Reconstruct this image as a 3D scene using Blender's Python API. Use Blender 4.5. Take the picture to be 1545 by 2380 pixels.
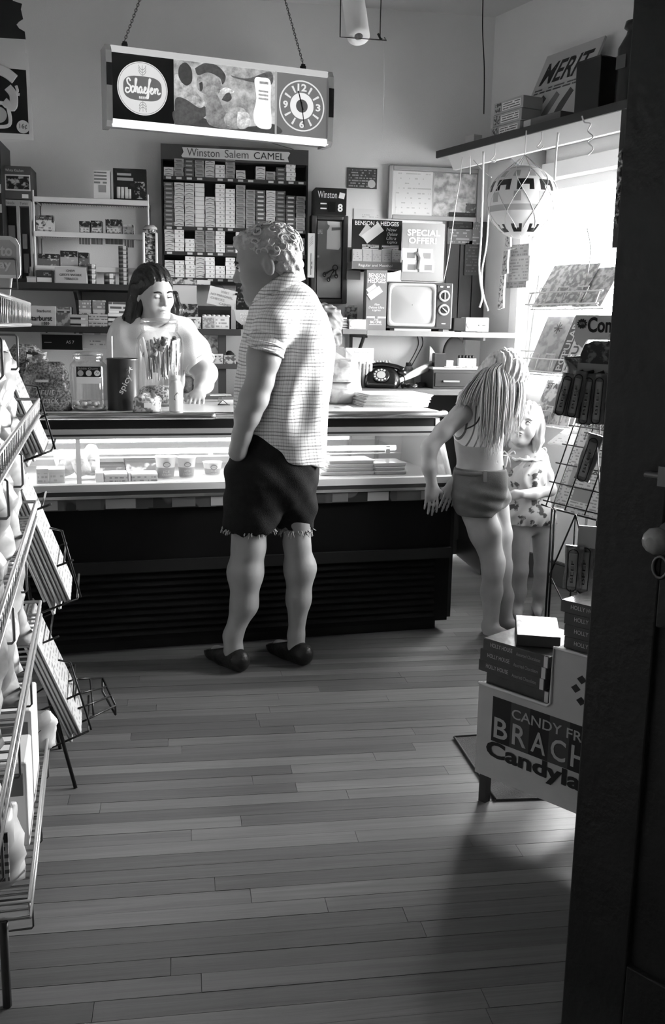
import bpy, bmesh, math, random
import numpy as np
from mathutils import Vector, Matrix
for _o in list(bpy.data.objects): bpy.data.objects.remove(_o)
SC = bpy.context.scene
COL = SC.collection
random.seed(7)
PI = math.pi
# ---------------------------------------------------------------- camera
FPX = 2250.0; CXP = 772.5; CYP = 1190.0; CAMH = 1.34
YAW = math.radians(9); PITCH = math.atan(426/2250); ROLL = .0195
V = Vector
fw = V((math.sin(YAW)*math.cos(PITCH), math.cos(YAW)*math.cos(PITCH), -math.sin(PITCH)))
r0 = V((math.cos(YAW), -math.sin(YAW), 0)); u0 = r0.cross(fw)
rt = r0*math.cos(ROLL)+u0*math.sin(ROLL); up = -r0*math.sin(ROLL)+u0*math.cos(ROLL)
CAM = V((0, 0, CAMH))
cd = bpy.data.cameras.new('camera'); co = bpy.data.objects.new('camera', cd); COL.objects.link(co)
cd.sensor_fit = 'VERTICAL'; cd.sensor_height = 36.0; cd.lens = FPX*36/2380; cd.clip_start = .05
co.matrix_world = Matrix(((rt.x, up.x, -fw.x, CAM.x), (rt.y, up.y, -fw.y, CAM.y), (rt.z, up.z, -fw.z, CAM.z), (0, 0, 0, 1)))
SC.camera = co
# ---------------------------------------------------------------- daylight and exposure
wd = bpy.data.worlds.new('sky'); SC.world = wd; wd.use_nodes = True
bg = wd.node_tree.nodes['Background']; bg.inputs[0].default_value = (1, 1, 1, 1); bg.inputs[1].default_value = 90.0
SC.view_settings.view_transform = 'Standard'; SC.view_settings.look = 'None'
SC.view_settings.gamma = 1.0; SC.view_settings.use_curve_mapping = False
SC.view_settings.exposure = 0.0
# right wall line: starts in the back corner and runs towards the street
WALLY = 5.6; CEIL = 3.06
KX, KY = 1.75, WALLY
RA = math.radians(18.5)
RE = V((math.sin(RA), -math.cos(RA), 0))       # along the wall, towards the camera
RN = V((-math.cos(RA), -math.sin(RA), 0))      # into the room
WIN = (.36, 2.50, .95, 2.13)
pl = bpy.data.lights.new('window_right_offscreen', 'AREA'); pl.shape = 'RECTANGLE'
pl.size = WIN[1]-WIN[0]; pl.size_y = WIN[3]-WIN[2]; pl.cycles.is_portal = True
po = bpy.data.objects.new('window_right_offscreen', pl); COL.objects.link(po)
_c = V((KX, KY, 0))+RE*(WIN[0]+WIN[1])/2-RN*.14+V((0, 0, (WIN[2]+WIN[3])/2))
po.matrix_world = Matrix.Translation(_c) @ Matrix((( RE.x, 0, -RN.x, 0), (RE.y, 0, -RN.y, 0), (0, 1, 0, 0), (0, 0, 0, 1)))

# ---------------------------------------------------------------- helpers: pixels of the photograph to points of the room
def ray(px, py): return fw+rt*((px-CXP)/FPX)-up*((py-CYP)/FPX)
def D(px, py, d): return CAM+ray(px, py)*d
def W(px, py, Y): r = ray(px, py); return CAM+r*(Y/r.y)
def Hz(px, py, z=0.): r = ray(px, py); return CAM+r*((z-CAMH)/r.z)
def PL(px, py, o, n):
    r = ray(px, py); return CAM+r*((V(o)-CAM).dot(n)/r.dot(n))
def RW(px, py, off=0.): return PL(px, py, V((KX, KY, 0))+RN*off, RN)
# ---------------------------------------------------------------- materials
MATS = {}
def _mat(key, fn):
    if key not in MATS:
        m = bpy.data.materials.new(str(key[0])); m.use_nodes = True
        nt = m.node_tree; b = nt.nodes['Principled BSDF']
        fn(nt, b); MATS[key] = m
    return MATS[key]
def _in(b, n, v):
    if n in b.inputs: b.inputs[n].default_value = v
def N(nt, t, **kw):
    n = nt.nodes.new(t)
    for k, v in kw.items():
        if isinstance(k, str) and k in n.bl_rna.properties: setattr(n, k, v)
        else: n.inputs[k].default_value = v
    return n
def math_(nt, op, a, b=None, c=None):
    n = nt.nodes.new('ShaderNodeMath'); n.operation = op
    for i, x in enumerate((a, b, c)):
        if x is None: continue
        if isinstance(x, (int, float)): n.inputs[i].default_value = x
        else: nt.links.new(x, n.inputs[i])
    return n.outputs[0]
def mixc(nt, f, a, b):
    n = nt.nodes.new('ShaderNodeMix'); n.data_type = 'FLOAT'
    for i, x in ((0, f), (2, a), (3, b)):
        if isinstance(x, (int, float)): n.inputs[i].default_value = x
        else: nt.links.new(x, n.inputs[i])
    return n.outputs[0]
def setv(nt, b, out): nt.links.new(out, b.inputs['Base Color'])
def g3(v): return (v, v, v, 1)
def G(v, r=.6, metal=0., spec=.3, noise=0., ns=12., bump=0., bs=60., emit=0.):
    """plain grey paint, cloth, paper, metal or plastic; noise = uneven tone, bump = fine relief"""
    def f(nt, b):
        b.inputs['Base Color'].default_value = g3(v); b.inputs['Roughness'].default_value = r
        _in(b, 'Metallic', metal); _in(b, 'Specular IOR Level', spec)
        if emit: _in(b, 'Emission Color', (1, 1, 1, 1)); _in(b, 'Emission Strength', emit)
        tc = None
        if noise or bump: tc = N(nt, 'ShaderNodeTexCoord')
        if noise:
            t = N(nt, 'ShaderNodeTexNoise', Scale=ns, Detail=5.0); nt.links.new(tc.outputs['Object'], t.inputs['Vector'])
            setv(nt, b, math_(nt, 'MULTIPLY', math_(nt, 'MULTIPLY_ADD', t.outputs[0], noise*2, 1-noise), v))
        if bump:
            t = N(nt, 'ShaderNodeTexNoise', Scale=bs, Detail=4.0); nt.links.new(tc.outputs['Object'], t.inputs['Vector'])
            bn = N(nt, 'ShaderNodeBump', Strength=min(bump, 1.), Distance=.01); nt.links.new(t.outputs[0], bn.inputs['Height'])
            nt.links.new(bn.outputs[0], b.inputs['Normal'])
    return _mat(('grey', v, r, metal, spec, noise, ns, bump, bs, emit), f)
def LINES(paper, ink, lf=60., wf=45., dens=.5, frac=.5, seed=0., r=.6, emit=0.):
    """printed matter: rows of small type. lf rows per metre, wf words per metre (UV in metres)"""
    def f(nt, b):
        uv = N(nt, 'ShaderNodeUVMap'); sp = N(nt, 'ShaderNodeSeparateXYZ'); nt.links.new(uv.outputs[0], sp.inputs[0])
        yy = math_(nt, 'MULTIPLY', sp.outputs[1], lf); row = math_(nt, 'FLOOR', yy); fr_ = math_(nt, 'FRACT', yy)
        on = math_(nt, 'LESS_THAN', fr_, frac)
        cx = N(nt, 'ShaderNodeCombineXYZ'); nt.links.new(math_(nt, 'MULTIPLY', sp.outputs[0], wf), cx.inputs[0])
        nt.links.new(math_(nt, 'MULTIPLY_ADD', row, 7.31, seed), cx.inputs[1])
        t = N(nt, 'ShaderNodeTexNoise', Scale=1.0, Detail=2.0); nt.links.new(cx.outputs[0], t.inputs['Vector'])
        w = math_(nt, 'LESS_THAN', t.outputs[0], dens)
        setv(nt, b, mixc(nt, math_(nt, 'MULTIPLY', on, w), paper, ink)); b.inputs['Roughness'].default_value = r
        _in(b, 'Specular IOR Level', .2)
    return _mat(('print', paper, ink, lf, wf, dens, frac, seed, r), f)
def BLOTCH(a, c, s=20., thr=.5, seed=0., r=.6, soft=.06, spec=.3, uv=True, det=3.):
    """pictures on packets and magazine covers: irregular patches of two tones"""
    def f(nt, b):
        src = N(nt, 'ShaderNodeUVMap').outputs[0] if uv else N(nt, 'ShaderNodeTexCoord').outputs['Object']
        mp = N(nt, 'ShaderNodeMapping'); mp.inputs['Location'].default_value = (seed*3.1, seed*1.7, seed); nt.links.new(src, mp.inputs[0])
        t = N(nt, 'ShaderNodeTexNoise', Scale=s, Detail=det); nt.links.new(mp.outputs[0], t.inputs['Vector'])
        k = N(nt, 'ShaderNodeMapRange'); k.inputs[1].default_value = thr-soft; k.inputs[2].default_value = thr+soft
        nt.links.new(t.outputs[0], k.inputs[0])
        setv(nt, b, mixc(nt, k.outputs[0], a, c)); b.inputs['Roughness'].default_value = r; _in(b, 'Specular IOR Level', spec)
    return _mat(('picture', a, c, s, thr, seed, r, soft, spec, uv, det), f)
def LAMP(v, tone=1.):
    def f(nt, b):
        b.inputs['Base Color'].default_value = g3(.04); b.inputs['Roughness'].default_value = .3
        _in(b, 'Emission Color', g3(tone)); _in(b, 'Emission Strength', v)
    return _mat(('lit', v, tone), f)
def CLEAR(gl=.08, tint=.97, r=.03, milky=0.):
    """thin clear glass or plastic film: light goes through, a little is mirrored"""
    def f(nt, b):
        out = [n for n in nt.nodes if n.type == 'OUTPUT_MATERIAL'][0]
        tr = N(nt, 'ShaderNodeBsdfTransparent'); tr.inputs[0].default_value = g3(tint)
        go = N(nt, 'ShaderNodeBsdfGlossy'); go.inputs['Roughness'].default_value = r
        lw = N(nt, 'ShaderNodeLayerWeight'); lw.inputs[0].default_value = .35
        m1 = N(nt, 'ShaderNodeMixShader')
        nt.links.new(math_(nt, 'MULTIPLY_ADD', lw.outputs['Facing'], .35, gl), m1.inputs[0])
        nt.links.new(tr.outputs[0], m1.inputs[1]); nt.links.new(go.outputs[0], m1.inputs[2])
        last = m1
        if milky:
            df = N(nt, 'ShaderNodeBsdfDiffuse'); df.inputs[0].default_value = g3(.8)
            m2 = N(nt, 'ShaderNodeMixShader'); m2.inputs[0].default_value = milky
            nt.links.new(m1.outputs[0], m2.inputs[1]); nt.links.new(df.outputs[0], m2.inputs[2]); last = m2
        nt.links.new(last.outputs[0], out.inputs['Surface'])
    return _mat(('clear', gl, tint, r, milky), f)
# ---------------------------------------------------------------- mesh builder
class Fr:
    """a flat working frame: o = lower left corner, x to the right, y up, n out of the surface"""
    def __init__(s, o, x=(1, 0, 0), y=(0, 0, 1)):
        s.o = V(o); s.x = V(x).normalized(); s.y = V(y); s.y = (s.y-s.x*s.y.dot(s.x)).normalized(); s.n = s.x.cross(s.y)
    def p(s, a, b=0., c=0.): return s.o+s.x*a+s.y*b+s.n*c
    def at(s, a, b=0., c=0.): return Fr(s.p(a, b, c), s.x, s.y)
    def turn(s, deg):
        t = math.radians(deg); return Fr(s.o, s.x*math.cos(t)+s.y*math.sin(t), s.y*math.cos(t)-s.x*math.sin(t))
    def lean(s, deg):
        t = math.radians(deg); return Fr(s.o, s.x, s.y*math.cos(t)-s.n*math.sin(t))
    def swing(s, deg):
        t = math.radians(deg); x = s.x*math.cos(t)-s.n*math.sin(t); return Fr(s.o, x, s.y)
class MB:
    def __init__(s): s.v = []; s.f = []; s.m = []; s.uv = []; s.sm = []
    def face(s, idx, m=0, uv=None, sm=False): s.f.append(tuple(idx)); s.m.append(m); s.uv.append(uv); s.sm.append(sm)
    def pts(s, ps):
        n = len(s.v); s.v += [tuple(p) for p in ps]; return list(range(n, n+len(ps)))
    def box(s, fr, x0, x1, y0, y1, z0, z1, m=0, mf=None, top=None):
        """box in a frame; mf = other material for the front, top = for the upper face"""
        i = s.pts([fr.p(a, b, c) for c in (z0, z1) for b in (y0, y1) for a in (x0, x1)])
        w, h, d = x1-x0, y1-y0, z1-z0
        def q(ids, W_, H_, mm): s.face([i[k] for k in ids], mm, [(0, 0), (W_, 0), (W_, H_), (0, H_)])
        q((4, 5, 7, 6), w, h, m if mf is None else mf); q((1, 0, 2, 3), w, h, m)
        q((0, 4, 6, 2), d, h, m); q((5, 1, 3, 7), d, h, m); q((6, 7, 3, 2), w, d, m if top is None else top); q((0, 1, 5, 4), w, d, m)
        return s
    def prism(s, fr, poly, z0, z1, m=0, mside=None):
        n = len(poly); i = s.pts([fr.p(a, b, z1) for a, b in poly]); j = s.pts([fr.p(a, b, z0) for a, b in poly])
        s.face(i, m, [tuple(p) for p in poly]); s.face(j[::-1], m, [tuple(p) for p in poly[::-1]])
        for k in range(n):
            l = (k+1) % n; s.face((j[k], j[l], i[l], i[k]), m if mside is None else mside, [(0, 0), (.01, 0), (.01, .01), (0, .01)])
        return s
    def tube(s, ps, r, n=6, m=0, close=False, cap=True, flat=None):
        """tube along points; r number or list; flat=(direction, factor) squashes the section"""
        ps = [V(p) for p in ps]; R = r if isinstance(r, (list, tuple)) else [r]*len(ps)
        rings = []; prev = None; L = len(ps); dist = 0.; ds = []
        for k, p in enumerate(ps):
            a = ps[(k-1) % L] if (k or close) else p; b = ps[(k+1) % L] if (k < L-1 or close) else p
            t = (b-a).normalized() if (b-a).length > 1e-9 else V((0, 0, 1))
            if prev is None:
                w = V((0, 0, 1)) if abs(t.z) < .9 else V((1, 0, 0)); x = t.cross(w).normalized()
            else: x = (prev-t*prev.dot(t)).normalized()
            prev = x; y = t.cross(x)
            if k: dist += (p-ps[k-1]).length
            ds.append(dist)
            ring = []
            for j in range(n):
                o = x*math.cos(2*PI*j/n)+y*math.sin(2*PI*j/n)
                if flat: o = o-V(flat[0])*(o.dot(V(flat[0]))*(1-flat[1]))
                ring.append(p+o*R[k])
            rings.append(s.pts(ring))
        for k in range(L if close else L-1):
            a, b = rings[k], rings[(k+1) % L]; c = 2*PI*R[k]
            for j in range(n):
                l = (j+1) % n
                s.face((a[j], a[l], b[l], b[j]), m, [(j/n*c, ds[k]), ((j+1)/n*c, ds[k]), ((j+1)/n*c, ds[(k+1) % L]), (j/n*c, ds[(k+1) % L])], True)
        if cap and not close: s.face(rings[0][::-1], m); s.face(rings[-1], m)
        return s
    def lathe(s, o, prof, n=20, m=0, axis=(0, 0, 1), ms=None, sx=1., sy=1., x=None, capb=True, capt=True):
        """profile [(radius, height)] turned about an axis through o; ms = material per band"""
        ax = V(axis).normalized(); w = V(x) if x else (V((1, 0, 0)) if abs(ax.x) < .9 else V((0, 1, 0)))
        X = (w-ax*w.dot(ax)).normalized(); Y = ax.cross(X); rings = []
        for r, h in prof:
            rings.append(s.pts([V(o)+ax*h+X*(math.cos(2*PI*j/n)*r*sx)+Y*(math.sin(2*PI*j/n)*r*sy) for j in range(n)]))
        for k in range(len(prof)-1):
            for j in range(n):
                l = (j+1) % n; c = 2*PI*max(prof[k][0], 1e-4)
                s.face((rings[k][j], rings[k][l], rings[k+1][l], rings[k+1][j]), ms[k] if ms else m,
                       [(j/n*c, prof[k][1]), ((j+1)/n*c, prof[k][1]), ((j+1)/n*c, prof[k+1][1]), (j/n*c, prof[k+1][1])], True)
        if capb: s.face(rings[0][::-1], ms[0] if ms else m)
        if capt: s.face(rings[-1], ms[-1] if ms else m)
        return s
    def grid(s, P, m=0, uvs=None, sm=True, loop=False):
        """P[i][j] grid of points"""
        R = [s.pts(row) for row in P]; n = len(P[0])
        for i in range(len(P)-1):
            for j in range(n if loop else n-1):
                l = (j+1) % n
                u = None if uvs is None else [uvs[i][j], uvs[i][l], uvs[i+1][l], uvs[i+1][j]]
                s.face((R[i][j], R[i][l], R[i+1][l], R[i+1][j]), m, u, sm)
        return s
    def obj(s, name, mats, parent=None, label=None, cat=None, group=None, kind=None, bev=0., solid=0., flatshade=False):
        if not isinstance(mats, (list, tuple)): mats = [mats]
        xs = np.array(s.v, dtype=float)
        lo, hi = xs.min(0), xs.max(0); base = V(((lo[0]+hi[0])/2, (lo[1]+hi[1])/2, lo[2]))
        me = bpy.data.meshes.new(name)
        me.from_pydata((xs-np.array(base)).tolist(), [], s.f)
        for m in mats: me.materials.append(m)
        me.polygons.foreach_set('material_index', s.m)
        if not flatshade: me.polygons.foreach_set('use_smooth', s.sm)
        uvl = me.uv_layers.new(name='UVMap'); k = 0; dat = np.zeros(2*len(me.loops), dtype=np.float32)
        for fi, u in zip(s.f, s.uv):
            if u: dat[2*k:2*k+2*len(u)] = np.array(u, dtype=np.float32).ravel()
            k += len(fi)
        uvl.data.foreach_set('uv', dat)
        me.update()
        o = bpy.data.objects.new(name, me); COL.objects.link(o)
        place(o, base, parent)
        if bev:
            b = o.modifiers.new('bevel', 'BEVEL'); b.width = bev; b.segments = 2; b.limit_method = 'ANGLE'
        if solid:
            b = o.modifiers.new('solid', 'SOLIDIFY'); b.thickness = solid; b.offset = 0
        tag(o, label, cat, group, kind)
        return o
WLOC = {}
def place(o, base, parent):
    WLOC[o.name] = V(base)
    if parent is not None:
        o.parent = parent; o.location = V(base)-WLOC[parent.name]
    else: o.location = base
def tag(o, label=None, cat=None, group=None, kind=None):
    if label: o['label'] = label
    if cat: o['category'] = cat
    if group: o['group'] = group
    if kind: o['kind'] = kind
def thing(name, loc, label, cat, group=None):
    o = bpy.data.objects.new(name, None); o.empty_display_size = .05; COL.objects.link(o)
    place(o, V(loc), None); tag(o, label, cat, group); return o
def struct(o): o['kind'] = 'structure'; return o
def _textmesh(s, bold):
    cu = bpy.data.curves.new('lettering', 'FONT'); cu.body = s; cu.size = 1.0; cu.offset = bold; cu.resolution_u = 3
    ob = bpy.data.objects.new('lettering', cu); COL.objects.link(ob)
    dg = bpy.context.evaluated_depsgraph_get(); me = bpy.data.meshes.new_from_object(ob.evaluated_get(dg))
    bpy.data.objects.remove(ob); bpy.data.curves.remove(cu); return me
_TXT = {}
def text(s, fr, w, h, mat, parent, z=.0012, bold=.0, slant=0., name='lettering', arc=0., label=None):
    """flat lettering fitted into a w x h rectangle whose lower left corner is the frame origin"""
    if (s, bold) not in _TXT:
        m0 = _textmesh(s, bold); a = np.array([v.co[:] for v in m0.vertices]); a[:, 0] -= a[:, 0].min(); a[:, 1] -= a[:, 1].min()
        _TXT[(s, bold)] = (a/np.array([max(a[:, 0].max(), 1e-6), max(a[:, 1].max(), 1e-6), 1]), [tuple(p.vertices) for p in m0.polygons])
        bpy.data.meshes.remove(m0)
    a, F_ = _TXT[(s, bold)]
    mb = MB(); mb.pts([fr.p(x*w+y*h*slant, y*h+arc*(1-(2*x-1)**2), z) for x, y, _ in a])
    for f in F_: mb.face(f, 0, None)
    return mb.obj(name, mat, parent, label)
def strokes(lines, fr, w, h, r, mat, parent, name='lettering', z=.001, n=4):
    """lettering or line drawing made of flat strokes; points in 0..1"""
    mb = MB()
    for ln in lines: mb.tube([fr.p(x*w, y*h, z) for x, y in ln], r, n, flat=(fr.n, .15))
    return mb.obj(name, mat, parent)
def disc(fr, cx, cy, r, mat, parent, name, z=.001, n=28, sy=1., th=.0006):
    mb = MB(); mb.prism(fr, [(cx+r*math.cos(2*PI*k/n), cy+r*sy*math.sin(2*PI*k/n)) for k in range(n)], z-th, z)
    return mb.obj(name, mat, parent)
def plate(fr, x0, x1, y0, y1, mat, parent, name, z=.001, th=.0008):
    mb = MB(); mb.box(fr, x0, x1, y0, y1, z-th, z); return mb.obj(name, mat, parent)
def wallrect(px0, py0, px1, py1, Y):
    mx, my = (px0+px1)/2, (py0+py1)/2
    x0, x1 = W(px0, my, Y).x, W(px1, my, Y).x; z0, z1 = W(mx, py1, Y).z, W(mx, py0, Y).z
    return Fr((x0, Y, z0)), x1-x0, z1-z0
def spline(ps, n=6):
    """Catmull-Rom through points"""
    ps = [V(p) for p in ps]; out = []
    for i in range(len(ps)-1):
        a, b, c, d = ps[max(i-1, 0)], ps[i], ps[i+1], ps[min(i+2, len(ps)-1)]
        for k in range(n):
            t = k/n; out.append(.5*((2*b)+(c-a)*t+(2*a-5*b+4*c-d)*t*t+(3*b-a-3*c+d)*t**3))
    out.append(ps[-1]); return out
# ================================================================ the room shell
def PLASTER(v):
    def f(nt, b):
        tc = N(nt, 'ShaderNodeTexCoord')
        t = N(nt, 'ShaderNodeTexNoise', Scale=1.6, Detail=6.0); nt.links.new(tc.outputs['Object'], t.inputs['Vector'])
        setv(nt, b, math_(nt, 'MULTIPLY', math_(nt, 'MULTIPLY_ADD', t.outputs[0], .18, .91), v)); b.inputs['Roughness'].default_value = .85
        _in(b, 'Specular IOR Level', .15)
        t2 = N(nt, 'ShaderNodeTexNoise', Scale=180.0, Detail=3.0); nt.links.new(tc.outputs['Object'], t2.inputs['Vector'])
        bn = N(nt, 'ShaderNodeBump', Strength=.12, Distance=.01); nt.links.new(t2.outputs[0], bn.inputs['Height']); nt.links.new(bn.outputs[0], b.inputs['Normal'])
    return _mat(('plaster', v), f)
def PLANK(rowed=False):
    def f(nt, b):
        tc = N(nt, 'ShaderNodeTexCoord'); geo = N(nt, 'ShaderNodeNewGeometry'); oi = N(nt, 'ShaderNodeObjectInfo')
        mp = N(nt, 'ShaderNodeMapping'); mp.inputs['Scale'].default_value = (2.2, 60, 20)
        nt.links.new(geo.outputs['Position'], mp.inputs[0])
        ad = N(nt, 'ShaderNodeVectorMath'); ad.operation = 'ADD'; nt.links.new(mp.outputs[0], ad.inputs[0])
        cb = N(nt, 'ShaderNodeCombineXYZ'); nt.links.new(math_(nt, 'MULTIPLY', oi.outputs['Random'], 37.), cb.inputs[0]); nt.links.new(cb.outputs[0], ad.inputs[1])
        t = N(nt, 'ShaderNodeTexNoise', Scale=1.0, Detail=6.0, Roughness=.65, Distortion=.8); nt.links.new(ad.outputs[0], t.inputs['Vector'])
        big = N(nt, 'ShaderNodeTexNoise', Scale=1.3, Detail=3.0); nt.links.new(geo.outputs['Position'], big.inputs['Vector'])
        tone = math_(nt, 'MULTIPLY_ADD', oi.outputs['Random'], .07, .085)
        if rowed:
            sp = N(nt, 'ShaderNodeSeparateXYZ'); nt.links.new(geo.outputs['Position'], sp.inputs[0])
            row = math_(nt, 'FLOOR', math_(nt, 'DIVIDE', sp.outputs[1], .0602))
            wn = N(nt, 'ShaderNodeTexWhiteNoise', noise_dimensions='1D'); nt.links.new(row, wn.inputs['W'])
            tone = math_(nt, 'MULTIPLY_ADD', wn.outputs['Value'], .07, .085)
        g = math_(nt, 'MULTIPLY_ADD', t.outputs[0], 1.0, .5)
        w = math_(nt, 'MULTIPLY_ADD', big.outputs[0], .3, .85)
        setv(nt, b, math_(nt, 'MULTIPLY', math_(nt, 'MULTIPLY', tone, g), w))
        b.inputs['Roughness'].default_value = .38; _in(b, 'Specular IOR Level', .35)
        bn = N(nt, 'ShaderNodeBump', Strength=.10, Distance=.01); nt.links.new(t.outputs[0], bn.inputs['Height']); nt.links.new(bn.outputs[0], b.inputs['Normal'])
    return _mat(('wood_floor', rowed), f)
wall_m = PLASTER(.74)
FL = Fr((0, 0, 0), (1, 0, 0), (0, 1, 0))      # frame lying on the floor, n = up
LX, FY = -2.3, -1.4
mb = MB(); mb.box(FL, LX-.1, 4.6, FY-.1, WALLY+.1, -.12, -.006)
floor = struct(mb.obj('floor', PLANK(True)))
# floor boards: one mesh, stretched per board
PW = .0602
_pm = MB(); _pm.box(Fr((0, 0, 0), (1, 0, 0), (0, 1, 0)), 0, 1, .0007, PW-.0007, 0, .0065)
_p0 = _pm.obj('plank', PLANK()); _pmesh = _p0.data; bpy.data.objects.remove(_p0)
rnd = random.Random(3)
y = 1.60; k = 0
while y < 4.72:
    xr = y*.60+.35; x = -min(y*.30, 1.3)-rnd.random()*.9
    while x < min(xr, 2.35):
        L = rnd.choice((.55, .75, .95, 1.2, 1.45))*rnd.uniform(.85, 1.15)
        o = bpy.data.objects.new('plank', _pmesh); COL.objects.link(o); o.parent = floor
        o.scale = (L-.0012, 1, 1); o.location = V((x+L/2, y+PW/2, -.0065+rnd.uniform(-.0004, .0004)))-WLOC['floor']
        x += L; k += 1
    y += PW
# ceiling and plain walls
mb = MB(); mb.box(FL, LX-.1, 4.6, FY-.1, WALLY+.1, CEIL, CEIL+.1); struct(mb.obj('ceiling', PLASTER(.62)))
mb = MB(); mb.box(FL, LX-.1, KX+.2, WALLY, WALLY+.1, 0, CEIL); struct(mb.obj('wall_back', wall_m))
mb = MB(); mb.box(FL, LX-.1, LX, FY, WALLY, 0, CEIL); struct(mb.obj('wall_left', wall_m))
mb = MB(); mb.box(FL, LX-.1, 4.6, FY-.1, FY, 0, CEIL); struct(mb.obj('wall_front', PLASTER(.2)))
# right wall with its window opening
RF = Fr((KX, KY, 0), RE, (0, 0, 1))           # frame on the right wall
RF = Fr(V((KX, KY, 0)), RE, (0, 0, 1))
assert RF.n.dot(RN) > 0 or True
sg = 1 if RF.n.dot(RN) > 0 else -1
s0, s1, z0, z1 = WIN; SL = 7.45; T = .16*sg
def rz(a, b): return (min(a, b), max(a, b))
mb = MB(); q = rz(-T, 0)
mb.box(RF, 0, s0, 0, CEIL, *q); mb.box(RF, s1, SL, 0, CEIL, *q); mb.box(RF, s0, s1, 0, z0, *q); mb.box(RF, s0, s1, z1, CEIL, *q)
struct(mb.obj('wall_right', wall_m))
white = G(.8, .45)
# the street outside the window: plain pavement under the open sky
mb = MB(); mb.box(RF, -40, 45, -.06, 0, *rz(-T*1.02, -60*sg)); struct(mb.obj('street', G(.2, .9, noise=.2, ns=1.)))
win = thing('window_1', RF.p((s0+s1)/2, z0, -T/2), None, None); struct(win)
mb = MB(); a = -T*.9; b_ = .025*sg
for (x0, x1, y0, y1) in ((s0-.07, s0, z0-.06, z1+.08), (s1, s1+.07, z0-.06, z1+.08), (s0, s1, z1, z1+.08)):
    mb.box(RF, x0, x1, y0, y1, *rz(0, b_))
mb.obj('window_frame', white, win, bev=.004)
mb = MB(); mb.box(RF, s0-.1, s1+.1, z0-.03, z0, *rz(-T*.9, .09*sg)); mb.obj('window_sill', white, win, bev=.004)
mid = (s0+s1)/2
mb = MB()
for (x0, x1, y0, y1) in ((s0, s0+.045, z0, z1), (s1-.045, s1, z0, z1), (mid-.03, mid+.03, z0, z1), (s0, s1, z1-.045, z1), (s0, s1, z0, z0+.05)):
    mb.box(RF, x0, x1, y0, y1, *rz(-.055*sg, -.095*sg))
mb.obj('sash', white, win)
for (x0, x1) in ((s0+.045, mid-.03), (mid+.03, s1-.045)):
    mb = MB(); mb.box(RF, x0, x1, z0+.05, z1-.045, *rz(-.073*sg, -.077*sg)); mb.obj('pane', CLEAR(.03, .98), win)
# skirting along the back and right wall, a moulding under the ceiling
mb = MB(); mb.box(RF, 0, SL, 0, .13, *rz(0, .02*sg)); struct(mb.obj('baseboard_right', G(.08, .5)))
mb = MB(); mb.box(FL, LX, KX, WALLY-.02, WALLY, 0, .13); struct(mb.obj('baseboard_back', G(.08, .5)))
# ================================================================ lit beer sign with clock, hung on two chains
pa, pb = D(262, 296, 4.66), D(757, 326, 5.06)
sx = V((pb.x-pa.x, pb.y-pa.y, 0)); SW = sx.length; SHh = .335
SF = Fr(V((pa.x, pa.y, (pa.z+pb.z)/2)), sx)                       # lower left corner of the face
sgn = thing('beer_sign', SF.p(SW/2, 0, -.07), 'long lit beer sign with round logo, picnic picture and clock, hung on chains', 'sign')
alu = G(.75, .3, metal=.6)
mb = MB(); mb.box(SF, 0, SW, .0, SHh, -.125, -.012); mb.obj('housing', G(.25, .5), sgn, bev=.004)
mb = MB(); mb.box(SF, -.005, SW+.005, SHh-.012, SHh+.018, -.125, .008); mb.obj('top_rail', LAMP(.6, .9), sgn, bev=.004)
mb = MB(); mb.tube([SF.p(-.005, .006, -.006), SF.p(SW+.01, .006, -.006)], .019, 10); mb.obj('bottom_rail', LAMP(1.2, 1.), sgn)
for e in (0, 1):
    x0 = -.03 if e == 0 else SW+.002
    mb = MB(); mb.prism(Fr(SF.p(x0, 0, 0), SF.n*-1 if e else SF.n*-1, SF.y), [(0.0, -.015), (.125, -.01), (.125, SHh+.02), (.0, SHh+.02), (-.022, SHh-.01), (-.028, SHh*.5), (-.02, .01)], 0, .028)
    c = mb.obj('end_cap', [G(.45, .25, metal=.5)], sgn)
    mb = MB()
    xa = x0-.0 if e == 0 else x0
    fr_ = Fr(SF.p(xa+.001, 0, 0), SF.x, SF.y)
    mb.box(fr_, 0, .026, SHh*.38 if e else SHh*.5, SHh*.80, .027, .031); mb.obj('dark_inlay', G(.01, .2), c)
lx = [0, .274, .275, .745, .752, 1.]
y0, y1 = .022, SHh-.012
def lit(v): return LAMP(round(v*.85, 3), 1.)
# logo panel
mb = MB(); mb.box(SF, 0, SW*.272, y0, y1, -.012, 0); lp = mb.obj('logo_panel', G(.006, .25), sgn)
LF = SF.at(0, y0, .0005); cx, cy, R = SW*.133, (y1-y0)*.5, .122
disc(LF, cx, cy, R, lit(.85), lp, 'roundel', z=.001, n=48)
mb = MB(); mb.tube([LF.p(cx+R*.955*math.cos(t*PI/24), cy+R*.955*math.sin(t*PI/24), .002) for t in range(48)], .0012, 4, close=True); mb.obj('ring', lit(.2), lp)
pts = []
for t in range(40):
    a = 2*PI*t/40; c_, s_ = math.cos(a), math.sin(a)
    pts.append((cx+.093*math.copysign(abs(c_)**.45, c_), cy+.056*math.copysign(abs(s_)**.62, s_)*(1-.12*abs(c_))))
mb = MB(); mb.prism(LF, pts, .001, .0022); mb.obj('shield', lit(.14), lp)
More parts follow.
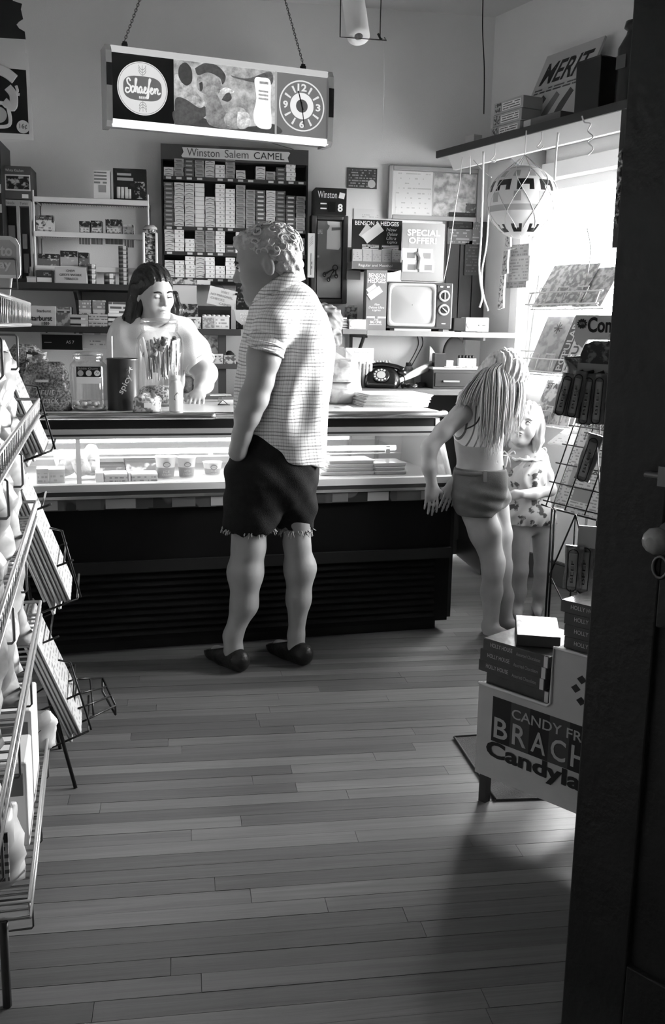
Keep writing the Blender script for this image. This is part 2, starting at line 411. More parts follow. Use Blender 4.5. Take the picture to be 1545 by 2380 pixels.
# script lettering of the brewery name, drawn as pen strokes in a 0..1 box
S_ = [[(.145, .80), (.10, .93), (.05, .86), (.07, .68), (.14, .55), (.135, .35), (.06, .22), (.005, .30), (.03, .45), (.10, .42)],
      [(.235, .50), (.205, .57), (.165, .46), (.175, .28), (.215, .27), (.25, .40)],
      [(.25, .40), (.30, .75), (.315, .92), (.285, .92), (.28, .6), (.275, .27)], [(.275, .34), (.31, .54), (.34, .50), (.335, .30), (.36, .27), (.385, .38)],
      [(.46, .50), (.425, .57), (.385, .44), (.395, .29), (.43, .28), (.465, .48), (.46, .32), (.49, .27), (.52, .38)],
      [(.52, .38), (.565, .45), (.575, .54), (.545, .56), (.525, .42), (.54, .28), (.58, .28), (.62, .40)],
      [(.62, .40), (.68, .80), (.705, .95), (.675, .97), (.66, .7), (.64, .15), (.62, .02), (.60, .1), (.65, .34), (.70, .38)],
      [(.70, .38), (.745, .45), (.755, .53), (.725, .55), (.705, .42), (.72, .28), (.76, .28), (.80, .40)],
      [(.80, .40), (.82, .53), (.825, .50), (.835, .28)], [(.83, .38), (.87, .54), (.915, .52)], [(.915, .52), (.90, .35), (.93, .28), (.985, .36)]]
mb = MB()
for ln in S_: mb.tube(spline([LF.p(cx-.083+x*.172, cy-.045+y_*.092, .0032) for x, y_ in ln], 5), .0042, 6, flat=(LF.n, .25))
mb.obj('script_lettering', lit(.95), lp)
text('BEER', LF.at(cx-.018, cy-.047), .038, .011, lit(.95), lp, z=.003, bold=.03)
for dirn in (1, -1):
    mb = MB(); b0 = cy+dirn*.06
    mb.tube([LF.p(cx, b0, .002), LF.p(cx, b0+dirn*.045, .002)], .0012, 4)
    for kx in (-1, 1):
        for q_ in range(3): mb.tube(spline([LF.p(cx, b0+dirn*.012*q_, .002), LF.p(cx+kx*.012, b0+dirn*(.012*q_+.008), .002), LF.p(cx+kx*.018, b0+dirn*(.012*q_+.022), .002)], 3), .0014, 4)
    mb.obj('wheat_ear', lit(.3), lp)
def litp(v, s):
    def f(nt, b):
        b.inputs['Base Color'].default_value = g3(.04); _in(b, 'Emission Color', (1, 1, 1, 1))
        tc = N(nt, 'ShaderNodeTexCoord'); t = N(nt, 'ShaderNodeTexNoise', Scale=s, Detail=6.0, Roughness=.7); nt.links.new(tc.outputs['Object'], t.inputs['Vector'])
        k = N(nt, 'ShaderNodeMapRange'); k.inputs[1].default_value = .32; k.inputs[2].default_value = .68; k.inputs[3].default_value = v*.25; k.inputs[4].default_value = v*1.6
        nt.links.new(t.outputs[0], k.inputs[0]); nt.links.new(k.outputs[0], b.inputs['Emission Strength'])
    return _mat(('lit_picture', v, s), f)
# picture panel: figures at a picnic with a tall white glass
mb = MB(); mb.box(SF, SW*.274, SW*.744, y0, y1, -.012, 0); pp = mb.obj('picture_panel', litp(.42, 14.), sgn)
PFm = SF.at(SW*.274, y0, .0005); pw, ph = SW*.47, y1-y0
def blob(pts, v, nm, z=.001, sm=True):
    P = [PFm.p(x*pw, y_*ph) for x, y_ in pts]
    if sm: P = spline(P+[P[0]], 5)[:-1]
    mb = MB(); mb.prism(PFm, [((p-PFm.o).dot(PFm.x), (p-PFm.o).dot(PFm.y)) for p in P], z-.0005, z); return mb.obj(nm, lit(v) if v > .9 else litp(v, 26. if v > .1 else 40.), pp)
blob([(0, 0), (1, 0), (1, .16), (.8, .10), (.55, .06), (.3, .14), (0, .22)], .03, 'picture_ground', .001)
blob([(.0, .0), (.18, .05), (.32, .22), (.27, .36), (.16, .40), (.02, .42), (0, .2)], .06, 'picture_dark_shirt', .0014)
blob([(.0, .46), (.12, .40), (.24, .30), (.30, .38), (.22, .52), (.10, .74), (.02, .78), (0, .7)], .45, 'picture_white_sleeve', .0018)
blob([(.07, .66), (.12, .62), (.17, .70), (.165, .88), (.11, .97), (.05, .90), (.04, .76)], .03, 'picture_head', .0022)
blob([(.2, .9), (.3, 1.), (.42, .98), (.5, .84), (.47, .70), (.44, .8), (.33, .86), (.23, .80)], .05, 'picture_hat', .0014)
blob([(.22, .78), (.33, .86), (.42, .80), (.46, .66), (.40, .50), (.30, .52), (.22, .6)], .35, 'picture_face', .001)
blob([(.24, .68), (.27, .7), (.275, .6), (.25, .56)], .04, 'picture_eye', .0022)
blob([(.30, .30), (.36, .55), (.42, .52), (.50, .28), (.66, .14), (.6, .02), (.34, .05)], .22, 'picture_cloth', .0016)
blob([(.48, .18), (.55, .34), (.68, .36), (.73, .2), (.7, .06), (.52, .06)], .42, 'picture_bag', .002)
blob([(.62, .30), (.72, .30), (.75, .16), (.70, .05), (.62, .06)], .72, 'picture_roll', .0024)
blob([(.46, .46), (.5, .56), (.54, .58), (.56, .5), (.52, .44)], .06, 'picture_wheel', .0022)
blob([(.44, .60), (.5, .66), (.58, .62), (.56, .58), (.47, .56)], .85, 'picture_car', .002)
blob([(.55, .86), (.72, .84), (.95, .99), (.97, .80), (.86, .78), (.6, .82)], .1, 'picture_treeline', .0014)
blob([(.79, .16), (.78, .3), (.81, .55), (.79, .84), (.86, .88), (.95, .84), (.955, .5), (.965, .2), (.95, .08), (.84, .08)], 1.3, 'picture_glass', .002)
blob([(.84, .82), (.84, .78), (.93, .78), (.93, .82)], .4, 'picture_foam_line', .0026, False)
for yy in (.62, .56, .68): blob([(.83, yy), (.93, yy), (.93, yy-.03), (.83, yy-.03)], .55, 'picture_glass_print', .0026, False)
# clock panel
mb = MB(); mb.box(SF, SW*.753, SW, y0, y1, -.012, 0); cp = mb.obj('clock_panel', lit(.19), sgn)
CF = SF.at(SW*.753, y0, .0005); cx, cy, R = SW*.247*.5, (y1-y0)*.5, .124
def ringp(r0_, r1_, v, nm, z):
    mb = MB(); n = 48
    for k in range(n):
        a, b = 2*PI*k/n, 2*PI*(k+1)/n
        mb.prism(CF, [(cx+r0_*math.cos(a), cy+r0_*math.sin(a)), (cx+r1_*math.cos(a), cy+r1_*math.sin(a)), (cx+r1_*math.cos(b), cy+r1_*math.sin(b)), (cx+r0_*math.cos(b), cy+r0_*math.sin(b))], z-.0006, z)
    return mb.obj(nm, lit(v), cp)
ringp(R-.007, R, .9, 'dial_ring', .0012); ringp(.032, .064, 1.0, 'inner_ring', .0012); disc(CF, cx, cy, .032, lit(.08), cp, 'dial_hub', .0012)
for h in range(12):
    if h % 3 == 0: continue
    a = PI/2-h*PI/6; mb = MB(); u = (math.cos(a), math.sin(a)); w_ = (-u[1], u[0])
    mb.prism(CF, [(cx+u[0]*r_+w_[0]*q_, cy+u[1]*r_+w_[1]*q_) for r_, q_ in ((.070, -.004), (.106, -.0055), (.106, .0055), (.070, .004))], .0006, .0014)
    mb.obj('hour_mark', lit(.9), cp)
for s, a, w_ in (('12', 90, .05), ('3', 0, .026), ('6', -90, .026), ('9', 180, .026)):
    a = math.radians(a); text(s, CF.at(cx+.089*math.cos(a)-w_/2, cy+.089*math.sin(a)-.018), w_, .036, lit(.95), cp, z=.0016, bold=.03, name='numeral')
for ang, L, wd_ in ((106, .075, .0042), (-82, .102, .003)):
    a = math.radians(ang); u = (math.cos(a), math.sin(a)); w_ = (-u[1], u[0]); mb = MB()
    mb.prism(CF, [(cx-u[0]*.02+w_[0]*wd_, cy-u[1]*.02+w_[1]*wd_), (cx-u[0]*.02-w_[0]*wd_, cy-u[1]*.02-w_[1]*wd_), (cx+u[0]*L-w_[0]*wd_*.5, cy+u[1]*L-w_[1]*wd_*.5), (cx+u[0]*L+w_[0]*wd_*.5, cy+u[1]*L+w_[1]*wd_*.5)], .002, .003)
    mb.obj('clock_hand', G(.004, .4), cp)
mb = MB(); mb.box(SF, SW*.744, SW*.753, y0, y1, -.012, .004); mb.obj('divider', lit(.45), sgn)
# chains up to the ceiling
def chain(p, q, nm, label):
    L = (q-p).length; n = int(L/.017); mb = MB(); t = (q-p).normalized(); a = t.cross(V((0, 1, 0))).normalized(); b = t.cross(a)
    for k in range(n):
        c = p+t*(L*(k+.5)/n); s = a if k % 2 else b
        mb.tube([c+t*(math.cos(2*PI*j/8)*.0125)+s*(math.sin(2*PI*j/8)*.0055) for j in range(8)], .0016, 4, close=True)
    o = mb.obj(nm, G(.12, .4, metal=.7), None, label, 'chain'); return o
for (x_, q, lb) in ((.068, W(347, -60, 5.3), 'thin metal chain rising from the logo end of the beer sign'), (.90, W(668, 20, 5.50), 'thin metal chain rising from the clock end of the beer sign')):
    p = SF.p(SW*x_, SHh+.058, -.06)
    mb = MB(); mb.box(SF.at(SW*x_-.014, SHh+.018, -.07), 0, .028, 0, .03, 0, .02); mb.box(SF.at(SW*x_-.01, SHh+.045, -.066), 0, .022, 0, .012, 0, .012)
    mb.obj('hanger_bracket', G(.01, .5), sgn, bev=.003)
    t = q-p; q2 = p+t*((CEIL-p.z)/t.z) if q.z > CEIL-.1 else q
    chain(p, q2, 'sign_chain', lb)
    if q.z < CEIL-.1:
        mb = MB(); mb.tube([q2, q2+V((0, .05, .02)), V((q2.x, WALLY+.005, q2.z+.03))], .004, 6); mb.obj('ceiling_hook', G(.1, .4, metal=.6), None, 'small hook in the wall holding the chain at the clock end', 'hook')
# paper towel roll in a wire holder hung from the ceiling
hp = [W(790, -40, 4.3), W(790, 86, 4.3), W(898, 93, 4.3), W(898, 90, 4.3), W(884, 82, 4.3), W(886, -40, 4.3)]
Yh = 4.3
def P_(x, y): return W(x, y, Yh)
rc = W(833, 85, Yh); hold = thing('roll_holder', rc, 'bent wire frame with a white paper roll hanging above the counter', 'holder')
top1, top2 = P_(791, 0), P_(885, 0); top1.z = top2.z = CEIL
mb = MB(); mb.tube([top1, P_(790, 86), P_(898, 94), P_(893, 87)], .0028, 6); mb.tube([top2, P_(883, 88)], .0028, 6); mb.tube([P_(878, 78), P_(884, 90), P_(888, 92)], .005, 6)
mb.obj('wire_frame', G(.03, .4, metal=.5), hold)
ax = (W(822, -60, Yh+.25)-rc).normalized()
ax = V((-.04, .62, 1.)).normalized()
mb = MB(); mb.lathe(rc, [(.0185, 0), (.048, 0), (.048, .28), (.0185, .28), (.0185, 0)], 28, axis=ax, capb=False, capt=False); mb.obj('paper_roll', G(.75, .9), hold)
# pull string under the holder and the black wire in front of the right wall
def string(nm, pts, r, v, lb, cat='cord'):
    mb = MB(); mb.tube(spline(pts, 5), r, 5); return mb.obj(nm, G(v, .7), None, lb, cat)
string('pull_string', [P_(891, 93), P_(892, 200), P_(888, 330)], .0011, .75, 'thin white string hanging below the paper roll holder')
string('black_wire', [V((W(1121, 0, 4.9).x, W(1121, 0, 4.9).y, CEIL)), W(1121, 60, 4.9), W(1125, 160, 4.9), W(1124, 265, 4.9)], .003, .01, 'black electric wire dropping from the ceiling to the high shelf')
# ================================================================ cigarette rack on the back wall, every pack a thing
RY = 5.50
RX0, RX1, RZ0, RZ1 = -.092, .700, 1.585, 2.290
RK = Fr((RX0, RY, RZ0)); RWd, RHt = RX1-RX0, RZ1-RZ0
rack = thing('cigarette_rack', RK.p(RWd/2, 0, -.05), 'black wall rack of cigarette packs with a pale lettered header', 'rack')
blk = G(.008, .45)
mb = MB(); mb.box(RK, 0, RWd, 0, RHt, -.10, -.094); mb.obj('back_panel', blk, rack)
for a, b in ((0, .010), (RWd-.010, RWd)):
    mb = MB(); mb.box(RK, a, b, 0, RHt, -.094, 0); mb.obj('side_panel', blk, rack)
HD = .078
mb = MB(); mb.box(RK, 0, RWd, RHt-HD, RHt, -.094, .004); hd = mb.obj('header', G(.05, .5), rack)
hf = RK.at(0, RHt-HD, .004)
mb = MB(); mb.prism(hf, [(.115, .012), (.685, .012), (.678, .034), (.692, .058), (.685, .064), (.112, .064), (.120, .04), (.108, .02)], 0, .0015); hp_ = mb.obj('header_card', G(.62, .5), hd)
text('Winston', hf.at(.138, .020), .172, .040, G(.07, .5), hp_, z=.003)
text('Salem', hf.at(.338, .020), .128, .040, G(.10, .5), hp_, z=.003)
text('CAMEL', hf.at(.495, .020), .165, .036, G(.02, .5), hp_, z=.003)
ys = [W(545, yy, RY).z for yy in (415, 530, 588, 648)]
for zz in ys:
    mb = MB(); mb.box(RK, .010, RWd-.010, zz-RZ0-.020, zz-RZ0, -.094, .006); sh = mb.obj('shelf', G(.03, .5), rack)
    for c in range(14):
        if (c*7+int(zz*100)) % 5 == 0: continue
        mb = MB(); x = .012+(c+.5)*(RWd-.024)/14; mb.box(RK, x-.014, x+.014, zz-RZ0-.016, zz-RZ0-.005, .006, .0072); mb.obj('price_tag', G(.5, .6), sh)
mb = MB(); mb.box(RK, 0, RWd, -.02, .0, -.094, .004); mb.obj('bottom_rail', G(.02, .5), rack)
# packs: thickness, width, depth
PT, PWd, PDp = .0228, .0505, .082
tones = {'w': (.72, .30, 'white'), 'l': (.55, .16, 'pale'), 'm': (.28, .10, 'grey'), 'd': (.09, .30, 'dark'), 's': (.10, .60, 'dark banded'), 'p': (.66, .60, 'plain white')}
PM = {}
for k_, (a, b, nm) in tones.items():
    mb = MB(); f0 = Fr((0, 0, 0)); mb.box(f0, -PWd/2, PWd/2, 0, PT-.0016, -PDp, 0, 0)
    lab = .0004
    if k_ in 'sd':
        mb.box(f0, -.016, .016, PT*.28, PT*.62, 0, lab, 1)
    elif k_ == 'w':
        mb.box(f0, -.004, .004, PT*.3, PT*.65, 0, lab, 1); mb.box(f0, .017, .021, PT*.5, PT*.75, 0, lab, 1)
    elif k_ == 'l':
        mb.prism(f0, [(-.021, PT*.2), (0, PT*.42), (.021, PT*.2), (.021, PT*.36), (0, PT*.62), (-.021, PT*.36)], 0, lab, 1)
    elif k_ == 'm':
        mb.box(f0, -.018, .014, PT*.4, PT*.6, 0, lab, 1); mb.box(f0, -.012, .018, PT*.18, PT*.28, 0, lab, 1)
    o = mb.obj('pack', [G(a, .35), G(b, .4)]); PM[k_] = o.data; bpy.data.objects.remove(o)
rows = [('lmdmlwml lmdw ', (2, 4, 5, 6, 4, 3, 5, 2, 0, 3, 2, 3, 6, 0)),
        ('dllplwwmmsldsm', (10, 10, 10, 10, 7, 10, 9, 10, 9, 9, 9, 9, 8, 8)),
        ('lwwmmwdwwlmwll', (5, 5, 3, 5, 5, 5, 2, 5, 5, 5, 5, 5, 5, 4)),
        ('lwwlwwwwlwwlmm', (4, 4, 5, 5, 5, 3, 5, 4, 5, 4, 5, 4, 4, 3))]
rown = ['top', 'tall second', 'third', 'bottom']
ordn = 'first second third fourth fifth sixth seventh eighth ninth tenth eleventh twelfth thirteenth fourteenth'.split()
rnd = random.Random(5)
for r_, (tn, ct) in enumerate(rows):
    for c in range(14):
        if not ct[c] or tn[c] == ' ': continue
        x = RX0+.012+(c+.5)*(RWd-.024)/14; t_ = tones[tn[c]][2]
        for n_ in range(ct[c]):
            o = bpy.data.objects.new('cigarette_pack', PM[tn[c]]); COL.objects.link(o)
            o.location = (x+rnd.uniform(-.0015, .0015), RY-.002+rnd.uniform(-.003, .004)+PDp/2-PDp/2, ys[r_]+n_*(PT-.0001)+.0002)
            z_ = o.location.z; WLOC[o.name] = V(o.location)
            o.data = PM[tn[c]]
            pos = 'topmost' if n_ == ct[c]-1 else ('lowest' if n_ == 0 else ordn[n_]+' up')
            tag(o, f'{t_} cigarette pack, {pos} in the {ordn[c]} stack of the rack\'s {rown[r_]} shelf', 'cigarette pack', f'cigarette packs on the {rown[r_]} shelf of the wall rack')
# mesh data of a pack was built around its base centre: shift so that the origin is front middle bottom
for me in PM.values():
    a = np.zeros(3*len(me.vertices)); me.vertices.foreach_get('co', a); a = a.reshape(-1, 3); a[:, 1] -= a[:, 1].min(); a[:, 1] += -.0006; me.vertices.foreach_set('co', a.ravel()); me.update()
# thin wire from the sign to the rack
string('sign_wire', [W(590, 322, 5.5), W(640, 335, 5.48), W(682, 347, 5.49)], .0016, .05, 'dark wire running from under the beer sign to the cigarette rack')
# ================================================================ right half of the back wall
def panel(px0, py0, px1, py1, Y, th, mat, label, cat, name, side=None, zbase=None, group=None, bev=0., parent=None):
    """a board, card or box facing the room: front at Y, th deep"""
    fr, w, h = wallrect(px0, py0, px1, py1, Y)
    if zbase is not None: h = fr.o.z+h-zbase; fr = Fr((fr.o.x, fr.o.y, zbase))
    mb = MB(); mb.box(fr, 0, w, 0, h, -th, 0, 0 if side is None else 1, 0)
    o = mb.obj(name, [mat] if side is None else [mat, side], parent, label, cat, group, bev=bev)
    return o, fr, w, h
# small dark notice
o, fr, w, h = panel(806, 391, 876, 438, WALLY-.006, .005, G(.05, .5), 'small dark printed notice with a round seal pinned above the cabinet', 'notice', 'wall_notice')
plate(fr, w*.06, w*.94, h*.08, h*.92, LINES(.05, .30, 70, 60, .52, .5, 2.), o, 'printed_text')
disc(fr, w*.82, h*.24, .022, G(.55), o, 'seal', .002)
# price sign on the wall
o, fr, w, h = panel(733, 437, 805, 499, 5.42, .17, G(.012, .4), 'black cigarette price sign with a big number eight', 'sign', 'price_sign', side=G(.06, .5))
text('Winston', fr.at(w*.07, h*.62), w*.62, h*.26, G(.75), o, z=.0015)
plate(fr.at(w*.74, h*.64).turn(-12), 0, w*.18, 0, h*.22, G(.75), o, 'pictured_pack', .002)
text('8', fr.at(w*.72, h*.12), w*.16, h*.30, G(.8), o, z=.0015, bold=.03, name='numeral')
for yy in (.20, .38): plate(fr, w*.16, w*.36, h*yy, h*(yy+.05), G(.6), o, 'printed_line', .0015)
mb = MB(); mb.box(fr, w*.44, w*.64, h*.1, h*.48, 0, .004); mb.obj('number_holder', G(.004, .3), o)
# fuse cabinet
fr, w, h = wallrect(723, 500, 808, 705, 5.50)
cab = thing('wall_cabinet', fr.p(w/2, 0, -.05), 'wood framed wall cabinet with a grey door and torn white sticker', 'cabinet')
mb = MB(); mb.box(fr, 0, w, 0, h, -.098, -.03); mb.obj('body', G(.05, .6, noise=.3), cab)
for (a, b, c, d) in ((0, .028, 0, h), (w-.028, w, 0, h), (.028, w-.028, 0, .024), (.028, w-.028, h-.024, h)):
    mb = MB(); mb.box(fr, a, b, c, d, -.03, 0); mb.obj('frame_rail', G(.06, .45, noise=.3), cab, bev=.005)
mb = MB(); mb.box(fr, .034, w-.034, .03, h-.03, -.03, -.012); dr = mb.obj('door', G(.20, .5, noise=.15), cab, bev=.003)
df = fr.at(0, 0, -.012)
st = [(.085, .47), (.075, .50), (.078, .26+.20), (.155, .19+.27), (.158, .31), (.150, .285), (.080, .285)]
mb = MB(); mb.prism(df, [(w*.42, h*.62), (w*.75, h*.615), (w*.80, h*.65), (w*.79, h*.84), (w*.55, h*.83), (w*.55, h*.865), (w*.79, h*.87), (w*.77, h*.93), (w*.43, h*.935), (w*.44, h*.90), (w*.5, h*.885), (w*.48, h*.86), (w*.43, h*.83)], 0, .0008)
mb.obj('torn_sticker', G(.72), dr)
plate(df, w*.17, w*.31, h*.79, h*.84, LINES(.3, .7, 120, 100, .5), dr, 'small_sticker')
mb = MB(); mb.box(df, w*.17, w*.22, h*.52, h*.545, 0, .006); mb.obj('catch', G(.5, .3, metal=.6), dr)
# keys on a hook
k0 = df.p(w*.66, h*.41, .012); ky = thing('key_ring', k0-V((0, 0, .07)), 'bunch of dark keys hanging on the grey cabinet door', 'keys')
mb = MB(); mb.tube([k0+V((.014*math.cos(t*PI/6), 0, .014*math.sin(t*PI/6))) for t in range(12)], .0022, 5, close=True); mb.obj('ring', G(.02, .4, metal=.5), ky)
for i, (dx, dz, L) in enumerate(((-.05, -.03, .05), (-.03, -.05, .05), (.005, -.035, .04))):
    mb = MB(); a = k0+V((dx*.2, -.003*i, dz*.3)); b = a+V((dx, 0, dz)); mb.tube([a, b], .0045, 5, flat=((0, 1, 0), .3)); mb.tube([b+V((.008*math.cos(t*PI/4), 0, .011*math.sin(t*PI/4))) for t in range(8)], .0035, 4, close=True)
    mb.obj('key', G(.03, .35, metal=.5), ky)
# thermometer strip
o, fr, w, h = panel(715, 542, 731, 645, 5.47, .012, G(.72), 'narrow white thermometer board between rack and cabinet', 'thermometer', 'thermometer', bev=.002)
for yy in (.2, .3): plate(fr, w*.55, w*.65, h*yy, h*(yy+.06), G(.03), o, 'index_mark')
mb = MB()
for i in range(5): mb.tube([fr.p(w*.2, h*(.70+.04*i), .001), fr.p(w*.7, h*(.78+.04*i), .001)], .0008, 4)
mb.obj('scale_marks', G(.35), o)
mb = MB(); mb.tube([fr.p(w*.5, h*.06, .002), fr.p(w*.5, h*.55, .002)], .002, 6); mb.obj('glass_tube', G(.5, .2), o)
o, fr, w, h = panel(716, 645, 728, 690, 5.585, .006, G(.25), 'grey paper strip stuck on the wall under the thermometer', 'paper', 'paper_strip')
plate(fr, w*.1, w*.9, h*.05, h*.95, LINES(.25, .06, 90, 60, .55), o, 'printed_text')
o, fr, w, h = panel(822, 486, 898, 512, WALLY-.005, .004, G(.66), 'pale paper note on the wall above the cigarette display', 'paper', 'paper_note')
plate(fr, w*.25, w*.75, h*.25, h*.5, LINES(.66, .45, 90, 50, .5), o, 'printed_text')
# framed notice board
fr, w, h = wallrect(903, 388, 1119, 512, 5.56)
nb = thing('notice_board', fr.p(w/2, 0, -.02), 'pale framed notice board with a printed licence and a map', 'notice board')
mb = MB(); mb.box(fr, .02, w-.02, .02, h-.02, -.035, -.02); mb.obj('backing', G(.35), nb)
for (a, b, c, d) in ((0, .024, 0, h), (w-.024, w, 0, h), (.024, w-.024, 0, .024), (.024, w-.024, h-.024, h)):
    mb = MB(); mb.box(fr, a, b, c, d, -.035, 0); mb.obj('frame_rail', G(.32, .4), nb, bev=.004)
mb = MB(); mb.box(fr, .026, w*.475, .022, h-.026, -.020, -.017); dc = mb.obj('licence', G(.72), nb)
plate(fr, .045, w*.46, h*.12, h*.9, LINES(.72, .50, 38, 40, .46, .28, 1.), dc, 'printed_text', z=-.016)
mb = MB(); mb.box(fr, w*.478, w-.026, .03, h-.03, -.020, -.017); mp_ = mb.obj('map', G(.5), nb)
plate(fr, w*.49, w-.035, h*.08, h*.90, BLOTCH(.62, .25, 26, .52, 3., soft=.12), mp_, 'printed_map', z=-.016)
plate(fr, w*.84, w*.97, h*.1, h*.35, BLOTCH(.10, .4, 60, .6, 4.), mp_, 'printed_photo', z=-.0155)
# big cigarette display: header card, five cartons, lettered tray
fr, w, h = wallrect(818, 511, 933, 627, 5.36)
bh = thing('cigarette_display', fr.p(w/2, 0, -.1), 'dark cigarette display card with tilted packs and a row of cartons', 'display')
mb = MB(); mb.box(fr, 0, w, h*.40, h, -.02, 0); mb.box(fr, 0.01, w-.01, 0, h*.42, -.235, -.012); card = mb.obj('header_card', G(.015, .4), bh)
text('BENSON & HEDGES', fr.at(w*.05, h*.885), w*.88, h*.085, G(.75), card, bold=.012)
for (x, y_, L, wd2) in ((.22, .62, .26, .11), (.30, .52, .42, .19)):
    f2 = fr.at(w*x, h*y_).turn(38 if wd2 > .15 else 55); mb = MB(); mb.box(f2, 0, w*L, 0, w*wd2, 0, .002 if wd2 < .15 else .003); mb.obj('pictured_pack', G(.45 if wd2 < .15 else .6), card)
for i, s_ in enumerate(('New', 'Deluxe', 'Ultra', 'Lights')): text(s_, fr.at(w*(.68+.02*(i % 2)), h*(.78-.085*i)), w*.2, h*.065, G(.6), card, slant=.3)
for x in (.20, .60): plate(fr, w*x, w*(x+.34), h*.405, h*.50, LINES(.012, .6, 130, 90, .62, .6, x), card, 'printed_text', z=.0015)
mb = MB(); mb.box(fr, -.004, w*.99, 0, h*.155, -.2, .03); tr = mb.obj('tray', G(.13, .5), bh)
text('Regular and Menthol', fr.at(w*.12, h*.035), w*.68, h*.07, G(.7), tr, z=.032)
for i in range(5):
    mb = MB(); mb.box(fr, w*(.005+.197*i), w*(.005+.197*(i+1))-.002, h*.157, h*.40, -.01, .018); c = mb.obj('carton', G(.34, .4), bh)
    plate(fr, w*(.02+.197*i), w*(.18+.197*i), h*.2, h*.34, LINES(.34, .2, 90, 70, .45, .4, i), c, 'printed_text', z=.019)
# grey card folded behind it
o, fr, w, h = panel(806, 575, 838, 650, 5.48, .006, G(.16), 'grey card leaning between cabinet and cigarette display', 'card', 'leaning_card')
# special offer card
zt = W(985, 653, 5.27).z
fr, w, h = wallrect(934, 519, 1032, 653, 5.27)
so = thing('offer_card', fr.p(w/2, 0, 0), 'grey card announcing a special offer, standing on the television', 'display card')
mb = MB(); mb.box(fr, 0, w, 0, h, -.01, 0); mb.box(fr, w*.1, w*.9, 0, .01, -.10, -.005); c = mb.obj('card', G(.22, .5), so)
text('SPECIAL', fr.at(w*.11, h*.78), w*.78, h*.11, G(.55), c, bold=.03)
text('OFFER!', fr.at(w*.15, h*.645), w*.66, h*.11, G(.55), c, bold=.03)
for i, (x, y_) in enumerate(((.0, .36), (.38, .36), (.02, .155), (.42, .155))):
    mb = MB(); mb.box(fr, w*x, w*(x+.34), h*y_, h*(y_+.2), 0, .004); q = mb.obj('pictured_cup', G(.62, .4), so)
    mb = MB(); mb.box(fr, w*(x+.12), w*(x+.30), h*(y_+.03), h*(y_+.13), .004, .005); mb.obj('cup_print', G(.15), q)
mb = MB(); mb.tube([fr.p(w*.36, h*.50, .006), fr.p(w*.45, h*.40, .01), fr.p(w*.40, h*.2, .008)], .012, 8); mb.obj('pictured_spout', G(.75), so)
# dark boarding in the corner with pinned papers
fr, w, h = wallrect(1036, 514, 1128, 766, 5.575)
wb = thing('dark_boarding', fr.p(w/2, 0, -.01), 'dark wooden boarding on the back wall beside the corner', 'boarding')
for i in range(3):
    mb = MB(); mb.box(fr, w*i/3, w*(i+1)/3-.004, 0, h, -.02, 0); mb.obj('board', G(.035, .5, noise=.35, ns=6), wb, bev=.002)
for (a, b, c, d, v, lb) in ((1043, 494, 1103, 532, .02, 'black paper pinned to the dark boarding below the map'), (1040, 530, 1096, 568, .14, 'grey printed sheet pinned to the dark boarding'), (1096, 505, 1120, 575, .16, 'faded leaflet pinned to the dark boarding near the corner'), (1080, 560, 1112, 640, .05, 'dusky poster pinned low on the dark boarding')):
    o, f2, w2, h2 = panel(a, b, c, d, 5.565, .004, G(v), lb, 'paper', 'pinned_paper')
    plate(f2, w2*.1, w2*.9, h2*.1, h2*.9, LINES(v, v*2.2, 60, 40, .5, .5, a), o, 'printed_text')
# ---------------------------------------------------------------- television shelf
zs = W(990, 770, 5.10).z
SHZ = zs
xe = KX+(WALLY-5.10)*math.tan(RA)-.02
mb = MB(); mb.prism(FL, [(W(851, 772, 5.1).x, 5.08), (xe, 5.08), (KX-.01, 5.59), (W(851, 772, 5.1).x, 5.59)], zs-.028, zs)
o = mb.obj('television_shelf', [G(.22, .5, noise=.2)], None, 'long wooden wall shelf carrying the television', 'shelf', bev=.002)
mb = MB(); mb.box(FL, W(793, 770, 5.1).x, W(850, 772, 5.1).x-.004, 5.06, 5.59, zs-.022, zs+.004)
o2 = mb.obj('corner_shelf', [G(.18, .5)], None, 'short wooden shelf on an iron bracket holding gum boxes', 'shelf', bev=.002)
for px in (836,):
    b = W(px, 790, 5.3); mb = MB(); mb.box(FL, b.x-.008, b.x+.008, 5.12, 5.59, zs-.040, zs-.023); mb.tube([V((b.x, 5.18, zs-.035)), V((b.x, 5.58, zs-.26))], .010, 6); mb.box(FL, b.x-.008, b.x+.008, 5.572, 5.59, zs-.30, zs-.023)
    mb.obj('bracket', G(.03, .4), o2)
for px in (1100,):
    b = W(px, 790, 5.4); mb = MB(); mb.box(FL, b.x-.006, b.x+.006, 5.578, 5.592, zs-.42, zs-.028); mb.box(FL, b.x-.006, b.x+.006, 5.2, 5.58, zs-.045, zs-.028); mb.obj('bracket', G(.25, .4), o)
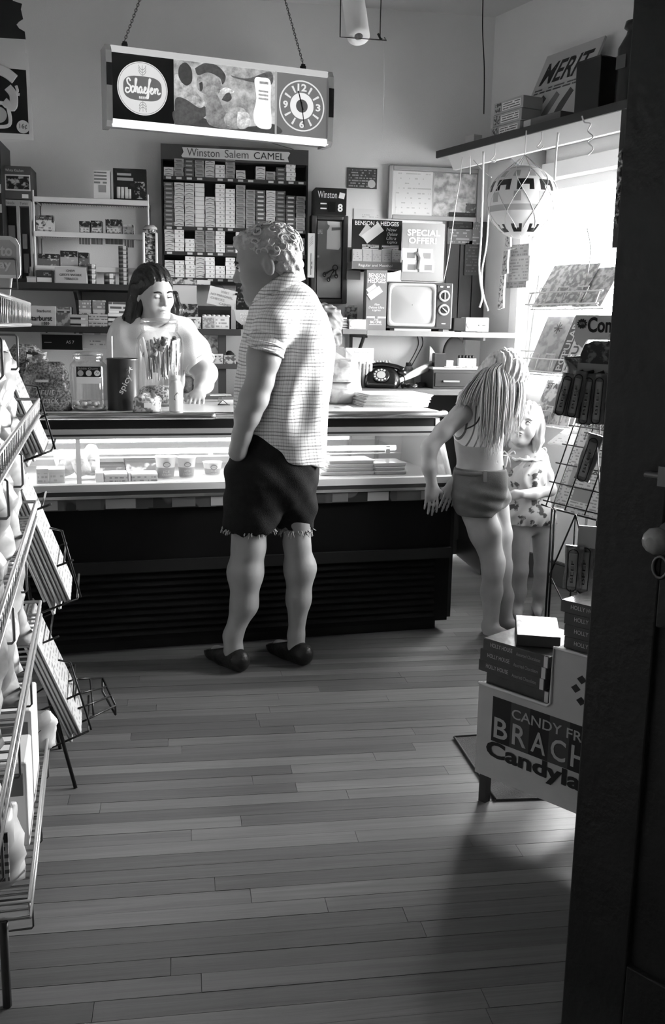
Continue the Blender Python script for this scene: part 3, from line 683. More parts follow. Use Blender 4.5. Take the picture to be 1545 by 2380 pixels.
# television
fr, w, h = wallrect(899, 656, 1051, 769, 5.13); h = fr.o.z+h-zs-.012; fr = Fr((fr.o.x, 5.13, zs+.012))
tv = thing('television', fr.p(w/2, -.012, -.15), 'small old television with a grey screen and two round dials', 'television')
mb = MB(); mb.box(fr, 0, w, 0, h, -.22, 0); mb.box(fr, w*.12, w*.8, h*.1, h*.85, -.33, -.2); mb.obj('cabinet', G(.055, .4, noise=.2), tv, bev=.006)
mb = MB(); n = 40; rw, rh = w*.365, h*.425; cxs, cys = w*.375, h*.51
def sq(t, a, b, e=.28): c_, s_ = math.cos(t), math.sin(t); return (cxs+a*math.copysign(abs(c_)**e, c_), cys+b*math.copysign(abs(s_)**e, s_))
R1 = [[fr.p(*sq(2*PI*k/n, rw*1.0, rh*1.09, .12), 0.002) for k in range(n)], [fr.p(*sq(2*PI*k/n, rw*.98, rh*1.07, .12), .012) for k in range(n)], [fr.p(*sq(2*PI*k/n, rw*.90, rh*.97, .26), .010) for k in range(n)], [fr.p(*sq(2*PI*k/n, rw*.87, rh*.93, .28), .001) for k in range(n)]]
mb.grid(R1, 0, None, True, True); mb.obj('bezel', G(.5, .3, metal=.4), tv)
mb = MB(); rings = []
for q in (1., .8, .55, .3, .02): rings.append([fr.p(*sq(2*PI*k/n, rw*.88*q, rh*.94*q, .28+.25*(1-q)), .002+.012*(1-q*q)) for k in range(n)])
mb.grid(rings, 0, None, True, True); mb.obj('screen', G(.30, .18, spec=.5), tv)
mb = MB(); mb.box(fr, w*.76, w*.97, h*.05, h*.95, 0, .004); pn = mb.obj('control_panel', G(.04, .4), tv)
for yy, ang in ((.72, 90), (.42, -40)):
    c = fr.p(w*.865, h*yy, .004); mb = MB(); mb.lathe(c, [(.030, 0), (.030, .006), (.021, .009), (.021, .006)], 24, axis=fr.n); dl = mb.obj('dial', G(.55, .3, metal=.4), pn)
    mb = MB(); mb.lathe(c, [(.019, 0), (.018, .012)], 20, axis=fr.n); mb.obj('dial_face', G(.02, .4), dl)
    a = math.radians(ang); u = fr.x*math.cos(a)+fr.y*math.sin(a); mb = MB(); mb.tube([c+u*.017+fr.n*.014, c-u*.017+fr.n*.014], .0035, 6); mb.obj('dial_grip', G(.6, .3), dl)
for x in (.80, .90): mb = MB(); mb.box(fr, w*x, w*(x+.04), h*.90, h*.93, .004, .007); mb.obj('button', G(.7), pn)
mb = MB(); mb.box(fr, w*.84, w*.9, h*.115, h*.13, .004, .005); mb.obj('badge', G(.6), pn)
for x in (.1, .85): mb = MB(); mb.box(fr, w*x-.012, w*x+.012, -.012, .004, -.18, -.02); mb.obj('foot', G(.02), tv)
# tall cigarette carton beside it
zz = zs
o, fr, w, h = panel(851, 628, 898, 770, 5.11, .09, G(.17, .45), 'tall grey cigarette carton standing on the shelf beside the television', 'carton', 'tall_carton', zbase=zs)
text('BENSON', fr.at(w*.09, h*.875), w*.82, h*.075, G(.72), o, bold=.02); text('HEDGES', fr.at(w*.05, h*.79), w*.88, h*.075, G(.72), o, bold=.02); text('&', fr.at(w*.42, h*.855), w*.15, h*.03, G(.7), o)
for (x, y_, L, wd2) in ((.14, .60, .5, .28), (.22, .50, .72, .34)):
    f2 = fr.at(w*x, h*y_).turn(36); mb = MB(); mb.box(f2, 0, w*L, 0, w*wd2, 0, .0015 if wd2 < .3 else .0025); mb.obj('pictured_pack', G(.42 if wd2 < .3 else .62), o)
for i, s_ in enumerate(('New', 'Deluxe Ultra', 'Lights')): text(s_, fr.at(w*(.40, .12, .3)[i], h*(.415-.05*i)), w*(.25, .76, .4)[i], h*.038, G(.62), o, slant=.3)
for x in (.04, .58): plate(fr, w*x, w*(x+.4), h*.205, h*.232, G(.7), o, 'printed_band')
text('THE', fr.at(w*.4, h*.165), w*.22, h*.03, G(.7), o); text('BIG ONE', fr.at(w*.22, h*.115), w*.55, h*.045, G(.7), o, bold=.02); plate(fr, w*.17, w*.8, h*.09, h*.10, G(.65), o, 'printed_line')
# white radio at the end of the shelf
fr, w, h = wallrect(1054, 734, 1136, 768, 5.14); fr = Fr((fr.o.x, 5.14, zs)); 
rd = thing('radio', fr.p(w/2, 0, -.05), 'small white and black radio on the shelf beside the television', 'radio')
mb = MB(); mb.box(fr, w*.34, w, .004, h, -.1, 0); mb.obj('case', G(.75, .4), rd, bev=.004)
mb = MB(); mb.box(fr, 0, w*.34, .004, h*.96, -.1, -.003); mb.obj('speaker', G(.01, .5), rd, bev=.004)
mb = MB(); c = fr.p(w*.47, h*.5, 0); mb.lathe(c, [(.020, 0), (.020, .003), (.017, .003)], 20, axis=fr.n); mb.obj('tuning_dial', G(.62, .4), rd)
for x in (.70, .82, .87): mb = MB(); mb.box(fr, w*x, w*(x+.03), h*.44, h*.52, 0, .002); mb.obj('knob', G(.05), rd)
for x in (.2, .8): mb = MB(); mb.box(fr, w*x-.01, w*x+.01, 0, .006, -.08, -.02); mb.obj('foot', G(.02), rd)
# candy and gum boxes on the short shelf
o, fr, w, h = panel(811, 742, 850, 770, 5.09, .10, G(.42, .5), 'small carton with a white oval label on the short shelf', 'box', 'gum_carton', zbase=zs+.004)
disc(fr, w*.5, h*.55, w*.47, G(.75), o, 'oval_label', .0015, sy=.55)
plate(fr, w*.03, w*.3, h*.05, h*.2, G(.7), o, 'price_tag')
fr, w, h = wallrect(806, 714, 829, 742, 5.15)
o, fr, w, h = panel(805, 714, 830, 744, 5.20, .06, BLOTCH(.35, .08, 50, .5, 1.), 'upright box of sweets behind the oval labelled carton', 'box', 'sweets_box', zbase=zs+.004)
mb = MB()
for i in range(4): mb.lathe(fr.p(w*(.12+.25*i), h, -.02), [(.008, -.004), (.010, .004), (.006, .012)], 8)
mb.obj('wrapped_sweets', G(.6, .4), o)
for i, (a, b, c, d) in enumerate(((790, 752, 808, 769), (791, 738, 806, 752))):
    zb = zs+.004 if i == 0 else zq
    o, fr, w, h = panel(a, b, c, d, 5.10, .07, LINES(.10, .6, 90, 60, .7, .5, i), ('dark lettered box at the end of the short shelf', 'pale packet lying on the dark box at the shelf end')[i], 'box', 'small_box', zbase=zb); zq = fr.o.z+h
    mb = MB(); mb.box(fr, 0, w, h*.86, h, 0, .002); mb.obj('lid_edge', G(.5), o)
# ================================================================ left part of the back wall
# wire shelf unit with three pale shelves
LYF = 5.30
def zpx(px, py, Y): return W(px, py, Y).z
ux0, ux1 = W(80, 560, LYF).x, W(345, 560, LYF).x
zt, z2, z3, zb = zpx(210, 461, LYF), zpx(210, 541, LYF), zpx(210, 620, LYF), zpx(210, 657, LYF)
un = thing('tobacco_shelf', V(((ux0+ux1)/2, 5.45, zb)), 'open wall unit with three pale shelf edges and wire sides', 'shelf unit')
for i, zz in enumerate((zt, z2, z3)):
    mb = MB(); mb.box(FL, ux0, ux1, LYF, LYF+.012, zz-.026, zz); mb.obj('shelf_edge', G(.62, .4), un, bev=.002)
    mb = MB(); n = 44
    for k in range(n): x = ux0+.006+(ux1-ux0-.012)*k/(n-1); mb.tube([V((x, LYF+.01, zz-.006)), V((x, WALLY-.02, zz-.006))], .0022, 4)
    for yy in (LYF+.08, LYF+.18): mb.tube([V((ux0, yy, zz-.010)), V((ux1, yy, zz-.010))], .003, 4)
    o = mb.obj('wire_deck', G(.12, .4, metal=.4), un); o['kind'] = 'stuff'
for x in (ux0, ux1):
    mb = MB(); mb.tube([V((x, LYF+.006, zb-.01)), V((x, LYF+.006, zt+.03))], .006, 6); mb.obj('upright', G(.6, .35), un)
    mb = MB(); mb.tube([V((x, WALLY-.012, zb-.01)), V((x, WALLY-.012, zt+.01))], .006, 6); mb.obj('upright', G(.3, .35), un)
    for zz in (zt-.012, z2-.012, z3-.012): mb = MB(); mb.tube([V((x, LYF+.006, zz)), V((x, WALLY-.012, zz))], .004, 6); mb.obj('side_wire', G(.4, .35), un)
# long dark shelves on the wall
def longshelf(px0, px1, py, Y, th, v, lb):
    zz = zpx((px0+px1)/2, py, Y); mb = MB(); mb.box(FL, W(px0, py, Y).x, W(px1, py, Y).x, Y, WALLY-.004, zz-th, zz)
    o = mb.obj('wall_shelf', G(v, .5, noise=.2), None, lb, 'shelf', bev=.002); return o, zz
o, zA = longshelf(-60, 372, 658, 5.24, .03, .03, 'dark wooden wall shelf under the tobacco unit')
for px in (178, 330): b = W(px, 690, 5.4); mb = MB(); mb.prism(Fr((b.x-.008, 5.596, zA-.03), (0, -1, 0), (0, 0, 1)), [(0, 0), (.28, 0), (.28, -.012), (.2, -.05), (.06, -.2), (.012, -.27), (0, -.27)], -.016, 0); mb.obj('bracket', G(.04, .5), o)
o, zB = longshelf(-60, 560, 760, 5.16, .032, .035, 'long dark wooden wall shelf with sweet boxes behind the clerk')
shB = o
for px in (516,): b = W(px, 800, 5.25); mb = MB(); mb.box(FL, b.x-.02, b.x+.02, 5.22, 5.26, zB-.36, zB-.032); mb.obj('post', G(.05, .5), o)
o, zC = longshelf(455, 560, 846, 5.18, .025, .06, 'lower dark wall shelf beside the clerk')
def item(px0, py0, px1, zbase, py_top, Y, th, mat, label, cat='box', name='carton', side=None, group=None, lidv=None, lab=None, bev=.001):
    """a box standing on a shelf: its front at Y; top taken from the photo"""
    mx = (px0+px1)/2; my = (py_top+py_top)/2
    x0, x1 = W(px0, py0, Y).x, W(px1, py0, Y).x; h = W(mx, py_top, Y).z-zbase
    fr = Fr((x0, Y, zbase)); w = x1-x0; mb = MB(); mb.box(fr, 0, w, 0, h, -th, 0, 1 if side else 0, 0)
    o = mb.obj(name, [mat, side] if side else [mat], None, label, cat, group, bev=bev)
    if lidv is not None: mb = MB(); mb.box(fr, -.001, w+.001, h*.84, h+.001, -th-.001, .0012); mb.obj('lid', G(lidv, .5), o)
    if lab: plate(fr, w*lab[0], w*lab[1], h*lab[2], h*lab[3], lab[4], o, 'label', z=.0014)
    return o, fr, w, h
# on the top shelf
o, fr, w, h = item(217, 430, 256, zt, 396, 5.33, .07, G(.68), 'white printed carton standing on the top tobacco shelf', side=G(.4), lab=(.05, .8, .55, .95, LINES(.68, .15, 60, 40, .6, .55, 3.)))
plate(fr, w*.3, w*.75, h*.25, h*.5, G(.25), o, 'label'); 
o, fr, w, h = item(263, 430, 341, zt, 392, 5.33, .07, BLOTCH(.01, .03, 20, .6), 'black picture carton with pale cigar photo on the top tobacco shelf', side=G(.02))
plate(fr, w*.12, w*.6, h*.62, h*.85, LINES(.012, .35, 40, 30, .6, .6, 9.), o, 'label')
for x in (.15, .26, .38, .48): mb = MB(); mb.tube([fr.p(w*x, h*.06, .001), fr.p(w*x, h*(.42 if x < .4 else .36), .001)], w*.05, 8, flat=(fr.n, .2)); mb.obj('pictured_cigar', G(.6), o)
plate(fr, w*.63, w*.97, h*.06, h*.6, BLOTCH(.01, .5, 45, .58, 5.), o, 'picture')
plate(fr, w*.10, w*.18, -.001, .0, G(.5), o, 'price_tag')
# on the second shelf: packets
for i, (a, b, t, v, lb) in enumerate(((84, 126, 512, .55, 'white paper packet lying at the wire side of the second shelf'), (184, 209, 514, .30, 'pouch of tobacco with dark picture, left of a pair on the second shelf'), (211, 237, 513, .30, 'pouch of tobacco with dark picture, right of a pair on the second shelf'), (245, 284, 510, .26, 'wide dark topped tobacco pouch on the second shelf'), (287, 311, 522, .5, 'small pale tobacco packet at the end of the second shelf'))):
    o, fr, w, h = item(a, 530, b, z2, t, 5.32, .06, BLOTCH(v, .04, 40, .56, i+1.), lb, 'tobacco pouch', 'tobacco_pouch', side=G(v*.6))
    if i in (1, 2, 3): mb = MB(); mb.box(fr, w*.02, w*.98, h*.55, h, -.02, .002); mb.obj('flap', BLOTCH(.02, .5, 70, .62, i+2.), o)
    plate(fr, w*.1, w*.9, h*.08, h*.45, LINES(.6, .2, 90, 80, .5, .5, i*1.), o, 'label', z=.0024)
o, fr, w, h = item(86, 505, 124, z2+.0, 500, 5.42, .05, BLOTCH(.25, .03, 45, .5, 8.), 'dark patterned packet behind the white paper packet', 'tobacco pouch', 'tobacco_pouch', side=G(.1))
plate(fr, w*.1, w*.9, h*.7, h*.9, LINES(.1, .5, 90, 80, .5), o, 'label')
# on the third shelf
for i, (a, b, t, v, lb) in enumerate(((88, 138, 590, .12, 'dark photo pouch at the wire side of the third shelf'), (140, 181, 583, .35, 'pouch with white stripes in the middle of the third shelf'), (183, 206, 587, .14, 'narrow dark tobacco pouch on the third shelf'))):
    o, fr, w, h = item(a, 605, b, z3, t, 5.32, .06, BLOTCH(v, .55, 40, .6, i+11.), lb, 'tobacco pouch', 'tobacco_pouch', side=G(v*.5))
    mb = MB(); mb.box(fr, w*.02, w*.98, h*.6, h, -.02, .002); mb.obj('flap', BLOTCH(.02, .45, 60, .6, i+5.), o)
# pale cards hung from the second shelf
for i, (a, b) in enumerate(((184, 209), (211, 238), (245, 285), (289, 311))):
    o, fr, w, h = panel(a, 553, b, 568 if i < 3 else 575, LYF+.05, .004, LINES(.42, .12, 26, 130, .55, 1., i), ('striped card hanging under the left pouch of the pair', 'striped card hanging under the right pouch of the pair', 'striped card hanging under the wide dark topped pouch', 'striped card hanging under the small pale packet')[i], 'card', 'hanging_card', zbase=None)
    mb = MB(); mb.box(fr, w*.1, w*.9, h, z2-.012-fr.o.z, -.003, -.001); mb.obj('clip', G(.2), o)
# round tins stacked in columns
def tins(px, pw, pytop, pybot, zbase, Y, n, lb, grp, band=None):
    x = W(px, (pytop+pybot)/2, Y).x; r = (W(px+pw/2, pybot, Y).x-W(px-pw/2, pybot, Y).x)/2; H_ = W(px, pytop, Y).z-zbase; t = H_/n
    for k in range(n):
        mb = MB(); mb.lathe((x, Y+r, zbase+k*t), [(r*.96, 0), (r, .002), (r, t*.52), (r*1.01, t*.55), (r*1.01, t*.94), (r*.97, t-.0006)], 18, ms=[0, 0, 0, 1, 1])
        pos = 'topmost' if k == n-1 else ('lowest' if k == 0 else ordn[k]+' up')
        o = mb.obj('snuff_tin', [G(.08, .4), G(.25, .35, metal=.4)], None, f'round snuff tin, {pos} in {lb}', 'tin', grp)
        mb = MB(); mb.box(Fr((x, Y, zbase+k*t)), -r*.32+r*.35, r*.32+r*.35, t*.08, t*.92, -.004, .0012-.002*0); mb.obj('paper_label', G(.65), o)
tins(286, 22, 571, 657, zA, 5.28, 9, 'the tall column under the tobacco unit', 'tins in the tall column')
tins(213, 20, 613, 656, zA, 5.27, 4, 'the column beside the chewing tobacco card', 'tins beside the chewing tobacco card')
tins(254, 27, 635, 657, zA, 5.27, 2, 'the low wide column on the dark shelf', 'tins in the low column')
# tall dispenser tube of tins at the end of the unit
xt = W(349, 600, 5.25).x; zt2 = W(349, 531, 5.25).z; r = .032
dsp = thing('tin_dispenser', V((xt, 5.25+r, zA)), 'upright rounded dispenser full of small tins beside the cigarette rack', 'dispenser')
for s in (-1, 1): mb = MB(); mb.box(Fr((xt+s*r-.006, 5.246, zA)), 0, .012, 0, zt2-zA-.02, -.05, .004); mb.obj('side_rail', G(.68, .4), dsp, bev=.003)
n = 11; t = (zt2-zA)/n
for k in range(n): mb = MB(); mb.lathe((xt, 5.25+r, zA+k*t), [(r*.9, 0), (r*.95, .003), (r*.95, t*.7), (r*.85, t*.99)], 16); mb.obj('tin', BLOTCH(.05, .6, 60, .52, k*1., uv=True), dsp)
mb = MB(); mb.lathe((xt, 5.25+r, zt2-.004), [(r*1.15, 0), (r*1.15, .01), (r*.7, .022)], 16); mb.obj('cap', G(.3), dsp)
# boxes and cards on the dark shelf
o, fr, w, h = item(86, 650, 121, zA, 628, 5.26, .1, G(.04), 'dark box with a white lower band on the dark shelf', side=G(.02)); plate(fr, 0, w*.98, h*.05, h*.42, G(.62), o, 'label'); plate(fr, w*.45, w*.95, h*.6, h*.85, LINES(.04, .3, 120, 90, .5), o, 'small_print')
o, fr, w, h = item(128, 640, 201, zA, 621, 5.25, .004, G(.34, .6), 'grey chewing tobacco card leaning on the dark shelf', 'card', 'shelf_card')
for i, s_ in enumerate(('TOBACCO', "GEO'S WORK", 'CHEW')): text(s_, fr.at(w*(.28, .14, .36)[i], h*(.2+.25*i)), w*(.45, .72, .28)[i], h*.15, G(.05), o, bold=.02)
o, fr, w, h = item(62, 650, 84, zA, 643, 5.26, .1, G(.45), 'small pale box at the end of the dark shelf', side=G(.2), lidv=.3)
# chewing gum cabinet at the far left: dark display box on a slotted stand
o, fr, w, h = item(10, 420, 72, zpx(40, 463, 5.3), 386, 5.30, .2, G(.07), 'dark display box with a framed picture of three pipes above the slotted stand', 'display box', 'display_box', side=G(.03))
mb = MB()
for (a, b, c, d) in ((.03, .97, .70, .74), (.03, .97, .26, .30), (.03, .07, .30, .70), (.93, .97, .30, .70)): mb.box(fr, w*a, w*b, h*c, h*d, 0, .003)
mb.obj('picture_frame', G(.5, .4), o); plate(fr, w*.08, w*.92, h*.31, h*.69, BLOTCH(.01, .35, 40, .55, 2.), o, 'picture')
text('White Kitchen', fr.at(w*.05, h*.83), w*.68, h*.08, G(.5), o); plate(fr, w*.64, w*.88, h*.04, h*.16, G(.65), o, 'price_tag')
z0_ = zA; zt_ = zpx(40, 464, 5.3)
fr = Fr((W(12, 560, 5.3).x, 5.30, z0_)); w = W(74, 560, 5.3).x-fr.o.x; h = zt_-z0_-.002
st = thing('slotted_stand', fr.p(w/2, 0, -.1), 'tall stand with two upright slots below the dark display box', 'stand')
mb = MB(); mb.box(fr, 0, w, 0, h, -.2, -.07); mb.obj('back', G(.14, .6), st)
for (a, b) in ((0, .06), (.46, .56), (.94, 1.)): mb = MB(); mb.box(fr, w*a, w*b, 0, h, -.07, 0); mb.obj('divider', G(.30, .5), st)
for (a, b, lb_) in ((.03, .48, 'Needle'), (.52, .97, 'Twist')): mb = MB(); mb.box(fr, w*a, w*b, h*.93, h, -.07, .002); q = mb.obj('slot_sign', G(.30, .5), st); text(lb_, fr.at(w*(a+.08), h*.945), w*.3, h*.035, G(.08), q, z=.004)
for (a, b, c, d, v) in ((.62, .78, .42, .60, .4), (.64, .84, .12, .36, .2), (.8, .95, .08, .20, .62), (.1, .35, .55, .7, .5)): mb = MB(); mb.box(fr, w*a, w*b, h*c, h*d, -.068, -.03); mb.obj('packet', G(v), st)
mb = MB(); mb.box(fr, 0, w, 0, .02, -.07, .004); mb.obj('base', G(.1), st)
# dark cabinet edge at the far left with stickers
fr = Fr((W(-60, 400, 5.2).x, 5.2, zA+.001)); w = W(9, 420, 5.2).x-fr.o.x-.012; h = W(0, 325, 5.2).z-fr.o.z
dk = thing('dark_cabinet', fr.p(w/2, 0, -.1), 'tall dark cabinet with small round stickers at the wall end', 'cabinet')
mb = MB(); mb.box(fr, 0, w, 0, h, -.3, 0); mb.obj('body', G(.012, .4), dk, bev=.003)
for yy in (.80, .63, .49): mb = MB(); mb.box(fr, w*.80, w*.97, h*yy, h*(yy+.06), 0, .003); mb.obj('sticker', G(.3), dk)
# cardboard posters hanging at the far left
fr, w, h = wallrect(-90, 88, 73, 322, 4.75)
ps = thing('ice_cream_poster', fr.p(w/2, 0, 0), 'hanging card poster with pale swirls on black and a price dot', 'poster')
mb = MB(); mb.prism(fr, [(0, 0), (w, 0), (w*.985, h*.55), (w*.965, h*.86), (w*.93, h*.87), (w*.93, h), (0, h)], -.004, 0); pb_ = mb.obj('card', G(.66, .5), ps)
mb = MB(); mb.prism(fr, [(0, h*.06), (w*.94, h*.06), (w*.93, h*.70), (0, h*.72)], 0, .001); mb.obj('black_field', G(.006, .4), pb_)
def curl(pts, r, v, nm): mb = MB(); mb.tube(spline([fr.p(w*x, h*y_, .003) for x, y_ in pts], 6), r, 8, flat=(fr.n, .08)); mb.obj(nm, G(v), pb_)
curl([(.45, .72), (.65, .66), (.77, .60)], .022, .62, 'pale_cone'); curl([(.66, .52), (.74, .44), (.72, .32), (.60, .38)], .018, .5, 'pale_curl'); curl([(.78, .54), (.80, .49), (.78, .46), (.83, .45)], .006, .55, 'flower')
curl([(.4, .34), (.56, .36), (.62, .33), (.66, .30), (.66, .14), (.4, .12)], .008, .62, 'inner_border')
disc(fr, w*.52, h*.24, .034, G(.38), pb_, 'round_picture', .003)
disc(fr, w*.86, h*.13, .028, G(.6), pb_, 'price_dot', .003); text('16¢', fr.at(w*.81, h*.10), .032, .026, G(.02), pb_, z=.004)
mb = MB(); mb.tube([fr.p(w*.5, h, -.002), V((fr.p(w*.5).x, fr.o.y, CEIL-.002))], .0012, 4); mb.obj('hanging_string', G(.3), ps)
fr, w, h = wallrect(-90, -90, 56, 86, 4.6); h = min(h, CEIL-.02-fr.o.z)
mb = MB(); q = [(0, 0), (w, 0), (w*.99, h*.10), (w*.90, h*.14), (w*.86, h*.19), (w*.90, h*.23), (w*.97, h*.27), (w*.94, h*.40), (w*.96, h*.47), (w*.82, h*.50), (w*.80, h*.54), (w*.86, h*.60), (w*.92, h*.68), (w*.9, h), (0, h)]
mb.prism(fr, q, -.006, 0); o = mb.obj('dark_cutout', G(.008, .5), None, 'black scalloped cardboard cut-out hanging from the ceiling', 'poster')
mb = MB(); mb.tube([fr.p(w*.4, h*.9, .0), V((fr.p(w*.4).x, fr.o.y, CEIL-.001))], .0012, 4); mb.obj('hanging_string', G(.3), o)
# ---------------------------------------------------------------- on the long sweet shelf
o, fr, w, h = item(62, 730, 129, zB, 711, 5.19, .12, G(.58), 'white fruit chew carton with bold name at the wall end of the sweet shelf', 'box', 'candy_carton', side=G(.4))
text('Starburst', fr.at(w*.06, h*.25), w*.82, h*.26, G(.02), o, bold=.03); text('Starburst', fr.at(w*.35, h*.68), w*.5, h*.14, G(.05), o, bold=.02)
for i in range(3): mb = MB(); mb.tube([fr.p(w*(.6+.07*i), h*.2, .002), fr.p(w*(.63+.07*i), h*.12, .002), fr.p(w*(.60+.07*i), h*.05, .002)], .0018, 5); mb.obj('printed_curl', G(.03), o)
o, fr, w, h = item(130, 732, 164, zB, 713, 5.20, .12, BLOTCH(.35, .12, 30, .5, 4.), 'greyish candy carton beside the fruit chew carton', 'box', 'candy_carton', side=G(.2), lab=(.1, .95, .7, .86, LINES(.4, .05, 60, 40, .6)))
zq = zB
for i, (t, v) in enumerate(((744, .5), (731, .45))):
    o, fr, w, h = item(163, 750, 205, zq, t, 5.20, .12, G(v), ('low pale candy box under another on the sweet shelf', 'low pale candy box on top of its twin on the sweet shelf')[i], 'box', 'candy_box', side=G(.25)); zq = fr.o.z+h+.0005
    plate(fr, 0, w*.6, h*.15, h*.45, G(.02), o, 'dark_band'); plate(fr, w*.6, w*.85, 0, h*.35, G(.7), o, 'price_tag')
zq = zB
for i, t in enumerate((744, 731)):
    o, fr, w, h = item(206, 750, 250, zq, t, 5.20, .12, LINES(.42, .15, 70, 60, .55, .4, i+3.), ('lower of two stacked flat boxes behind the clerk', 'upper of two stacked flat boxes behind the clerk')[i], 'box', 'candy_box', side=G(.25), lidv=.5); zq = fr.o.z+h+.0005
for i, (a, b) in enumerate(((183, 212), (215, 245))):
    o, fr, w, h = item(a, 715, b, zq, 698, 5.24, .05, LINES(.20, .45, 60, 50, .5, .5, i), ('grey upright packet, first of two on the stacked boxes', 'grey upright packet, second of two on the stacked boxes')[i], 'packet', 'upright_packet', side=G(.1)); plate(fr, w*.05, w*.95, h*.1, h*.35, G(.42), o, 'label')
zq = zB
for i, t in enumerate((750, 740, 728)):
    o, fr, w, h = item(251, 745, 302, zq, t, 5.20, .12, G((.35, .6, .66)[i]), ('lowest box of three stacked behind the clerk', 'middle box of three stacked behind the clerk', 'topmost box of three stacked behind the clerk')[i], 'box', 'candy_box', side=G(.3)); plate(fr, 0, w, h*.0, h*.35, G(.03), o, 'dark_band'); zq = fr.o.z+h+.0005
o, fr, w, h = item(252, 715, 300, zq, 702, 5.23, .04, LINES(.5, .08, 45, 40, .6, .5, 2.), 'lettered packet on the topmost stacked box', 'packet', 'upright_packet', side=G(.3)); plate(fr, w*.02, w*.5, h*.02, h*.2, G(.65), o, 'label')
o, fr, w, h = item(404, 735, 460, zB, 706, 5.28, .08, BLOTCH(.3, .02, 50, .45, 6.), 'tall printed candy carton beside the clerk shoulder', 'box', 'candy_carton', side=G(.1)); plate(fr, w*.05, w*.35, h*.05, h*.45, G(.45), o, 'label')
o, fr, w, h = item(436, 745, 467, zB, 737, 5.18, .1, BLOTCH(.62, .08, 50, .55, 7.), 'low white candy box with dark print beside the clerk', 'box', 'candy_box', side=G(.3), lidv=.6)
o, fr, w, h = item(470, 745, 533, zB, 735, 5.18, .1, G(.55), 'long white candy box with wavy top edge', 'box', 'candy_box', side=G(.3))
plate(fr, w*.02, w*.45, h*.08, h*.9, BLOTCH(.4, .2, 60, .5, 9.), o, 'label'); plate(fr, w*.5, w*.95, h*.15, h*.8, LINES(.6, .3, 60, 40, .5), o, 'small_print')
mb = MB()
for i in range(6): mb.lathe(fr.p(w*(.08+.17*i), h, -.03), [(.012, -.004), (.014, .002), (.008, .008)], 8)
mb.obj('sweets', G(.5), o)
o, fr, w, h = item(461, 735, 537, zB, 712, 5.30, .1, G(.01), 'black open carton behind the long white candy box', 'box', 'candy_carton', side=G(.01), lidv=.02)
# cards on the wall
o, fr, w, h = panel(392, 663, 457, 706, 5.42, .004, G(.5), 'blank pale card standing behind the clerk shoulder', 'card', 'blank_card', zbase=zB); 
mb = MB(); mb.box(fr, w*.46, w*.54, 0, h*.7, -.06, -.003); mb.obj('prop', G(.3), o)
o, fr, w, h = panel(398, 650, 490, 661, 5.47, .006, BLOTCH(.55, .12, 40, .5, 3.), 'lace patterned paper edging under the cigarette rack', 'edging', 'paper_edging')
plate(fr, w*.65, w*.98, h*.05, h*.95, G(.66), o, 'price_tag')
fr, w, h = wallrect(480, 663, 545, 705, 5.40); fr = fr.turn(-12)
mb = MB(); mb.box(fr, 0, w, 0, h, -.003, 0); o = mb.obj('check_notice', G(.62), None, 'tilted white handwritten card hanging below the cigarette rack', 'notice')
for i, (s_, x, ww) in enumerate((('SORRY', .42, .3), ('NO PERSONAL', .08, .8), ('CHECKS', .1, .5), ('CASHED', .45, .42))): text(s_, fr.at(w*x, h*(.74-.22*i)), w*ww, h*.13, G(.22), o)
mb = MB(); mb.tube([fr.p(w*.52, h*.97, .001), V((fr.p(w*.5).x, 5.44, RZ0-.01))], .0015, 4); mb.obj('clip', G(.02), o)
mb = MB(); mb.lathe(fr.p(w*.97, h*.86, .001), [(.007, 0), (.005, .005)], 10, axis=fr.n); mb.obj('pin', G(.01), o)
o, fr, w, h = panel(548, 640, 600, 735, 5.42, .01, BLOTCH(.008, .10, 60, .62, 3.), 'dark patterned poster partly hidden by the customer', 'poster', 'dark_poster', zbase=zB); plate(fr, w*.1, w*.5, h*.5, h*.6, LINES(.01, .15, 60, 40), o, 'small_print')
fr, w, h = wallrect(541, 718, 600, 756, 5.25); mb = MB()
mb.prism(fr, [(w*.02, h*.96), (w*.05, h*1.02), (w*.14, h*.93), (w*.9, h*.95), (w*.92, h*.4), (w*.7, h*.04), (w*.35, h*.02), (w*.12, h*.3), (w*.08, h*.75)], -.003, 0)
o = mb.obj('mint_sign', G(.45), None, 'small cup shaped sign with lettering beside the customer', 'sign')
for i in range(3): text(('MINT', 'ROLL', '25¢')[i], fr.at(w*.3, h*(.62-.2*i)), w*.4, h*.13, G(.75), o)
mb = MB(); mb.box(fr, w*.4, w*.5, zB-fr.o.z, h*.05, -.006, -.003); mb.obj('peg', G(.3), o)
# black price board and pale strips below the sweet shelf
o, fr, w, h = panel(97, 778, 191, 813, 5.35, .02, G(.006, .4), 'black price board hanging below the sweet shelf', 'sign', 'price_board')
mb = MB(); mb.box(fr, -.006, w, h, h+.008, -.02, .003); mb.box(fr, -.006, 0, 0, h, -.02, .003); mb.obj('pale_edge', G(.5), o); text('AS 7', fr.at(w*.6, h*.42), w*.2, h*.2, G(.6), o); plate(fr, w*.06, w*.24, h*.46, h*.5, G(.4), o, 'printed_line')
mb = MB(); mb.box(fr, w*.1, w*.14, h, zB-.032-fr.o.z, -.015, -.01); mb.box(fr, w*.8, w*.84, h, zB-.032-fr.o.z, -.015, -.01); mb.obj('hangers', G(.05), o)
o, fr, w, h = panel(191, 778, 262, 810, 5.36, .012, G(.45), 'pale paper strip hanging beside the black price board', 'paper', 'paper_strip'); plate(fr, w*.25, w*.75, h*.25, h*.6, LINES(.5, .2, 60, 40, .5, .4), o, 'small_print')
mb = MB(); mb.box(fr, w*.4, w*.6, h, zB-.032-fr.o.z, -.008, -.004); mb.obj('hanger', G(.4), o)
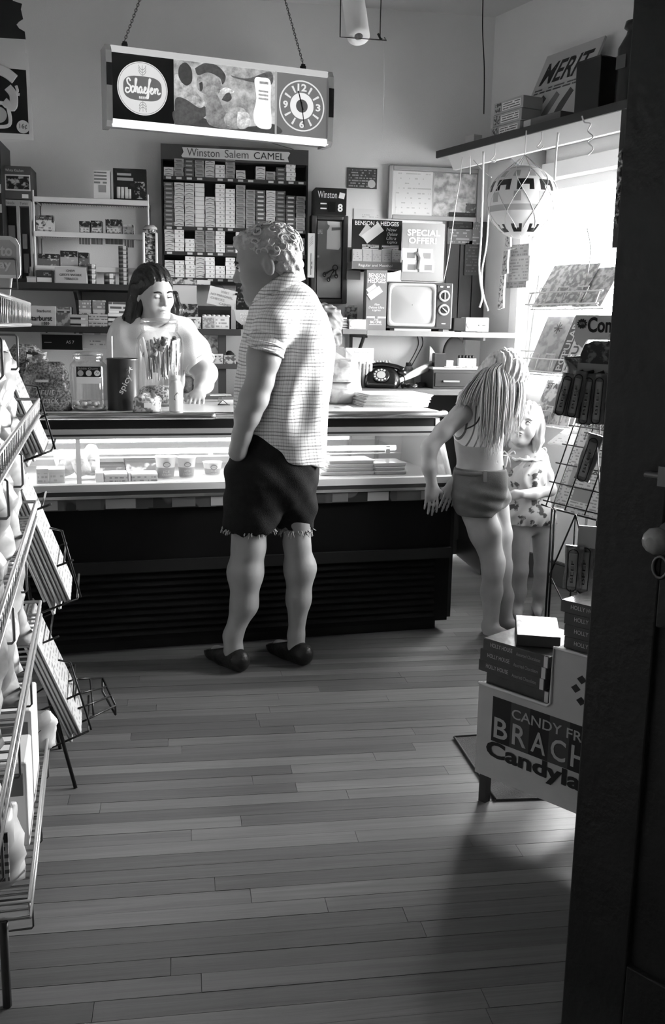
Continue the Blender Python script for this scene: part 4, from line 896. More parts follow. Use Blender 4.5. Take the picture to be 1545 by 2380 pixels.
# boxes on the lower shelf beside the clerk
o, fr, w, h = item(480, 830, 518, zC, 823, 5.20, .1, BLOTCH(.55, .05, 60, .55, 2.), 'pale box of bars on the lower shelf beside the clerk', 'box', 'candy_box', side=G(.3), lidv=.65)
o, fr, w, h = item(462, 800, 513, zC+.0, 773, 5.34, .02, BLOTCH(.4, .10, 25, .55, 1.), 'framed picture card behind the bars on the lower shelf', 'card', 'picture_card'); 
mb = MB()
for (a, b, c, d) in ((0, .06, 0, 1), (.94, 1, 0, 1), (.06, .94, 0, .06), (.06, .94, .94, 1)): mb.box(fr, w*a, w*b, h*c, h*d, 0, .004)
mb.obj('frame', G(.4), o)
mb = MB(); mb.prism(fr, [(w*.18, h*.99), (w*.38, h*.99), (w*.28, h*.85)], .004, .006); mb.obj('pennant', G(.7), o)
o, fr, w, h = item(520, 830, 548, zC, 826, 5.21, .1, BLOTCH(.5, .1, 50, .5, 3.), 'crumpled bag of sweets on the lower shelf', 'bag', 'sweets_bag', side=G(.4)); mb = MB(); mb.lathe(fr.p(w*.5, h*.95, -.04), [(.03, -.004), (.024, .012), (.008, .026)], 9); mb.obj('dark_top', G(.02), o)
# ================================================================ refrigerated display case with counter top
CA = math.radians(6.8); CL = 2.35
cxv = V((math.cos(CA), math.sin(CA), 0)); cvv = V((-math.sin(CA), math.cos(CA), 0))   # along the front; away from the room
CQ = V((1.186, 4.08, 0))-cxv*CL
CF_ = Fr(CQ, cxv)                      # x along the front from its far left end, y up, n towards the customers
CTZ = .985
case = thing('display_case', CF_.p(CL/2, 0, -.35), 'long dark refrigerated display case with lit slanting glass front', 'display case')
blackp = G(.008, .5, noise=.2, spec=.08)
def cbox(nm, x0, x1, y0, y1, v0, v1, mat, par=case, **k):
    mb = MB(); mb.box(CF_, x0, x1, y0, y1, -v1, -v0); return mb.obj(nm, mat, par, **k)
cbox('base_cabinet', 0, CL, .05, .61, .02, .80, blackp)
cbox('plinth', .04, CL-.04, 0, .06, .06, .76, G(.004, .6))
cbox('trim_strip', 0, CL, .345, .392, .0, .022, G(.02, .35, spec=.2))
cbox('side_plate', CL, CL+.022, .06, .64, .03, .78, G(.012, .3), bev=.003)
# louvres of the lower grille
for k in range(9):
    zz = .075+.03*k; mb = MB(); mb.prism(Fr(CF_.p(.05, zz, -.02), CF_.n, CF_.y), [(0, .0), (.016, .0), (.002, .020), (0, .020)], -(CL-.12), 0); 
    mb.obj('louvre', G(.006, .25, spec=.12), case)
# mirror strip with reflections painted on as grey tones and patches, rail, white ledge
cbox('mirror_strip', 0, CL-.005, .61, .656, .0, .03, BLOTCH(.10, .03, 9, .5, 2., r=.12, soft=.02, spec=.6, uv=False, det=0))
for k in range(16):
    x = .18+k*.135+.02*math.sin(k*5.); cbox('painted_reflection', x, x+.07+.05*((k*7) % 3)/2, .614, .652, -.0012, 0, G((.32, .06, .16, .42, .10)[k % 5], .3))
cbox('chrome_rail', 0, CL, .656, .668, -.008, .03, G(.55, .2, metal=.8))
cbox('lower_lip', 0, CL, .668, .684, -.002, .03, G(.04, .3))
cbox('white_ledge', 0, CL, .684, .712, .0, .06, G(.72, .4))
# tub, back and ends, all white inside
cbox('tub_floor', 0, CL, .655, .702, .06, .66, G(.75, .4))
cbox('tub_back', 0, CL, .70, .955, .64, .66, G(.72, .45))
cbox('lower_case_back', 0, CL, .05, .955, .66, .80, blackp)
end = [(-.02, .67), (-.64, .67), (-.64, .955), (-.20, .955), (-.19, .89)]
for e, x in ((0, 0.0), (1, CL-.02)):
    mb = MB(); mb.prism(Fr(CF_.p(x, 0, 0), CF_.n, CF_.y), end, -.02, 0); mb.obj('end_panel', G(.66, .4), case)
# white slanting strips outside the right end
for a, b, c in ((.0, .05, .012), (.075, .11, .010)):
    mb = MB(); mb.prism(Fr(CF_.p(CL, 0, 0), CF_.n, CF_.y), [(-.02-a, .655), (-.02-b, .655), (-.24-b, .955), (-.24-a, .955)], -c, 0); mb.obj('end_strip', G(.72, .4), case)
mb = MB(); mb.prism(Fr(CF_.p(CL, 0, 0), CF_.n, CF_.y), [(-.05, .655), (-.52, .655), (-.52, .95), (-.28, .955)], -.006, 0); mb.obj('end_board', G(.03, .4), case)
# head rails over the glass
cbox('head_dark', 0, CL, .912, .957, .20, .30, G(.008, .4))
cbox('head_rail', 0, CL, .892, .914, .188, .30, G(.42, .35, metal=.3))
cbox('head_groove', 0, CL, .884, .893, .182, .22, G(.03, .3))
cbox('head_lip', 0, CL, .874, .885, .178, .21, G(.45, .3, metal=.4))
# slanting front glass in two panes with a white post
def slant(x0, x1, z0, z1, th=.005):
    v0, v1 = .025, .185
    def vv(z): return v0+(v1-v0)*(z-.705)/(.880-.705)
    mb = MB(); mb.prism(Fr(CF_.p(x0, 0, 0), CF_.n, CF_.y), [(-vv(z0), z0), (-vv(z0)-th, z0), (-vv(z1)-th, z1), (-vv(z1), z1)], -(x1-x0), 0); return mb
GX = None
pdiv = PL(182, 1060, CF_.p(0, 0, -.09), CF_.n); xd = (pdiv-CQ).dot(cxv)
slant(.01, xd-.008, .708, .878).obj('front_glass', CLEAR(.05, .97), case)
slant(xd+.008, CL-.02, .708, .878).obj('front_glass', CLEAR(.05, .97), case)
slant(xd-.009, xd+.009, .702, .884, .012).obj('glass_post', G(.7, .3), case)
# lamps and inner shelf
mb = MB(); mb.tube([CF_.p(.06, .866, -.235), CF_.p(CL-.42, .866, -.235)], .013, 10); mb.obj('lamp_tube', LAMP(22.), case)
cbox('lamp_hood', .02, CL-.05, .884, .90, .2, .30, G(.7))
cbox('inner_shelf', .03, CL-.16, .800, .806, .34, .63, CLEAR(.08, .9, .1, .25))
mb = MB(); mb.tube([CF_.p(.03, .801, -.335), CF_.p(CL-.16, .801, -.335)], .0115, 8); mb.obj('shelf_lamp', LAMP(10.), case)
mb = MB(); mb.tube([CF_.p(.03, .776, -.33), CF_.p(CL-.13, .776, -.33)], .004, 6); mb.obj('shelf_rail', G(.8, .3), case)
for x in (xd+.57, CL-.2): mb = MB(); mb.box(CF_, x-.01, x+.01, .775, .81, -.34, -.325); mb.obj('shelf_bracket', G(.45, .3), case)
for x in (CL-.16, CL-.30): cbox('inner_post', x-.006, x+.006, .70, .89, .60, .63, G(.35, .4))
# grille at the top of the back
mb = MB()
for k in range(90): x = .1+k*(CL-.3)/90; mb.box(CF_, x, x+.010, .84, .87, -.64, -.632)
o = mb.obj('cold_air_grille', G(.45, .5), case); o['kind'] = 'stuff'
# counter top: pale board with a rounded metal front edge
ct = thing('counter_top', CF_.p(CL/2, .957, -.55), 'long pale counter top with a rounded metal front edge', 'counter top')
prof = [(-.165, .957), (-.88, .957), (-.88, CTZ), (-.19, CTZ), (-.172, CTZ-.004), (-.163, CTZ-.013)]
mb = MB(); mb.prism(Fr(CF_.p(-.02, 0, 0), CF_.n, CF_.y), prof, -(CL-.01+.02), 0); mb.obj('board', G(.5, .28, noise=.1, ns=8), ct, bev=.003)
mb = MB(); mb.tube([CF_.p(-.02, .968, -.168), CF_.p(1.30, .968, -.168), CF_.p(1.32, .968, -.168)], .0165, 10); mb.obj('front_edge', G(.45, .25, metal=1.), ct)
mb = MB(); mb.tube([CF_.p(1.32, .969, -.168), CF_.p(CL-.02, .969, -.168), CF_.p(CL+.02, .969, -.19), CF_.p(CL+.03, .969, -.23)], .0165, 10); mb.obj('front_edge', G(.45, .25, metal=1.), ct)
# back of the counter carried by dark panel
# ---------------------------------------------------------------- goods inside the case
def CP(px, py, v): return PL(px, py, CF_.p(0, 0, -v), CF_.n)
def cpos(px, py, v): p = CP(px, py, v); return (p-CQ).dot(cxv)
FZ = .7025
def cup(px0, px1, pytop, v, lb, pr=.45):
    x0, x1 = cpos(px0, 1090, v), cpos(px1, 1090, v); r = (x1-x0)/2*.98; z1 = CP((px0+px1)/2, pytop, v).z; h = z1-FZ; c = CF_.p((x0+x1)/2, FZ, -v-r)
    t = thing('ice_cream_tub', c, lb, 'tub')
    mb = MB(); mb.lathe(c, [(r*.74, 0), (r*.76, .003), (r*.86, h*.5), (r*.87, h*.505), (r*.97, h*.95), (r*1.03, h*.96), (r*1.03, h), (r*.95, h), (r*.93, h*.96)], 28, ms=[0, 1, 1, 0, 0, 0, 0, 0]); mb.obj('cup', [G(.75, .4), G(.34, .4)], t)
    f = Fr(c+CF_.n*(r*.93)+V((0, 0, h*.66)), cxv).lean(-8); disc(f, 0, 0, r*.36, G(.22), t, 'oval_mark', .003, sy=.72); disc(f, 0, 0, r*.28, G(.6), t, 'oval_centre', .0042, sy=.6)
    text('Tasty', f.at(-r*.2, -r*.07), r*.4, r*.15, G(.15), t, z=.0055)
    f2 = Fr(c+CF_.n*(r*.80)+V((0, 0, h*.28)), cxv).lean(-8); text('ICE', f2.at(-r*.3, .0), r*.6, r*.22, G(.65), t, z=.003); text('CREAM', f2.at(-r*.42, -r*.3), r*.84, r*.2, G(.65), t, z=.003)
cup(362, 413, 1063, .17, 'large printed paper tub, first of two side by side in the case'); cup(413, 459, 1064, .19, 'large printed paper tub, second of two side by side in the case')
cup(474, 520, 1076, .24, 'smaller printed tub behind the customer in the case')
def cbx(nm, px0, px1, pytop, v, d, mat, lb, cat, zb=FZ, lidv=None, bev=.002):
    x0, x1 = cpos(px0, 1090, v), cpos(px1, 1090, v); h = CP((px0+px1)/2, pytop, v).z-zb
    mb = MB(); mb.box(CF_, x0, x1, zb, zb+h, -v-d, -v); o = mb.obj(nm, mat, None, lb, cat, bev=bev)
    f = CF_.at(x0, zb, -v)
    if lidv is not None: mb = MB(); mb.box(f, -.001, x1-x0+.001, h*.82, h+.001, -d-.001, .001); mb.obj('lid', G(lidv, .4), o)
    return o, f, x1-x0, h
o, f, w, h = cbx('milk_carton', 84, 112, 1090, .12, .09, G(.68, .4), 'white milk carton at the hidden end of the case', 'carton'); plate(f, w*.1, w*.9, h*.1, h*.7, LINES(.7, .45, 60, 40, .5), o, 'label')
o, f, w, h = cbx('margarine_tub', 113, 150, 1092, .12, .1, G(.7, .4), 'white lidded tub with pale print inside the case', 'tub', lidv=.78); plate(f, w*.1, w*.9, h*.15, h*.7, LINES(.72, .5, 60, 40, .5, .5, 3.), o, 'label')
for i, (px, v, lb) in enumerate(((158, .24, 'rounded white packet leaning behind the glass post'), (196, .20, 'tilted white wrapped packet beside the glass post'), (213, .22, 'tall pale sausage pack standing in the case'))):
    p0 = CP(px, 1112, v); mb = MB(); a = [p0+V((0, 0, .02)), p0+V((-.02*(i < 2), .02, .07)), p0+V((-.035*(i < 2), .04, .11 if i < 2 else .135))]
    mb.tube(spline(a, 3), [.03, .034, .034, .034, .032, .03, .018], 10, flat=(CF_.n, .6)); o = mb.obj('wrapped_packet', BLOTCH(.75, .5, 40, .5, i*1., uv=False), None, lb, 'packet')
    mb = MB(); mb.box(Fr(a[1]+CF_.n*.021+V((-.016, 0, -.02)), cxv), 0, .03, 0, .03, 0, .0012); mb.obj('label', G(.4), o)
for i, (a, b) in enumerate(((222, 240), (242, 296), (298, 303), (305, 366))):
    o, f, w, h = cbx('butter_box', a, b, 1102 if b-a > 20 else 1100, .12, .10, LINES(.5, .25, 70, 60, .5, .5, i) if b-a > 20 else G(.78), ('narrow white box in front of the dark cheeses', 'low printed butter box nearer the glass post', 'thin white divider standing between the butter boxes', 'low printed butter box beside the ice cream tubs')[i], 'box')
    mb = MB(); mb.box(f, 0, w, h*.84, h+.0005, -.1, .001); mb.obj('lid_edge', G(.8), o)
for i, (a, b, t) in enumerate(((232, 290, 1083), (292, 362, 1070))):
    o, f, w, h = cbx('cold_cut_pack', a, b, t, .34, .12, BLOTCH(.16, .5, 30, .55, i+2.), ('dark patterned pack of cold cuts behind the butter boxes', 'taller dark pack of cold cuts behind the butter boxes')[i], 'pack', lidv=.12)
# film wrapped trays stacked at the right
zq = FZ
for i, (a, b, c_) in enumerate(((745, 870, 'lowest'), (758, 868, 'second up'), (762, 868, 'third up'), (765, 868, 'topmost'))):
    x0, x1 = cpos(a, 1095, .16), cpos(b, 1095, .16); mb = MB(); mb.box(CF_, x0, x1, zq+.0003, zq+.0155, -.30, -.16); o = mb.obj('meat_tray', G(.5 if i % 2 else .62, .25), None, f'film wrapped tray, {c_} of the stack nearer the customer', 'tray', 'trays stacked nearer the customer', bev=.005)
    mb = MB(); mb.box(CF_, x0-.004, x1+.004, zq+.012, zq+.0165, -.304, -.156); mb.obj('film_edge', G(.8, .2), o, bev=.002); zq += .0168
zq = FZ
for i, (a, b, c_) in enumerate(((872, 945, 'lowest'), (873, 941, 'second up'), (871, 943, 'topmost'))):
    x0, x1 = cpos(a, 1095, .15), cpos(b, 1095, .15); mb = MB(); mb.box(CF_, x0, x1, zq+.0003, zq+.0165, -.29, -.15); o = mb.obj('meat_tray', G(.36 if i < 2 else .5, .25), None, f'film wrapped tray, {c_} of the stack by the case end', 'tray', 'trays stacked by the case end', bev=.005)
    mb = MB(); mb.box(CF_, x0-.003, x1+.003, zq+.013, zq+.0176, -.293, -.147); mb.obj('film_edge', G(.78, .2), o, bev=.002); zq += .018
p = CP(748, 1100, .42); p.z = FZ; mb = MB(); mb.lathe(p, [(.05, 0), (.052, .03), (.04, .07), (.015, .085)], 16); o = mb.obj('wrapped_loaf', BLOTCH(.35, .7, 30, .5, 4., uv=False), None, 'round wrapped loaf half hidden behind the customer shirt', 'loaf'); mb = MB(); mb.box(Fr(p+CF_.n*.051+V((-.02, 0, .01)), cxv), 0, .03, 0, .025, 0, .001); mb.obj('label', G(.75), o)
# ================================================================ bodies: smooth blended volumes meshed into one continuous skin
class Vol:
    def __init__(s, lo, hi, h):
        s.h = h; s.lo = np.array(lo, dtype=np.float32); n = np.ceil((np.array(hi)-np.array(lo))/h).astype(int)+1
        s.ax = [s.lo[i]+h*np.arange(n[i], dtype=np.float32) for i in range(3)]; s.d = np.full(n, .5, dtype=np.float32)
    def _sub(s, lo, hi):
        sl = []
        for i in range(3):
            a = int(np.floor((lo[i]-s.lo[i])/s.h)); b = int(np.ceil((hi[i]-s.lo[i])/s.h))+1
            a = max(a, 0); b = min(b, len(s.ax[i]))
            if b <= a: return None
            sl.append(slice(a, b))
        X, Y, Z = s.ax[0][sl[0]][:, None, None], s.ax[1][sl[1]][None, :, None], s.ax[2][sl[2]][None, None, :]
        return tuple(sl), X, Y, Z
    def _mix(s, sl, q, k, op):
        d = s.d[sl]
        if op == '-':
            q = -q
            if k > 0: h = np.clip(.5-.5*(d-q)/k, 0, 1); s.d[sl] = d+(q-d)*h+k*h*(1-h)
            else: s.d[sl] = np.maximum(d, q)
        else:
            if k > 0: h = np.clip(.5+.5*(d-q)/k, 0, 1); s.d[sl] = d+(q-d)*h-k*h*(1-h)
            else: s.d[sl] = np.minimum(d, q)
    def cone(s, a, b, ra, rb, k=.02, sq=None, op='+'):
        """tapered limb from a to b; sq = (direction, factor) flattens the section"""
        a, b = np.array(a, dtype=np.float32), np.array(b, dtype=np.float32); m = max(ra, rb)+k+3*s.h
        r = s._sub(np.minimum(a, b)-m, np.maximum(a, b)+m)
        if r is None: return s
        sl, X, Y, Z = r; ab = b-a; L2 = max(float(ab@ab), 1e-9)
        px, py, pz = X-a[0], Y-a[1], Z-a[2]
        t = np.clip((px*ab[0]+py*ab[1]+pz*ab[2])/L2, 0, 1)
        ex, ey, ez = px-t*ab[0], py-t*ab[1], pz-t*ab[2]
        f = 1.
        if sq:
            w = np.array(V(sq[0]).normalized(), dtype=np.float32); c = (ex*w[0]+ey*w[1]+ez*w[2])*(1/sq[1]-1)
            ex, ey, ez = ex+c*w[0], ey+c*w[1], ez+c*w[2]; f = min(1., sq[1])**.5
        q = (np.sqrt(ex*ex+ey*ey+ez*ez)-(ra+(rb-ra)*t))*f
        s._mix(sl, q, k, op); return s
    def limb(s, pts, k=.02, sq=None):
        """chain of (point, radius)"""
        for (a, ra), (b, rb) in zip(pts[:-1], pts[1:]): s.cone(a, b, ra, rb, k, sq)
        return s
    def ell(s, c, r, A=None, k=.02, op='+'):
        """ellipsoid with half axes r along the three unit vectors A"""
        c = np.array(c, dtype=np.float32); m = max(r)+k+3*s.h; q_ = s._sub(c-m, c+m)
        if q_ is None: return s
        sl, X, Y, Z = q_
        if A is None: A = (V((1, 0, 0)), V((0, 1, 0)), V((0, 0, 1)))
        k0 = 0; k1 = 0
        for i in range(3):
            e = ((X-c[0])*A[i][0]+(Y-c[1])*A[i][1]+(Z-c[2])*A[i][2]); k0 = k0+(e/r[i])**2; k1 = k1+(e/r[i]**2)**2
        k0 = np.sqrt(k0); k1 = np.sqrt(k1)+1e-6
        s._mix(sl, k0*(k0-1)/k1, k, op); return s
    def cut(s, fn):
        """keep only where fn(X, Y, Z) < 0"""
        X, Y, Z = s.ax[0][:, None, None], s.ax[1][None, :, None], s.ax[2][None, None, :]
        s.d = np.maximum(s.d, fn(X, Y, Z).astype(np.float32)); return s
    def warp(s, fn):
        X, Y, Z = s.ax[0][:, None, None], s.ax[1][None, :, None], s.ax[2][None, None, :]
        s.d = s.d+fn(X, Y, Z).astype(np.float32); return s
    def mesh(s, name, mat, parent=None, label=None, cat=None, mats=None, pick=None, smooth=1):
        d = s.d; d[0] = d[-1] = .5; d[:, 0] = d[:, -1] = .5; d[:, :, 0] = d[:, :, -1] = .5
        ins = d < 0; n = np.array(d.shape)
        cs = [ins[a:n[0]-1+a, b:n[1]-1+b, c:n[2]-1+c] for a in (0, 1) for b in (0, 1) for c in (0, 1)]
        tot = sum(x.astype(np.int8) for x in cs); act = (tot > 0) & (tot < 8)
        I = np.argwhere(act); idx = np.full(act.shape, -1, dtype=np.int64); idx[act] = np.arange(len(I))
        off = [(a, b, c) for a in (0, 1) for b in (0, 1) for c in (0, 1)]
        val = np.stack([d[I[:, 0]+o[0], I[:, 1]+o[1], I[:, 2]+o[2]] for o in off], 1)
        P = np.zeros((len(I), 3)); C = np.zeros(len(I))
        for i in range(8):
            for j in range(i+1, 8):
                df = [abs(off[i][q]-off[j][q]) for q in range(3)]
                if sum(df) != 1: continue
                a, b = val[:, i], val[:, j]; m = (a < 0) != (b < 0)
                t = np.where(m, a/(a-b+1e-12), 0)
                for q in range(3): P[:, q] += np.where(m, off[i][q]+t*(off[j][q]-off[i][q]), 0)
                C += m
        P = P/C[:, None]+I; P = P*s.h+s.lo
        F_ = []
        for axq in range(3):
            u, v = (axq+1) % 3, (axq+2) % 3
            sh = [slice(1, -1)]*3; sh[axq] = slice(0, -1)
            lo_ = ins[tuple(slice(1, n[q]-1) if q != axq else slice(0, n[q]-1) for q in range(3))]
            hi_ = ins[tuple(slice(1, n[q]-1) if q != axq else slice(1, n[q]) for q in range(3))]
            E = np.argwhere(lo_ != hi_)
            if not len(E): continue
            flip = lo_[tuple(E.T)]
            E = E.copy()
            for q in range(3):
                if q != axq: E[:, q] += 1
            def g(du, dv): e = E.copy(); e[:, u] -= du; e[:, v] -= dv; return idx[tuple(e.T)]
            Q = np.stack([g(1, 1), g(0, 1), g(0, 0), g(1, 0)], 1); Q[~flip] = Q[~flip][:, ::-1]; F_.append(Q)
        F_ = np.concatenate(F_)
        for _ in range(smooth):
            A = np.zeros_like(P); K = np.zeros(len(P))
            for a, b in ((0, 1), (1, 2), (2, 3), (3, 0)):
                np.add.at(A, F_[:, a], P[F_[:, b]]); np.add.at(A, F_[:, b], P[F_[:, a]]); np.add.at(K, F_[:, a], 1); np.add.at(K, F_[:, b], 1)
            P = P*.5+A/np.maximum(K, 1)[:, None]*.5
        lo, hi = P.min(0), P.max(0); base = V(((lo[0]+hi[0])/2, (lo[1]+hi[1])/2, lo[2]))
        me = bpy.data.meshes.new(name); Pl = P-np.array(base)
        me.vertices.add(len(Pl)); me.vertices.foreach_set('co', Pl.astype(np.float32).ravel())
        me.loops.add(4*len(F_)); me.loops.foreach_set('vertex_index', F_.astype(np.int32).ravel())
        me.polygons.add(len(F_)); me.polygons.foreach_set('loop_start', np.arange(0, 4*len(F_), 4, dtype=np.int32)); me.polygons.foreach_set('loop_total', np.full(len(F_), 4, dtype=np.int32))
        me.update(calc_edges=True); me.polygons.foreach_set('use_smooth', np.ones(len(F_), dtype=bool))
        for m in (mats or [mat]): me.materials.append(m)
        if pick is not None:
            cen = P[F_].mean(1); me.polygons.foreach_set('material_index', pick(cen).astype(np.int32))
        me.validate()
        o = bpy.data.objects.new(name, me); COL.objects.link(o); place(o, base, parent); tag(o, label, cat); return o
def axes(fwd, tilt=0., upv=(0, 0, 1)):
    """head axes: forward, left-right, up"""
    f = V(fwd).normalized(); u = V(upv); u = (u-f*u.dot(f)).normalized(); r = f.cross(u)
    t = math.radians(tilt); return f, r*math.cos(t)+u*math.sin(t), u*math.cos(t)-r*math.sin(t)
def head(vol, c, A, s=1., fem=False, child=False, k=.012):
    """skull, jaw, nose, lips and ears blended into a body volume; c = middle of the head at eye level"""
    f, r, u = A
    def P(a, b, cc): return V(c)+(f*a+r*b+u*cc)*s
    def E(a, b, cc, rad, kk=k, op='+'): vol.ell(P(a, b, cc), [x*s for x in rad], (f, r, u), kk*s, op)
    E(-.014, 0, .034, (.100, .077, .086)); E(.026, 0, -.022, (.066, .066, .086), .03)
    jw = .046 if (fem or child) else .055
    E(.026, 0, -.072, (.056, jw, .042), .03); E(.066, 0, -.100, (.020, .022, .017), .03)
    E(.074, 0, .022, (.018, .050, .014), .02)
    for q in (-1, 1):
        E(.058, q*.040, -.028, (.026, .024, .026), .03)
        E(.097, q*.031, .000, (.019, .019, .0115), .012, '-')
        E(.074, q*.031, .000, (.0165, .0165, .0135), .004)                    # lids over the eyeball
        E(-.014, q*.077, -.012, (.019, .009, .031), .006); E(-.010, q*.086, -.008, (.009, .006, .017), .005, '-')
    nl = .020 if child else .026
    vol.cone(P(.086, 0, .012), P(.084+nl, 0, -.030), .0085*s, .0118*s, .012*s)
    for q in (-1, 1): E(.096, q*.0115, -.036, (.010, .0075, .0075), .008)
    E(.091, 0, -.060, (.012, .022, .0065), .008); E(.089, 0, -.0725, (.012, .019, .0075), .008)
    E(.105, 0, -.066, (.016, .026, .0018), .003, '-')
    return P
def face_bits(P, A, s, par, closed=0.0, brow=.03, iris=.02, look=(0, 0), lip=.2, white=.7, skin=None):
    """eyes, brows and lips as small parts on the head"""
    f, r, u = A
    for q in (-1, 1):
        c = P(.0765, q*.031, .0)
        mb = MB()
        mb.lathe(c-f*.0126*s, [(.0146*s*math.sin(PI*t/10), .0146*s*(1-math.cos(PI*t/10))) for t in range(1, 10)], 12, axis=f)
        e = mb.obj('eye', G(white, .15, spec=.5), par)
        g = (f+r*look[0]+u*look[1]).normalized(); mb = MB(); mb.lathe(c+g*.0010*s, [(.0062*s, 0), (.0062*s, .0012*s), (.004*s, .0022*s)], 12, axis=g); 
        mb.obj('iris', G(iris, .1, spec=.5), e)
        mb = MB(); lift = .0005-.0035*closed
        pts = [P(.0915, q*.0185, lift*1.0-.001-.003*closed), P(.0965, q*.031, .0062-.012*closed), P(.0885, q*.0445, lift-.003*closed)]
        mb.tube(spline(pts, 4), [.0008*s]+[.0019*s]*7+[.0012*s], 5); mb.obj('eyelash', G(.01, .6), par)
        if closed > .2:
            rows_ = []
            for i in range(5):
                th = -.55+i*.42*closed*1.2; rows_.append([c+(f*(math.cos(.9-th)*math.cos(ph))+r*math.sin(ph)+u*(math.sin(.9-th)*math.cos(ph)))*.0156*s for ph in np.linspace(-1.15, 1.15, 9)])
            mb = MB(); mb.grid(rows_); mb.obj('eyelid', skin, par)
        mb = MB(); mb.tube(spline([P(.0955, q*.013, .0165), P(.0965, q*.030, .0235), P(.084, q*.050, .0175)], 4), [.0016*s]+[.0034*s]*7+[.0012*s], 6); mb.obj('eyebrow', G(brow, .9), par)
    mb = MB(); mb.tube(spline([P(.0935, -.021, -.0655), P(.1015, -.007, -.0615), P(.1015, .007, -.0615), P(.0935, .021, -.0655)], 4), [.0006*s]+[.0022*s]*11+[.0006*s], 6); mb.obj('lip', G(lip, .5), par)
    mb = MB(); mb.tube(spline([P(.0935, -.019, -.0685), P(.1005, -.007, -.0735), P(.1005, .007, -.0735), P(.0935, .019, -.0685)], 4), [.0006*s]+[.0026*s]*11+[.0006*s], 6); mb.obj('lip', G(lip, .5), par)
def SKIN(v):
    def f(nt, b):
        tc = N(nt, 'ShaderNodeTexCoord'); t = N(nt, 'ShaderNodeTexNoise', Scale=22.0, Detail=4.0); nt.links.new(tc.outputs['Object'], t.inputs['Vector'])
        setv(nt, b, math_(nt, 'MULTIPLY', math_(nt, 'MULTIPLY_ADD', t.outputs[0], .24, .88), v)); b.inputs['Roughness'].default_value = .5; _in(b, 'Specular IOR Level', .35)
        _in(b, 'Subsurface Weight', .08); _in(b, 'Subsurface Radius', (.008, .008, .008))
    return _mat(('skin', v), f)
def hand(vol, wrist, palm_dir, side, curl, s=1., spread=.25, thumb=1., k=.006, tips=None):
    """a palm with four jointed fingers and a thumb. palm_dir = wrist to knuckles, side = towards the thumb, curl = direction the fingers bend"""
    d, sd, cu = V(palm_dir).normalized(), V(side).normalized(), V(curl).normalized()
    w = V(wrist); kn = w+d*.085*s
    vol.ell(w+d*.045*s, [.050*s, .040*s, .016*s], (d, sd, d.cross(sd).normalized()), .012*s)
    vol.cone(w, w+d*.03*s, .022*s, .022*s, .012*s, (d.cross(sd), .75))
    Ls = (.040, .046, .043, .033)
    for i in range(4):
        o = (1.5-i)*.0195*s; b = kn-d*.012*s+sd*o-d*abs(1.2-i)*.004*s; dd = (d+sd*(1.5-i)*spread*.12).normalized(); L = Ls[i]*s
        bend = tips if tips is not None else .5; p = b; r_ = .0088*s*(1-.08*(i == 3)); a = 0.
        for j in range(3):
            a += bend*(.6, .9, .7)[j]; dv = (dd*math.cos(a)+cu*math.sin(a)); l = L*(1., .66, .52)[j]; q = p+dv*l
            vol.cone(p, q, r_*(1-.07*j), r_*(.93-.07*j), k*s); p = q
    tb = w+d*.028*s+sd*.030*s; t1 = tb+(d*.55+sd*.75*thumb+cu*.35).normalized()*.038*s; t2 = t1+(d*.95+sd*.10+cu*.35).normalized()*.032*s
    vol.cone(tb-sd*.012*s, t1, .014*s, .0105*s, .010*s); vol.cone(t1, t2, .0105*s, .0082*s, k*s)
# ================================================================ the customer at the counter
def PLAID():
    def f(nt, b):
        tc = N(nt, 'ShaderNodeTexCoord'); sp = N(nt, 'ShaderNodeSeparateXYZ'); 
        ds = N(nt, 'ShaderNodeTexNoise', Scale=7.0, Detail=2.0); nt.links.new(tc.outputs['Object'], ds.inputs['Vector'])
        nt.links.new(tc.outputs['Object'], sp.inputs[0])
        w = math_(nt, 'MULTIPLY_ADD', ds.outputs[0], .02, 0.)
        def lines(c, f_, wd, ph=0.): return math_(nt, 'LESS_THAN', math_(nt, 'FRACT', math_(nt, 'MULTIPLY_ADD', math_(nt, 'ADD', c, w), f_, ph)), wd)
        hx = math_(nt, 'MULTIPLY_ADD', sp.outputs[1], -.6, sp.outputs[0])
        a = lines(sp.outputs[2], 78., .36); a2 = lines(sp.outputs[2], 19.5, .55, .3); v_ = lines(hx, 46., .16); v2 = lines(hx, 46., .10, .35)
        nz = N(nt, 'ShaderNodeTexNoise', Scale=260.0, Detail=2.0); nt.links.new(tc.outputs['Object'], nz.inputs['Vector'])
        tot = math_(nt, 'ADD', math_(nt, 'MULTIPLY', math_(nt, 'MULTIPLY', a, math_(nt, 'MULTIPLY_ADD', a2, .5, .5)), .8), math_(nt, 'MULTIPLY', math_(nt, 'MAXIMUM', v_, v2), .35))
        tot = math_(nt, 'MULTIPLY', math_(nt, 'MINIMUM', tot, 1.), math_(nt, 'MULTIPLY_ADD', nz.outputs[0], .9, .45))
        setv(nt, b, mixc(nt, math_(nt, 'MINIMUM', tot, 1.),   .74, .20)); b.inputs['Roughness'].default_value = .9; _in(b, 'Specular IOR Level', .1)
    return _mat(('plaid_cotton',), f)
MY = 3.72
def MW(px, py, dy=0.): return W(px, py, MY+dy)
mpx = MY/2250*1.0
man = thing('person', V((MW(610, 1550).x, MY, 0)), 'grey-haired man in a checked shirt and cut-off shorts standing at the counter', 'person')
skin_m = SKIN(.28)
bv = Vol((-.10, 3.30, -.01), (.86, 4.15, 1.86), .0055)
